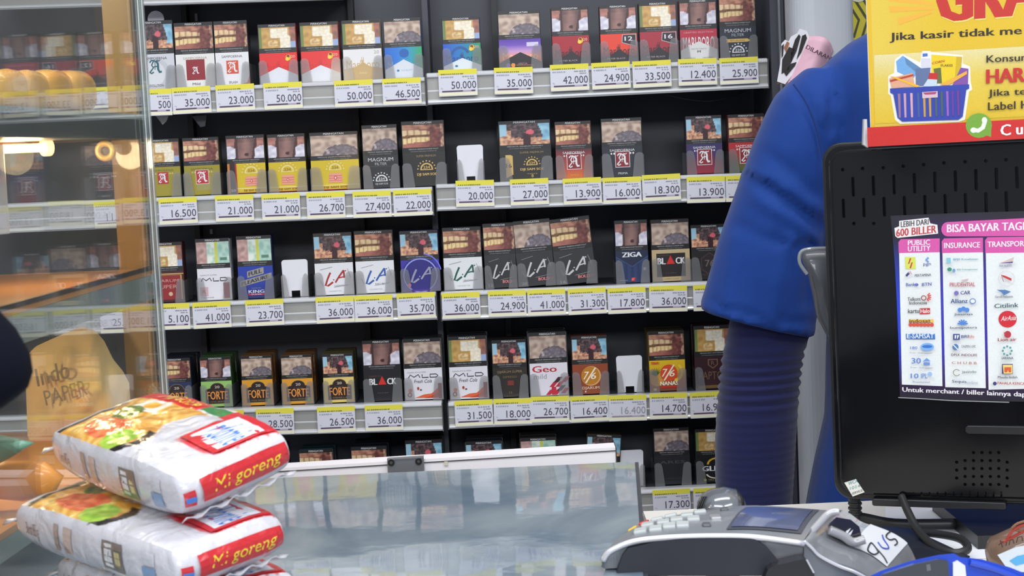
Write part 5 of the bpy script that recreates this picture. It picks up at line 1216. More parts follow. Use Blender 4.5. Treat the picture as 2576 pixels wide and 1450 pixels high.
# biller poster on the cover
q = Print(.00004)
def pq(pts, col): ppoly(q, MF2, pts, col)
MF2 = Frame(MO - MF.ey * .0046, MF.ex, MF.ez)
NV, BLU, PUR, PKc, PW = C(26, 26, 36), C(30, 60, 200), C(66, 30, 120), C(206, 84, 160), C(222, 226, 226)
L_ = lambda *p: MF2.loc(*p)
rows_ = [(543, 2240, NV), (600, 2246, NV), (680, 2252, C(30, 50, 150)), (760, 2256, BLU), (860, 2260, BLU), (930, 2262, C(40, 40, 120)), (968, 2263, C(40, 20, 60)), (1003, 2264, NV)]
vv = []; cc = []
for y, xl_, c_ in rows_:
    vv += [L_(xl_, y), L_(2440, y - (8 if y < 700 else -6 if y > 950 else 0)), L_(2680, y - (14 if y < 700 else -10 if y > 950 else 0))]; cc += [c_, mixc(c_, C(70, 24, 110), .5 if 590 < y < 960 else 0), mixc(c_, C(60, 16, 70), .6 if 590 < y < 960 else 0)]
q._add(vv, [(3 * i + j, 3 * i + 3 + j, 3 * i + 4 + j, 3 * i + 1 + j) for i in range(len(rows_) - 1) for j in (0, 1)], cc)
pq([(2250, 574), (2262, 570), (2262, 556), (2336, 548), (2340, 562), (2358, 566), (2360, 588), (2258, 599), (2252, 594)], C(226, 222, 222))
ptext(q, MF2, 'LEBIH DARI', 2266, 572, 2336, 565, 14, C(40, 36, 40), .03); ptext(q, MF2, '600 BILLER', 2254, 596, 2356, 586, 19, C(186, 60, 66), .04)
pts = [(2376 + 9 - 9 * math.cos(t), 578 - 18 * math.sin(t)) for t in [math.pi * (k / 8 - .5) for k in range(9)]]
pq([(2640, 594)] + [(2384 - 16 * math.cos(t), 577 + 18 * math.sin(-t)) for t in [math.pi * (k / 8 - .5) for k in range(9)]] + [(2640, 546)], PKc)
ptext(q, MF2, 'BISA BAYAR TAGIHAN', 2382, 585, 2633, 577, 20, C(232, 222, 232), .04)
for (x0, x1, hd, y0h) in ((2262, 2364, 'PUBLIC', 602), (2371, 2473, 'INSURANCE', 600), (2480, 2640, 'TRANSPORTASI', 597)):
    dx = 7
    pq([(x0, 636), (x1, 635), (x1 + dx, 977 if x0 > 2300 else 972), (x0 + dx, 968 + (x0 - 2262) * .06)], PW)
    pq([(x0 - 2, y0h + 8), (x0 + 4, y0h), (x1, y0h - 2), (x1, 635), (x0 - 1, 637)], PKc)
HW = C(236, 226, 234)
ptext(q, MF2, 'PUBLIC', 2284, 618, 2340, 616, 13, HW, .03); ptext(q, MF2, 'UTILITY', 2284, 633, 2341, 631, 13, HW, .03); ptext(q, MF2, 'INSURANCE', 2375, 625, 2466, 623, 14, HW, .03); ptext(q, MF2, 'TRANSPORTASI', 2484, 622, 2612, 619, 14, HW, .03)
B1, R1, T1 = C(70, 90, 160), C(186, 50, 56), C(90, 150, 180)
pq([(2277, 647), (2303, 647), (2304, 677), (2278, 677)], C(206, 214, 90)); q.line([L_(2291, 650), L_(2286, 664), L_(2295, 660), L_(2290, 675)], .0012, R1); ptext(q, MF2, 'pgn', 2323, 671, 2342, 670, 8, B1); q.line([L_(2336, 648), L_(2330, 654), L_(2336, 660)], .0016, C(110, 150, 210))
lg = [('PERTAMINA', 2302, 696, 2343, 694, 6, C(70, 70, 90)), ('Bank', 2280, 720, 2303, 719, 8, B1), ('BTN', 2320, 720, 2344, 718, 8, B1), ('Telkom', 2284, 757, 2316, 756, 9, C(70, 70, 76)), ('Indonesia', 2288, 766, 2333, 765, 8, C(70, 70, 76)), ('kartu', 2285, 788, 2313, 787, 11, C(70, 60, 60)),
      ('BPJS Kesehatan', 2399, 656, 2461, 655, 6, T1), ('BPJS Ketenagakerjaan', 2408, 681, 2460, 680, 5, C(90, 160, 160)), ('PRUDENTIAL', 2390, 721, 2454, 720, 10, C(186, 90, 96)), ('CAR', 2417, 741, 2442, 740, 9, C(50, 50, 120)), ('Allianz', 2392, 763, 2435, 762, 11, C(40, 70, 130)), ('Jiwasraya', 2401, 795, 2448, 794, 7, C(80, 96, 120)),
      ('bumiputera', 2391, 829, 2459, 828, 8, C(96, 104, 120)), ('BRI', 2419, 850, 2437, 849, 7, C(40, 60, 120)), ('life', 2438, 850, 2452, 849, 7, C(206, 130, 110)), ('TASPEN LIFE', 2419, 874, 2455, 874, 6, C(110, 110, 130)), ('DPLK INDOLIFE', 2394, 895, 2459, 896, 6, C(110, 50, 80)), ('C H U B B', 2395, 915, 2458, 916, 6, C(176, 110, 100)), ('jasindo', 2421, 940, 2457, 940, 9, C(110, 130, 136)), ('Sequis', 2396, 964, 2432, 965, 9, C(60, 80, 110)), ('online', 2432, 965, 2461, 966, 8, C(170, 180, 190)),
      ('SAMSAT', 2296, 851, 2350, 851, 12, C(226, 232, 240)), ('180', 2291, 878, 2309, 878, 7, C(90, 130, 200)), ('Kota / Kabupaten', 2290, 889, 2345, 890, 4, C(150, 156, 170)), ('30', 2294, 914, 2318, 914, 14, C(90, 130, 200)), ('Kota / Kabupaten', 2292, 926, 2347, 927, 4, C(150, 156, 170)), ('10', 2292, 951, 2312, 951, 12, C(90, 130, 200)), ('IPL', 2318, 951, 2334, 951, 12, C(90, 130, 200)), ('Residential', 2298, 962, 2340, 963, 5, C(150, 156, 180)),
      ('AIRWAYS', 2514, 671, 2546, 670, 5, C(130, 130, 170)), ('Garuda Indonesia', 2504, 749, 2549, 748, 6, C(96, 110, 130)), ('Citilink', 2502, 775, 2563, 772, 11, C(40, 84, 90)), ('Lion air', 2511, 858, 2558, 857, 8, C(150, 30, 40)), ('SARANA', 2520, 903, 2550, 903, 6, C(40, 60, 80)), ('Maudu Indah', 2511, 951, 2560, 951, 6, C(80, 84, 96)), ('PAHALA KENCANA', 2510, 966, 2594, 968, 7, C(170, 40, 50))]
pq([(2279, 840), (2352, 840), (2353, 854), (2280, 854)], C(70, 120, 190)); ptext(q, MF2, 'E-', 2282, 851, 2296, 851, 11, C(226, 232, 240), .03)
pq([(2314, 776), (2340, 775), (2340, 790), (2314, 791)], R1); ptext(q, MF2, 'Halo', 2316, 788, 2339, 787, 10, C(236, 226, 226), .03)
pdisc(q, MF2, 2535, 803, 23, 21, C(200, 36, 50)); ptext(q, MF2, 'AirAsia', 2518, 808, 2556, 805, 12, C(236, 220, 220), .01, .3)
for k in range(7): pdisc(q, MF2, 2291 + 9 * k, 817, 5, 5, C(206, 80, 60), 10); pq([(2287 + 9 * k, 803), (2295 + 9 * k, 803), (2295 + 9 * k, 811), (2287 + 9 * k, 811)], C(226, 190, 80))
ptext(q, MF2, 'indosat', 2288, 812, 2342, 811, 9, C(120, 70, 30), .03)
for t_ in lg: ptext(q, MF2, *t_, .02)
pdisc(q, MF2, 2307, 716, 5, 4, C(100, 110, 180), 10); pdisc(q, MF2, 2407, 737, 6, 6, C(120, 110, 180), 12); pdisc(q, MF2, 2448, 757, 8, 7, C(80, 120, 180), 14); pdisc(q, MF2, 2448, 757, 6, 5, PW, 14); pdisc(q, MF2, 2334, 872, 17, 10, C(120, 170, 226), 16); pdisc(q, MF2, 2334, 871, 13, 4, C(60, 110, 190), 12)
for a in range(-60, 70, 26): q.line([L_(2331 + 5 * math.cos(math.radians(a)), 746 - 5 * math.sin(math.radians(a))), L_(2331 + 13 * math.cos(math.radians(a)), 746 - 13 * math.sin(math.radians(a)))], .001, C(206, 70, 66))
q.ring(*L_(2325, 749), .0022, .0022, .0007, C(140, 60, 60))
pq([(2279, 692), (2287, 683), (2290, 688), (2283, 696)], C(50, 60, 120)); pq([(2286, 686), (2292, 680), (2297, 690)], C(206, 170, 180))
pdisc(q, MF2, 2390, 677, 6, 5, C(50, 140, 110), 10); pdisc(q, MF2, 2401, 680, 4, 5, C(110, 150, 200), 10); pq([(2382, 648), (2393, 648), (2393, 661), (2383, 661)], C(130, 190, 206))
for k in range(3): pdisc(q, MF2, 2416 + 9 * k, 779 - 3 * (k == 1), 6, 6, C(80, 130, 206), 10)
for a in range(10, 180, 32): q.line([L_(2423, 815), L_(2423 + 13 * math.cos(math.radians(a)), 815 - 12 * math.sin(math.radians(a)))], .0014, C(80, 130, 200))
pq([(2399, 839), (2416, 839), (2416, 854), (2399, 854)], C(60, 70, 130)); pq([(2403, 842), (2407, 842), (2406, 851), (2403, 851)], PW); pq([(2409, 842), (2414, 842), (2411, 851), (2409, 851)], PW); pdisc(q, MF2, 2405, 872, 8, 8, C(80, 120, 170), 12); q.line([L_(2399, 866), L_(2411, 878)], .0008, PW)
q.ring(*L_(2408, 936), .0030, .0030, .0007, C(150, 150, 130), 30, 330); pq([(2419, 704), (2438, 700), (2436, 706), (2428, 708), (2427, 714), (2424, 714), (2424, 706)], C(196, 176, 180))
pq([(2323, 908), (2333, 899), (2343, 908)], C(110, 150, 210)); pq([(2325, 910), (2341, 910), (2341, 918), (2325, 918)], C(110, 140, 200)); pdisc(q, MF2, 2341, 940, 6, 6, C(150, 180, 226), 10)
pq([(2514, 662), (2552, 646), (2549, 657), (2530, 661)], C(206, 180, 180)); pq([(2516, 661), (2550, 657), (2548, 661)], C(70, 70, 130))
q.ring(*L_(2533, 700), .0064, .0064, .0003, C(190, 190, 196)); pq([(2520, 690), (2533, 694), (2546, 700), (2545, 706), (2533, 700), (2524, 696)], R1); q.line([L_(2520, 691), L_(2526, 708)], .0004, C(150, 60, 60))
pq([(2508, 728), (2530, 728), (2545, 733), (2530, 740), (2527, 742), (2520, 734)], C(80, 120, 170)); pdisc(q, MF2, 2536, 840, 9, 9, C(176, 50, 60), 12); pq([(2526, 832), (2530, 838), (2528, 846)], C(190, 80, 90))
for k in range(8): pdisc(q, MF2, 2535 + 11 * math.cos(k * .785), 881 + 11 * math.sin(k * .785), 3, 3, C(90, 150, 150), 8)
pq([(2522, 914), (2549, 914), (2549, 939), (2522, 939)], C(60, 56, 90)); pq([(2524, 916), (2548, 916), (2548, 938), (2526, 938)], C(226, 200, 120)); pq([(2528, 922), (2545, 922), (2545, 935), (2539, 935), (2537, 928), (2535, 935), (2528, 935)], C(206, 90, 50)); pdisc(q, MF2, 2504, 963, 5, 5, C(60, 60, 110), 10)
ptext(q, MF2, 'Untuk merchant / biller lainnya dapat dilihat', 2272, 987, 2662, 1003, 15, C(226, 222, 226), .03)
q.line([L_(2262, 998), L_(2320, 1001), L_(2400, 1006), L_(2540, 1010)], .0007, C(150, 150, 154))
framed(MON, 'biller_poster', q.build('biller_poster', INK), MF2)['label'] = 'purple and blue bill payment poster taped on the monitor back'
# small square label at the lower left corner
q = Print(.00004); MF3 = Frame(MO - MF.ey * .0044, MF.ex, MF.ez)
ppoly(q, MF3, [(2124, 1215), (2153, 1206), (2175, 1239), (2145, 1250)], C(214, 214, 206)); ptext(q, MF3, 'WCA', 2134, 1222, 2158, 1214, 9, C(80, 130, 150), .03); ptext(q, MF3, 'SERVICE', 2143, 1246, 2170, 1237, 6, C(60, 60, 66), .02); ptext(q, MF3, '1014', 2138, 1234, 2164, 1226, 8, C(120, 150, 160), .02)
framed(MON, 'square_label', q.build('square_label', MATTE), MF3)
# ================================================================== yellow promotional sign
SO = P(2178, 0, 1.318); SF = Frame(SO, MF.ex, P(2178, 0, 1.318) - P(2187, 368, 1.318))
SGN = empty('promo_sign', SO, 'yellow and red promotional board standing on top of the monitor', 'sign')
def sq(x, y): return SF.loc(x, y)
a = sq(2187, 369); wS = .18; hS = -a[1]
framed(SGN, 'board', xz_prism([(0, .06), (wS, .06), (wS, -hS), (0, -hS)], .0003, .0045), SF, WHITEP)
q = Print(.00004); Z = lambda x, y: (2160 + x / 3.815, y / 3.815)
def zp(pts, col): ppoly(q, SF, [Z(*p) for p in pts], col)
YL = C(216, 180, 36)
q.rect(0.0006, -hS, wS, .06, C(220, 178, 36)); q.hgrad(.004, -hS, wS, .06, [C(218, 190, 70), YL, YL, C(214, 182, 46)])
for pp in ([(300, -60), (720, 30), (720, 55), (290, 10)], [(290, 60), (730, 70), (730, 92), (300, 118)], [(375, 180), (700, 100), (712, 122), (385, 240)]): zp(pp, C(232, 172, 60))
ptext(q, SF, 'GRATIS', 2357, 61, 2790, 26, 112, C(226, 206, 110), .075); ptext(q, SF, 'GRATIS', 2355, 57, 2788, 23, 110, C(190, 44, 34), .08)
ptext(q, SF, 'Jika kasir tidak me', 2238, 108, 2571, 92, 25, C(44, 34, 24), .03)
vv = [sq(2199, 139), sq(2640, 113), sq(2199, 200), sq(2640, 180), sq(2201, 312), sq(2640, 290)]; c_ = [C(220, 208, 156), C(218, 206, 146), C(216, 192, 88), C(216, 190, 70), C(214, 180, 40), C(214, 180, 40)]
q._add(vv, [(2, 3, 1, 0), (4, 5, 3, 2)], c_)
zp([(285, 730), (340, 700), (350, 570), (420, 520), (590, 600), (610, 490), (690, 490), (700, 500), (1000, 530), (1000, 610), (1070, 640), (1075, 780), (1090, 860), (1060, 880), (1020, 1150), (960, 1172), (400, 1190), (350, 1150), (310, 920), (285, 900)], C(232, 230, 222))
zp([(360, 590), (425, 535), (600, 655), (520, 760), (370, 690)], C(110, 160, 210)); zp([(440, 550), (600, 655), (560, 700), (460, 620)], C(90, 130, 170)); zp([(600, 560), (690, 560), (695, 660), (600, 660)], C(206, 204, 216)); zp([(615, 515), (662, 512), (664, 540), (615, 545)], C(70, 110, 190))
zp([(545, 660), (690, 650), (680, 820), (550, 830)], C(92, 110, 150)); zp([(700, 525), (990, 545), (970, 810), (700, 800)], C(226, 196, 30)); zp([(940, 545), (995, 548), (970, 800), (920, 800)], C(200, 168, 24)); zp([(980, 650), (1055, 660), (1050, 820), (900, 820)], C(126, 76, 156)); zp([(720, 660), (790, 650), (800, 800), (740, 800)], C(96, 104, 50))
ptext(q, SF, 'CORN', *Z(705, 620), *Z(825, 596), 6, C(190, 60, 40), .03); ptext(q, SF, 'FLAKES', *Z(790, 640), *Z(905, 640), 6, C(120, 90, 30), .03)
zp([(295, 755), (520, 700), (540, 830), (320, 850)], C(214, 160, 130)); zp([(300, 770), (525, 712), (530, 730), (305, 790)], C(176, 60, 40)); zp([(680, 700), (760, 705), (755, 770), (670, 760)], C(190, 40, 40)); zp([(665, 760), (755, 765), (750, 830), (620, 830)], C(190, 206, 222)); zp([(300, 735), (340, 735), (590, 825), (560, 840)], C(232, 176, 40)); zp([(780, 815), (1040, 680), (1040, 712), (860, 820)], C(226, 166, 60))
zp([(303, 850), (1062, 810), (1062, 850), (1035, 862), (1000, 1120), (960, 1150), (420, 1168), (375, 1130), (335, 905), (305, 890)], C(44, 62, 160))
for i, (x, c_) in enumerate(((390, C(150, 110, 130)), (445, C(190, 150, 170)), (508, C(206, 160, 170)), (573, C(60, 90, 140)), (630, C(190, 150, 60)), (684, C(190, 150, 60)), (742, C(66, 90, 100)), (798, C(66, 90, 90)), (852, C(150, 90, 180)), (902, C(100, 50, 150)), (955, C(110, 50, 140)))):
    y0 = 900 - i * 3; zp([(x - 12, y0), (x + 12, y0), (x + 16, 1130 - i * 2), (x - 2, 1130 - i * 2)], c_)
zp([(612, 885), (760, 875), (762, 935), (614, 945)], C(206, 180, 190)); zp([(620, 890), (752, 882), (740, 905), (640, 910)], C(170, 60, 110))
zp([(85, 1225), (2190, 1112), (2190, 1300), (90, 1410)], C(196, 36, 32))
pdisc(q, SF, 2463, 316, 33, 31, C(112, 160, 52)); zp([(1200, 1290), (1275, 1250), (1272, 1315)], C(112, 160, 52))
ph = [Z(1095, 1245), Z(1150, 1255), Z(1195, 1225), Z(1215, 1160)]; q.line([sq(*p) for p in ph], .0034, C(226, 226, 216)); pdisc(q, SF, *Z(1105, 1250), 8, 7, C(226, 226, 216), 12); pdisc(q, SF, *Z(1210, 1155), 7, 8, C(226, 226, 216), 12)
ptext(q, SF, 'Konsumen', 2482, 158, 2627, 151, 18, C(44, 34, 24), .02); ptext(q, SF, 'HARGA', 2481, 211, 2650, 202, 36, C(190, 40, 34), .06); ptext(q, SF, 'Jika te', 2486, 248, 2582, 243, 22, C(44, 34, 24), .02); ptext(q, SF, 'Label H', 2486, 278, 2590, 273, 20, C(44, 34, 24), .02)
ptext(q, SF, 'C u', 2517, 342, 2574, 338, 28, C(232, 226, 226), .04)
framed(SGN, 'printed_face', q.build('printed_face', INK), SF)
v = [P(2174, 300, 1.322), P(2181, 300, 1.322), P(2184, 372, 1.322), P(2172, 364, 1.322)]; v, f = prism(v, (0, .006, 0)); part('clear_clip', v, f, mat('clip_white', C(206, 204, 206), .4), SGN)

# ================================================================== grey pouch behind the monitor
bag2 = [(2012, 640), (2022, 628), (2075, 624), (2110, 640), (2110, 900), (2080, 850), (2060, 800), (2045, 745), (2030, 690)]
o = blobby('grey_pouch', bag2, 1.42, 0, mat('pouch_grey', C(74, 78, 84), .4, coat=.3), 'glossy dark grey pouch edge sticking out left of the monitor', 'pouch', .03)
v, f = tubevf(spline([P(2030, 690, 1.40), P(2012, 662, 1.40), P(2014, 636, 1.40), P(2035, 627, 1.40), P(2085, 625, 1.40)]), .0016, 8); part('rolled_rim', v, f, mat('rim_light', C(130, 134, 140), .25, coat=.6), o)

# ================================================================== card payment terminal
DF, DB = .885, .952
CTM = empty('card_terminal', (P(1700, 1400, 1.02).x, P(1700, 1400, 1.02).y, ZC), 'silver and black card payment terminal with keypad and small screen', 'card terminal')
SIL = mat('terminal_silver', C(150, 153, 158), .32, metal=.35, coat=.4); SILD = mat('terminal_grey', C(112, 116, 124), .38, metal=.2, coat=.3)
fr = spline([P(x, y, DF) for x, y in ((1512, 1420), (1522, 1392), (1545, 1373), (1600, 1353), (1690, 1344), (1800, 1341), (1900, 1344), (2022, 1360))], 5)
bk = spline([P(x, y, DB) for x, y in ((1556, 1372), (1576, 1350), (1600, 1332), (1640, 1312), (1720, 1293), (1800, 1281), (1900, 1272), (2090, 1285))], 5)
n_ = len(fr); zb2 = ZG + .0012; v = []; f = []
def top_pt(s, t, lift=0):
    k = s * (n_ - 1); i = min(int(k), n_ - 2); u = k - i; a = fr[i].lerp(fr[i + 1], u); b = bk[i].lerp(bk[i + 1], u); return a.lerp(b, t) + Vector((0, 0, lift + .0022 * math.sin(math.pi * t)))
MT = 8
for i in range(n_):
    for j in range(MT + 1): v.append(top_pt(i / (n_ - 1), j / MT))
for i in range(n_ - 1):
    for j in range(MT): f.append((i * (MT + 1) + j, (i + 1) * (MT + 1) + j, (i + 1) * (MT + 1) + j + 1, i * (MT + 1) + j + 1))
part('top_plate', v, f, mat('plate_grey', C(120, 124, 130), .4, coat=.3), CTM, True)
# body under the plate, walls straight down with a rounded front nose
v = []; f = []
for i in range(n_):
    a, b = fr[i], bk[i]; ia = Vector((.0, .003, 0)); v += [a + Vector((0, 0, -.0015)), Vector((max(a.x, fr[0].x + .002), a.y + .004, zb2)), Vector((max(b.x, bk[0].x + .002), b.y - .004, zb2)), b + Vector((0, 0, -.0015))]
for i in range(n_ - 1):
    for j in range(4): f.append((i * 4 + j, i * 4 + (j + 1) % 4, (i + 1) * 4 + (j + 1) % 4, (i + 1) * 4 + j))
f += [(3, 2, 1, 0), tuple((n_ - 1) * 4 + j for j in range(4))]
part('lower_body', v, f, SIL, CTM)
tr = [a + Vector((0, -.0008, -.0018)) for a in fr[3:]]; v, f = tubevf(tr, .0019, 8); part('silver_trim', v, f, mat('trim_bright', C(206, 206, 212), .25, metal=.4, coat=.5), CTM, True)
pn = [(1550, 1450), (1556, 1430), (1566, 1400), (1580, 1380), (1640, 1366), (1700, 1357), (1790, 1350), (1870, 1352), (1900, 1358), (1930, 1378), (1965, 1420), (1990, 1450)]
v, f = prism([P(x, y, DF - .0025) for x, y in pn], (0, .006, 0)); part('side_panel', v, f, mat('panel_navy', C(34, 37, 46), .45), CTM)
# printer housing: swelling right end
hs = [((2022, 1362), (2090, 1286)), ((2042, 1378), (2118, 1284)), ((2062, 1398), (2140, 1294)), ((2090, 1412), (2165, 1312)), ((2125, 1422), (2200, 1326)), ((2165, 1438), (2245, 1344)), ((2200, 1462), (2285, 1372)), ((2222, 1462), (2308, 1420))]
hs = list(zip([(p.x, p.y) for p in spline([Vector((a[0], a[1], 0)) for a, b in hs], 3)], [(p.x, p.y) for p in spline([Vector((b[0], b[1], 0)) for a, b in hs], 3)]))
v = []; f = []; K_ = 12
for i, (a, b) in enumerate(hs):
    A_, B_ = P(*a, DF), P(*b, DB); bul = .008 * math.sin(math.pi * min(1, i / 18)) + .002
    for j in range(K_ + 1):
        t = j / K_; v.append(A_.lerp(B_, t) + Vector((0, 0, bul * math.sin(math.pi * t) * .4)))
for i in range(len(hs) - 1):
    for j in range(K_): f.append((i * (K_ + 1) + j, (i + 1) * (K_ + 1) + j, (i + 1) * (K_ + 1) + j + 1, i * (K_ + 1) + j + 1))
hv0 = list(v); NH = len(hs)
def cov_pt(s, t, lift=0.0):
    k = s * (NH - 1); i = min(int(k), NH - 2); u = k - i; t = max(0, min(1, t)); kk = t * K_; j = min(int(kk), K_ - 1); w_ = kk - j
    g = lambda a, b: hv0[a * (K_ + 1) + b]
    return g(i, j).lerp(g(i + 1, j), u).lerp(g(i, j + 1).lerp(g(i + 1, j + 1), u), w_) + Vector((0, -.3, .95)) * lift
_cg = [(proj(cov_pt(a / 60, b / 24)), a / 60, b / 24) for a in range(61) for b in range(25)]
def cov_inv(px, py): m_ = min(_cg, key=lambda q_: (q_[0][0] - px) ** 2 + (q_[0][1] - py) ** 2); return m_[1], m_[2]
part('printer_cover', v, f, mat('smoke_grey', C(126, 128, 132), .2, metal=.15, coat=.8, noise_amt=.25, noise_scale=50), CTM, True)
v = []; f = []
for i, (a, b) in enumerate(hs):
    A_, B_ = P(*a, DF), P(*b, DB); v += [A_, Vector((A_.x, A_.y + .002, ZC)), Vector((B_.x, B_.y - .002, ZC)), B_]
for i in range(len(hs) - 1):
    for j in (0, 1, 2): f.append((i * 4 + j, i * 4 + j + 1, (i + 1) * 4 + j + 1, (i + 1) * 4 + j))
f += [(0, 1, 2, 3), tuple((len(hs) - 1) * 4 + j for j in (3, 2, 1, 0))]
part('printer_body', v, f, SILD, CTM)
v, f = tubevf(spline([P(x, y, DF - .001) for x, y in ((2022, 1362), (2042, 1380), (2062, 1400), (2110, 1425), (2150, 1440), (2190, 1462))], 5), .0011, 8); part('seam_line', v, f, MATS['trim_bright'], CTM, True)
v, f = tubevf(spline([P(x, y, DF + .02) for x, y in ((2030, 1352), (2060, 1318), (2086, 1292), (2110, 1288))], 6), .0022, 8); part('cover_ridge', v, f, mat('clear_ridge', C(176, 176, 178), .1, coat=1), CTM, True)
op = [(2086, 1318), (2104, 1302), (2140, 1308), (2162, 1326), (2168, 1352), (2146, 1362), (2120, 1346), (2088, 1332)]
v, f = prism([P(x, y, DF + .022) for x, y in op], (0, .004, -.002)); part('paper_slot', v, f, mat('slot_black', C(24, 24, 27), .3, coat=.5), CTM)
v, f = tubevf(spline([P(x, y, DF + .019) for x, y in ((2086, 1334), (2120, 1349), (2146, 1365), (2175, 1358))], 6), .0028, 8); part('slot_lip', v, f, mat('clear_ridge2', C(150, 150, 152), .1, coat=1), CTM, True)
for pts in ([(2128, 1338), (2132, 1344), (2140, 1330)], [(2134, 1344), (2140, 1347), (2146, 1334)]): v, f = prism([P(x, y, DF + .0205) for x, y in pts], (0, .0005, 0)); part('slot_mark', v, f, WHITEP, CTM)
# taped paper label with handwriting
lab = [(2188, 1320), (2228, 1328), (2262, 1346), (2288, 1366), (2230, 1428), (2200, 1408), (2172, 1392), (2146, 1378)]
q = Print()
cs = [cov_inv(*p) for p in ((2146, 1378), (2230, 1428), (2288, 1368), (2190, 1322))]
v = []; G = 10
for j in range(G + 1):
    for i in range(G + 1):
        a = Vector(cs[0]).lerp(Vector(cs[1]), i / G); b = Vector(cs[3]).lerp(Vector(cs[2]), i / G); c = a.lerp(b, j / G); v.append(cov_pt(c[0], c[1], .0008))
f = [(j * (G + 1) + i, j * (G + 1) + i + 1, (j + 1) * (G + 1) + i + 1, (j + 1) * (G + 1) + i) for j in range(G) for i in range(G)]
o = part('paper_label', v, f, mat('label_white', C(196, 198, 202), .6), CTM, True); o['label'] = 'white taped label with three handwritten letters'
for st, c_ in (([(2232, 1424), (2222, 1408), (2202, 1386)], 'ink_black'), ([(2210, 1394), (2196, 1402), (2184, 1394), (2182, 1380), (2192, 1374), (2204, 1384), (2208, 1396)], 'ink_black'), ([(2210, 1372), (2218, 1385), (2236, 1383), (2222, 1362), (2218, 1352)], 'ink_blue'), ([(2248, 1376), (2256, 1370), (2252, 1360), (2240, 1362), (2232, 1358), (2232, 1348), (2242, 1342)], 'ink_black')):
    p_ = [cov_pt(*cov_inv(*p), .0012) for p in st]
    v, f = tubevf(spline(p_, 4), .0005, 5); oo = part('handwritten_letter', v, f, mat(c_, C(30, 30, 40) if c_ == 'ink_black' else C(50, 70, 160), .5), CTM)
# keypad
def inv_top(px, py):
    best = None
    for i in range(61):
        for j in range(21):
            p = top_pt(i / 60, j / 20); a = proj(p); d_ = (a[0] - px) ** 2 + (a[1] - py) ** 2
            if best is None or d_ < best[0]: best = (d_, i / 60, j / 20)
    return best[1], best[2]
def key(px, py, m, ws=17, wt=7, name='key'):
    s, t = inv_top(px, py); c = top_pt(s, t); ex_ = (top_pt(min(1, s + .02), t) - top_pt(max(0, s - .02), t)).normalized(); ey_ = (top_pt(s, min(1, t + .1)) - top_pt(s, max(0, t - .1))).normalized(); ez_ = ex_.cross(ey_)
    hx, hy = ws * DF / F, .0052 * wt / 7; me = bev_box(name, (-hx, -hy, -.001), (hx, hy, .0016), .0009, 2)
    o = obj(name, me, m, smooth=False); mw = Matrix(((ex_.x, ey_.x, ez_.x, c.x), (ex_.y, ey_.y, ez_.y, c.y), (ex_.z, ey_.z, ez_.z, c.z), (0, 0, 0, 1))); o.parent = CTM; o.matrix_parent_inverse = CTM.matrix_world.inverted(); o.matrix_world = mw; return o
KG = mat('key_grey', C(178, 184, 184), .4)
for px, py, c_, nm in ((1620, 1318, C(190, 50, 52), 'red key'), (1595, 1334, C(216, 176, 50), 'yellow key'), (1577, 1350, C(50, 130, 70), 'green key')): key(px, py, mat(nm.replace(' ', '_'), c_, .4), 14)['label'] = nm
for px, py in ((1652, 1308), (1631, 1325), (1612, 1341), (1688, 1301), (1669, 1316), (1650, 1333), (1727, 1296), (1705, 1310), (1684, 1327), (1764, 1291), (1744, 1306), (1722, 1323)): key(px, py, KG)
for px, py in ((1822, 1285), (1773, 1323)): key(px, py, mat('key_dark', C(84, 86, 90), .4), 11, 4)
key(1803, 1303, mat('key_silver', C(190, 190, 192), .2, metal=.6), 15, 6)
# screen
sc_px = [(1836, 1330), (2010, 1338), (2048, 1285), (1886, 1280)]
st_ = [inv_top(*p) for p in sc_px]
def scr(u, w_, l): a = Vector(st_[0]).lerp(Vector(st_[1]), u); b = Vector(st_[3]).lerp(Vector(st_[2]), u); c = a.lerp(b, w_); return top_pt(c[0], c[1], l)
for nm, e, l, m_ in (('screen_frame', -.05, .0006, mat('frame_dark', C(70, 74, 84), .4)), ('screen', .02, .0011, mat('lcd', C(96, 104, 134), .08, coat=1, noise_amt=.15, noise_scale=60))):
    v = [scr(e + (1 - 2 * e) * i / 10, e + (1 - 2 * e) * j / 6, l) for i in range(11) for j in range(7)]; f = [(i * 7 + j, (i + 1) * 7 + j, (i + 1) * 7 + j + 1, i * 7 + j + 1) for i in range(10) for j in range(6)]; part(nm, v, f, m_, CTM, True)

# small black reader lying in front of the terminal
rd = [(1925, 1452), (1932, 1434), (1945, 1425), (2010, 1410), (2028, 1408), (2048, 1440), (2052, 1480), (1925, 1480)]
RD = empty('black_reader', P(1990, 1450, .875), 'small black box with a silver line in front of the terminal', 'device')
a_ = [P(x, y, .875) for x, y in rd]; zr = a_[0].z
v, f = prism(a_, (0, .012, 0)); part('reader_body', v, f, mat('reader_black', C(26, 27, 32), .3, coat=.4), RD)
v, f = tubevf([P(2029, 1409, .874), P(2047, 1442, .874)], .0006, 6); part('silver_line', v, f, MATS['trim_bright'], RD)
lowp = a_[-1]; v, f = boxvf((a_[0].x, lowp.y, ZC), (a_[-2].x, lowp.y + .012, lowp.z)); part('reader_base', v, f, MATS['reader_black'], RD)
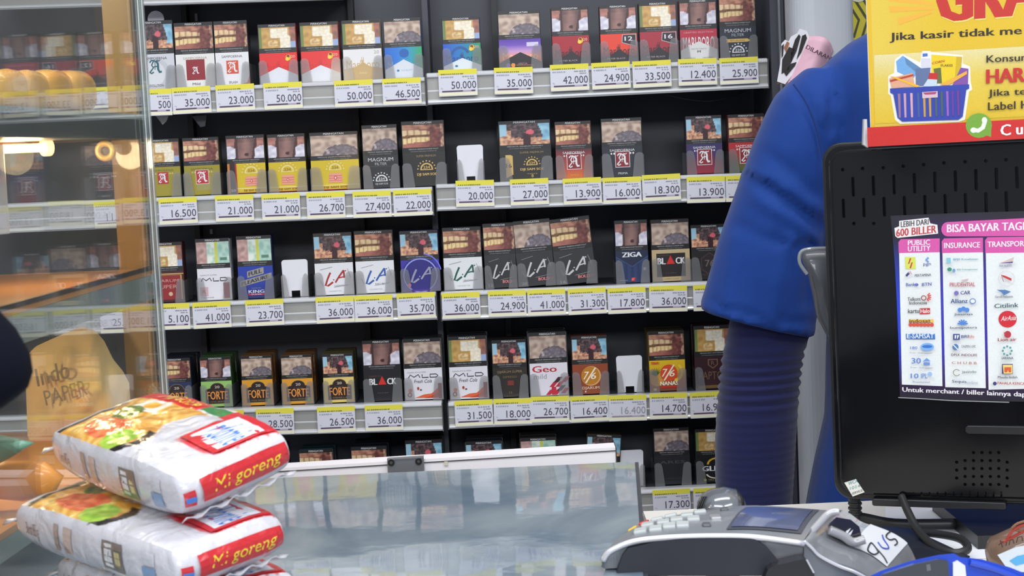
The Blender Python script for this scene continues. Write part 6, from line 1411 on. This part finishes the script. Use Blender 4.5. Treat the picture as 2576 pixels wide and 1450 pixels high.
# ================================================================== silver scanner behind the terminal
SCN = empty('hand_scanner', PZ(1815, 1420, ZC) , 'rounded silver grey hand scanner behind the card terminal', 'scanner')
DS = 1.17
sc_ = [(1758, 1330, 6), (1768, 1268, 26), (1790, 1250, 30), (1820, 1248, 30), (1850, 1256, 27), (1872, 1272, 16), (1885, 1300, 8)]
rings = []
pr = [((1752, 1300), (1752, 1330)), ((1756, 1262), (1768, 1330)), ((1768, 1244), (1785, 1330)), ((1792, 1232), (1805, 1335)), ((1825, 1227), (1830, 1335)), ((1852, 1232), (1850, 1335)), ((1868, 1248), (1866, 1330)), ((1878, 1272), (1876, 1320))]
for i, (a, b) in enumerate(pr):
    A_, B_ = P(*a, DS), P(*b, DS); c = (A_ + B_) / 2; rings.append((c, (A_ - B_) / 2, Vector((0, .022 * math.sin(math.pi * (i + .6) / 8.2), 0))))
v, f = ring_loft(rings, 24); part('scanner_head', v, f, mat('scanner_silver', C(112, 116, 122), .18, metal=.3, coat=.8), SCN, True)
v, f = ring_loft([(c + (rings[i][0] - c) * 0, a * 1.02, b * 1.05) for i, (c, a, b) in enumerate(rings) if i in (5, 6)], 24); part('dark_band', v, f, SATB, SCN, True)
for k in range(3): v, f = tubevf(spline([P(1757 + 5 * k, 1325, DS - .012), P(1754 + 5 * k, 1288, DS - .016), P(1768 + 5 * k, 1250, DS - .014)]), .0007, 6); part('side_groove', v, f, SATB, SCN)
zz = P(1815, 1335, DS).z; v, f = boxvf((P(1775, 1300, DS).x, -2.2 + DS - .012, ZC), (P(1850, 1300, DS).x, -2.2 + DS + .012, zz + .006)); part('scanner_stand', v, f, SATB, SCN)
# ================================================================== cables on the counter
CB = mat('cable_black', C(36, 36, 38), .45)
def gz(px, py, z=ZC): return PZ(px, py, z)
pth = spline([P(2268, 1250, 1.33), P(2285, 1290, 1.31), P(2310, 1335, 1.285), P(2350, 1375, 1.25), P(2400, 1392, 1.23), P(2434, 1382, 1.235), P(2418, 1358, 1.26), P(2370, 1346, 1.285), P(2300, 1340, 1.31), P(2230, 1345, 1.33)], 8)
pth = [Vector((p.x, p.y, max(p.z, ZC + .0035))) for p in pth]
v, f = tubevf(pth, .0034, 10); o = obj('monitor_cable', mesh('monitor_cable', v, f), CB, smooth=True); tag(o, 'thick black cable looping from the monitor across the counter paper', 'cable')
c0, c1 = P(2150, 1235, 1.375), P(2152, 1320, 1.375)
gr = []; rr_ = []
for i in range(29): gr.append(c0.lerp(c1, i / 28)); rr_.append(.0062 if (i // 2) % 2 else .0052)
v, f = tubevf(gr, rr_, 14); o = obj('cable_boot', mesh('cable_boot', v, f), CB, smooth=False); tag(o, 'short ribbed black cable sleeve under the monitor corner', 'cable')
a_ = spline([c1, Vector((c1.x + .004, c1.y, ZC + .008)), Vector((c1.x + .03, c1.y - .02, ZC + .0062)), Vector((c1.x + .08, c1.y - .03, ZC + .0062))], 6); v, f = tubevf(a_, .0045, 10); part('cable_end', v, f, CB, o, True)
# receipt paper with handwriting
rp = [(2226, 1277), (2478, 1272), (2500, 1404), (2232, 1412)]
RP = obj('receipt_paper', mesh('receipt_paper', *prism([gz(x, y, ZC + .0008) for x, y in rp], (0, 0, -.0005))), mat('paper_white', C(222, 224, 230), .8)); tag(RP, 'white handwritten note paper lying on the counter under the monitor', 'paper')
q = Print(.0)
RF = Frame(gz(2226, 1400, ZC + .0012), Vector((1, 0, 0)), Vector((0, 1, 0)))
random.seed(3)
for (x0, y0, x1) in ((2395, 1290, 2450), (2388, 1300, 2462), (2400, 1315, 2468), (2405, 1322, 2480), (2430, 1338, 2482), (2420, 1358, 2490), (2425, 1364, 2482), (2430, 1372, 2488)):
    x = x0; pts = []
    while x < x1: pts.append(RF.loc(x, y0 - (x - x0) * .04 + random.uniform(-3, 3))); x += 5
    q.line(pts, .0006, C(110, 112, 126))
me = q.build('handwriting', MATTE); me.transform(Matrix.Rotation(0, 4, 'X')); o = bpy.data.objects.new('handwriting', me); COL.objects.link(o); o.parent = RP
o.matrix_world = Matrix(((1, 0, 0, RF.O.x), (0, 0, 1, RF.O.y), (0, -1, 0, RF.O.z), (0, 0, 0, 1)))
# dark pad behind the printer, blue handheld, brown bundle
v, f = prism([gz(x, y, ZC + .012) for x, y in ((2190, 1322), (2290, 1330), (2440, 1400), (2430, 1440), (2300, 1440))], (0, 0, -.0115)); o = obj('black_pad', mesh('black_pad', v, f), mat('pad_black', C(34, 38, 48), .3, coat=.3)); tag(o, 'flat black pad behind the terminal on the counter', 'pad')
HB = empty('blue_handheld', P(2380, 1440, .84), 'blue cased handheld device with dark glossy screen at lower right', 'handheld device')
bo = [(2165, 1462), (2215, 1437), (2290, 1412), (2360, 1397), (2400, 1393), (2415, 1402), (2470, 1408), (2540, 1428), (2600, 1452), (2640, 1500), (2165, 1500)]
BLUE = mat('case_blue', C(24, 66, 186), .4, coat=.4)
v, f = prism([P(x, y, .84) for x, y in bo], (0, .022, -.010)); 
me = mesh('case_shell', v, f); part('case_shell', v, f, BLUE, HB)
v, f = prism([P(x, y, .8385) for x, y in ((2188, 1466), (2225, 1445), (2300, 1421), (2362, 1408), (2385, 1412), (2392, 1500), (2188, 1500))], (0, .002, 0)); part('dark_screen', v, f, mat('screen_dark', C(58, 62, 68), .12, coat=1), HB)
v, f = prism([P(x, y, .8383) for x, y in ((2398, 1418), (2410, 1412), (2428, 1424), (2436, 1500), (2398, 1500))], (0, .002, 0)); part('white_button', v, f, mat('button_white', C(214, 216, 220), .4), HB)
v, f = prism([P(x, y, .8383) for x, y in ((2330, 1422), (2340, 1420), (2342, 1436), (2332, 1438))], (0, .0004, 0)); part('screen_mark', v, f, mat('mark_grey', C(96, 100, 104), .4), HB)
v, f = tubevf(spline([P(2440, 1416, .839), P(2500, 1432, .839), P(2560, 1456, .839), P(2600, 1480, .839)]), .0018, 8); part('blue_rib', v, f, BLUE, HB)
lz = P(2400, 1500, .84); v, f = boxvf((P(2180, 1500, .84).x, lz.y + .004, ZC), (P(2630, 1500, .84).x, lz.y + .02, lz.z + .003)); part('device_grip', v, f, SATB, HB)
br = [(2484, 1400), (2492, 1378), (2500, 1362), (2560, 1338), (2620, 1320), (2680, 1340), (2680, 1470), (2560, 1470), (2490, 1430)]
o = blobby('brown_bundle', br, 1.08, 0, mat('bundle_brown', C(120, 94, 78), .5, coat=.5, noise_amt=.3, noise_scale=80), 'brown plastic-wrapped bundle with red string at the right edge', 'bundle', .05)
q = Print(.0001); bf = Frame(P(2500, 1372, 1.052), Vector((1, 0, .18)), Vector((0, 0, 1)))
for st in ([(2512, 1372), (2524, 1362)], [(2516, 1360), (2522, 1378)], [(2530, 1374), (2532, 1364)], [(2538, 1372), (2540, 1360), (2548, 1358), (2550, 1368)], [(2556, 1366), (2560, 1352), (2570, 1350), (2572, 1362)]): q.line([bf.loc(*p) for p in st], .0008, C(60, 40, 36))
framed(o, 'handwriting', q.build('handwriting', MATTE), bf)
v, f = prism([P(x, y, 1.05) for x, y in ((2510, 1398), (2556, 1378), (2600, 1370), (2600, 1440), (2540, 1440))], (0, .001, 0)); part('pale_sticker', v, f, mat('sticker_pale', C(196, 206, 214), .3, coat=.5), o)
v, f = prism([P(x, y, 1.0495) for x, y in ((2540, 1412), (2560, 1400), (2600, 1392), (2600, 1412), (2556, 1424))], (0, .0004, 0)); part('blue_mark', v, f, mat('mark_blue', C(80, 160, 210), .4), o)
v, f = tubevf(spline([P(x, y, 1.055) for x, y in ((2530, 1362), (2548, 1336), (2576, 1322), (2600, 1326), (2570, 1340), (2548, 1352), (2520, 1366))], 6), .0011, 6); part('red_string', v, f, mat('string_red', C(150, 50, 40), .5), o)
v, f = tubevf(spline([P(x, y, 1.055) for x, y in ((2545, 1330), (2560, 1318), (2590, 1312), (2610, 1330), (2580, 1338), (2555, 1334))], 6), .0009, 6); part('brown_string', v, f, mat('string_brown', C(120, 80, 50), .5), o)

# ================================================================== instant noodle packets
def noodle_color(face, a, b):
    """a along the length 0..1 (0 = far left end), b across 0..1 (0 = edge nearest the camera)"""
    n = noise.noise(Vector((a * 9, b * 6, 1.7))); n2 = noise.noise(Vector((a * 26, b * 17, 4.1))); white = (206, 204, 210)
    if face == 'top':
        if b > .80:
            if a < .52: return (206, 34, 38)
            if a < .68: return (60, 130, 70) if .83 < b < .96 else (214, 214, 212)
            return (210, 50, 54)
        ex = 0.58 + .05 * math.sin(b * 9) - .12 * max(0, .25 - b)
        if a > ex:
            if a > .72 and b > .34: 
                return mixc((206, 40, 48), (226, 214, 222), .5 + n * 2) if b < .42 else (206, 44, 50)
            return white
        if a < .04: return white
        if a > ex - .05 and b < .35: return (38, 32, 34)
        if a < .09 and b < .55: return (44, 34, 32)
        # food
        if (a - .47) ** 2 * 3 + (b - .14) ** 2 < .022 + .006 * n2: return mixc((120, 170, 40), (186, 214, 90), .5 + n2)
        if (a - .30) ** 2 * 1.6 + (b - .24) ** 2 < .030 + .006 * n: return mixc((206, 84, 48), (236, 130, 80), .5 + 1.4 * n2)
        if (a - .16) ** 2 * 2 + (b - .30) ** 2 < .010: return mixc((236, 200, 150), (226, 150, 60), .5 + n2)
        if (a - .24) ** 2 * 3 + (b - .50) ** 2 < .018: return mixc((60, 100, 44), (120, 140, 60), .5 + n2)
        if (a - .27) ** 2 * 2 + (b - .70) ** 2 < .005: return (232, 166, 50)
        if (a - .27) ** 2 * 2 + (b - .70) ** 2 < .020: return (236, 230, 214)
        s = math.sin(a * 60 + 8 * n + b * 20) * .5 + .5
        return mixc((196, 130, 40), (236, 196, 110), s * .7 + .3 * n2 + .2)
    if face == 'front': return white
    if face == 'end':
        return white
    return white
NSKIN = {}
def noodle_pack(name, px, L, Wd, Hh, origin, yaw, tilt, roll, label, redfront=False):
    Mx = Matrix.Translation(origin) @ Matrix.Rotation(yaw, 4, 'Z') @ Matrix.Rotation(roll, 4, 'Y') @ Matrix.Rotation(tilt, 4, 'X')
    root = empty(name, origin, label, 'food packet', 'instant noodle packets in the stack')
    def surf(face, a, b, lift=0.0):
        """top: a length, b width; front: a length, b height; end: a width, b height"""
        if face in ('top', 'bottom'): x, y, z = 2 * a - 1, 2 * b - 1, 1 if face == 'top' else -1
        elif face in ('front', 'back'): x, y, z = 2 * a - 1, -1 if face == 'front' else 1, 2 * b - 1
        else: x, y, z = (1 if face == 'end' else -1), 2 * a - 1, 2 * b - 1
        ax = abs(x)
        hz = (.76 + .24 * (1 - ax ** 3.0)) * (.82 + .18 * (1 - abs(y) ** 4)); wy = 1 - .05 * ax ** 4
        X = x * (1 - .10 * (z * z) * ax ** 5 * 0.6); 
        p = Vector((X * L / 2, y * wy * Wd / 2 * (1 - .05 * abs(z) ** 4), z * hz * Hh / 2))
        if face == 'front': p.y -= .0016 * (1 - z * z) * (1 - ax ** 8)
        if face in ('end', 'far_end'): p.x += (1 if x > 0 else -1) * .003 * (1 - z * z) * (1 - abs(y) ** 8)
        wr = noise.noise(Vector((p.x * 70 + px, p.y * 110, p.z * 60))) * .0011 + noise.noise(Vector((p.x * 220, p.y * 150 + px, p.z * 200))) * .00035
        nn = {'top': Vector((0, 0, 1)), 'bottom': Vector((0, 0, -1)), 'front': Vector((0, -1, 0)), 'back': Vector((0, 1, 0)), 'end': Vector((1, 0, 0)), 'far_end': Vector((-1, 0, 0))}[face]
        p += Vector((0, 0, 1)) * wr * (1 - .5 * ax) + p.normalized() * wr * .5
        return Mx @ (p + nn * lift)
    V = []; Fc = []; Cc = []
    for face, na, nb in (('top', 110, 70), ('front', 70, 14), ('end', 30, 14), ('back', 40, 6), ('far_end', 20, 8), ('bottom', 20, 10)):
        b0 = len(V)
        for j in range(nb + 1):
            for i in range(na + 1):
                V.append(surf(face, i / na, j / nb)); Cc.append(C(*[max(0, min(255, k)) for k in noodle_color(face, i / na, j / nb)]))
        for j in range(nb):
            for i in range(na):
                qd = (b0 + j * (na + 1) + i, b0 + j * (na + 1) + i + 1, b0 + (j + 1) * (na + 1) + i + 1, b0 + (j + 1) * (na + 1) + i)
                Fc.append(qd if face in ('top', 'front', 'end') else tuple(reversed(qd)))
    me = mesh('wrapper', V, Fc)
    a_ = me.color_attributes.new('Col', 'FLOAT_COLOR', 'POINT')
    for i, c_ in enumerate(Cc): a_.data[i].color = (*c_, 1)
    me.transform(root.matrix_world.inverted()); o = obj('wrapper', me, FOIL, smooth=True); o.parent = root
    bm = bmesh.new(); bm.from_mesh(me); bmesh.ops.remove_doubles(bm, verts=bm.verts, dist=.00005); bm.to_mesh(me); bm.free()
    # crimped end fins
    for sx in (-1, 1):
        V = []; Fc = []; nA = 24
        for k in range(nA + 1):
            b = k / nA * 2 - 1
            for t in (0, .5, 1): V.append(Mx @ Vector((sx * (L / 2 + (0 if sx < 0 else -.002) + t * (.010 if sx < 0 else .0015) + (.0008 if t == 1 and k % 2 else 0)), b * Wd / 2 * (.95 + .07 * t), .0016 * math.sin(k * 1.3) * t + .0004 * (k % 2) + (-.004 * t if sx < 0 else -Hh * .40))))
        for k in range(nA):
            for t in (0, 1): Fc.append((k * 3 + t, k * 3 + t + 1, (k + 1) * 3 + t + 1, (k + 1) * 3 + t))
        oo = part('crimped_fin', V, Fc, mat('fin_white', C(200, 198, 204), .35, coat=.4), root, True); md = oo.modifiers.new('t', 'SOLIDIFY'); md.thickness = .0005
    # printed lettering that follows the wrapper
    def deco(nm, items, m_=FOIL):
        V = []; Fc = []; Cc = []; k = 0
        for it in items:
            face, col, pts, fcs = it; k += 1; b0 = len(V)
            for a, b in pts: V.append(surf(face, a, b, (.0011 if face == 'end' else .0006) + .0001 * k)); Cc.append(col)
            Fc += [tuple(b0 + i for i in ff) for ff in fcs]
        me = mesh(nm, V, Fc); at = me.color_attributes.new('Col', 'FLOAT_COLOR', 'POINT')
        for i, c_ in enumerate(Cc): at.data[i].color = (*c_, 1)
        me.transform(root.matrix_world.inverted()); oo = obj(nm, me, m_); oo.parent = root; return oo
    def quad(face, a0, b0, a1, b1, col, n=10, sk=0.0, tilt=0.0):
        pts = [(a0 + (a1 - a0) * i / n + sk * j, b0 + (b1 - b0) * j + tilt * i / n) for j in (0, .25, .5, .75, 1) for i in range(n + 1)]
        return (face, col, pts, [(r * (n + 1) + i, r * (n + 1) + i + 1, (r + 1) * (n + 1) + i + 1, (r + 1) * (n + 1) + i) for r in range(4) for i in range(n)])
    def txt(face, s, a0, b0, w, h, col, bold=.02, shear=.2, rot=0):
        v, f = text_geo(s, 0.0, shear); ca, sa = math.cos(math.radians(rot)), math.sin(math.radians(rot))
        return (face, col, [(a0 + (p[0] * ca) * w - p[1] * sa * h * .0 + (p[1] * sa * h if rot else 0), b0 + (p[1] * ca) * h + p[0] * sa * w) for p in v], f) if not rot else (face, col, [(a0 + p[1] * w * -1, b0 + p[0] * h) for p in v], f)
    deco('end_label', [quad('end', .16, .24, .97, .78, C(200, 30, 38)), txt('end', 'Mi goreng', .26, .30, .62, .36, C(232, 206, 50), .02, .25), quad('end', .01, .22, .10, .62, C(200, 40, 50)), quad('end', .02, .32, .10, .46, C(70, 120, 200))])
    deco('top_lettering', [quad('top', .735, .38, .99, .985, C(206, 38, 46)), quad('top', .76, .44, .97, .90, C(226, 226, 234), tilt=0), txt('top', 'Indomie', .775, .50, .19, .34, C(70, 130, 206), .04, .1), txt('top', 'MI', .20, .83, .10, .12, C(236, 206, 60), .05), txt('top', 'GORENG', .33, .83, .18, .11, C(236, 206, 60), .05), txt('top', 'HALAL', .06, .52, .09, .10, C(90, 90, 90), .03)])
    for it_ in [txt('front', 'Berat 85 g', .10, .25, .09, .40, C(110, 84, 70), .03, 0), quad('front', .60, .15, .72, .80, C(120, 110, 104)), quad('front', .615, .22, .66, .74, C(214, 212, 214)), quad('front', .675, .3, .705, .6, C(206, 190, 140)), quad('front', .83, .16, .90, .50, C(130, 156, 190)), quad('front', .84, .54, .90, .86, C(200, 200, 206)), quad('front', .30, .2, .33, .8, C(170, 150, 140)), quad('front', .36, .2, .41, .8, C(186, 166, 156))]: deco('printed_motif', [it_])
    return root
A1 = PZ(118, 1148, 1.203); B1_ = PZ(468, 1232, 1.198)
yaw = math.atan2(B1_.y - A1.y, B1_.x - A1.x)
ex_ = Vector((math.cos(yaw), math.sin(yaw), 0)); ey_ = Vector((-math.sin(yaw), math.cos(yaw), 0))
Ln = (B1_ - A1).length
Wn = .066
ctr = (A1 + B1_) / 2 + ey_ * Wn / 2
ctr.z = 1.206
noodle_pack('noodle_packet', 0, Ln * 1.08, Wn, .030, ctr, yaw - .10, math.radians(12), math.radians(4.5), 'topmost white noodle packet with food picture and red end label')
noodle_pack('noodle_packet', 31, Ln * 1.2, Wn, .028, ctr + Vector((-.010, -.014, -.036)), yaw - .02, math.radians(5), math.radians(3), 'second white noodle packet, directly under the topmost one')
noodle_pack('noodle_packet', 77, Ln * 1.1, Wn, .026, ctr + Vector((.0, -.008, -.066)), yaw - .12, 0, 0, 'lowest noodle packet, mostly out of view beneath the others')
# ================================================================== near left: dark sleeve, teal wrapper, yellow wrap
nv = mat('navy_fabric', C(14, 17, 30), .9, spec=.1)
v = []; rings = []
for (px, py, r1, r2) in ((-280, 690, 110, .05), (-165, 800, 120, .05), (-70, 905, 125, .05), (-22, 962, 112, .045), (8, 990, 85, .035), (28, 1004, 50, .02)):
    c = P(px, py, .46); a = P(px + r1 * .72, py - r1 * .62, .46) - c; rings.append((c, a, Vector((0, r2 * .5, 0))))
v, f = ring_loft(rings, 28); o = obj('jacket_sleeve', mesh('jacket_sleeve', v, f), nv, smooth=True); tag(o, 'out-of-focus dark navy jacket cuff at the left edge, close to the camera', 'clothing')
o = blobby('teal_wrapper', [(-60, 1090), (10, 1094), (60, 1104), (90, 1112), (70, 1124), (30, 1150), (0, 1166), (-60, 1180)], .90, 0, mat('teal_film', C(110, 160, 136), .4, coat=.4), 'pale teal wrapper corner at the left edge above the orange wrap', 'wrapper', .012)
o = blobby('orange_wrap', [(-60, 1180), (20, 1160), (110, 1165), (160, 1200), (140, 1240), (60, 1262), (-60, 1250)], .93, 0, mat('orange_film', C(226, 150, 66), .45, coat=.4, noise_amt=.12, noise_scale=20), 'orange wrapped packet at the left edge beneath the teal wrapper', 'wrapper', .014)
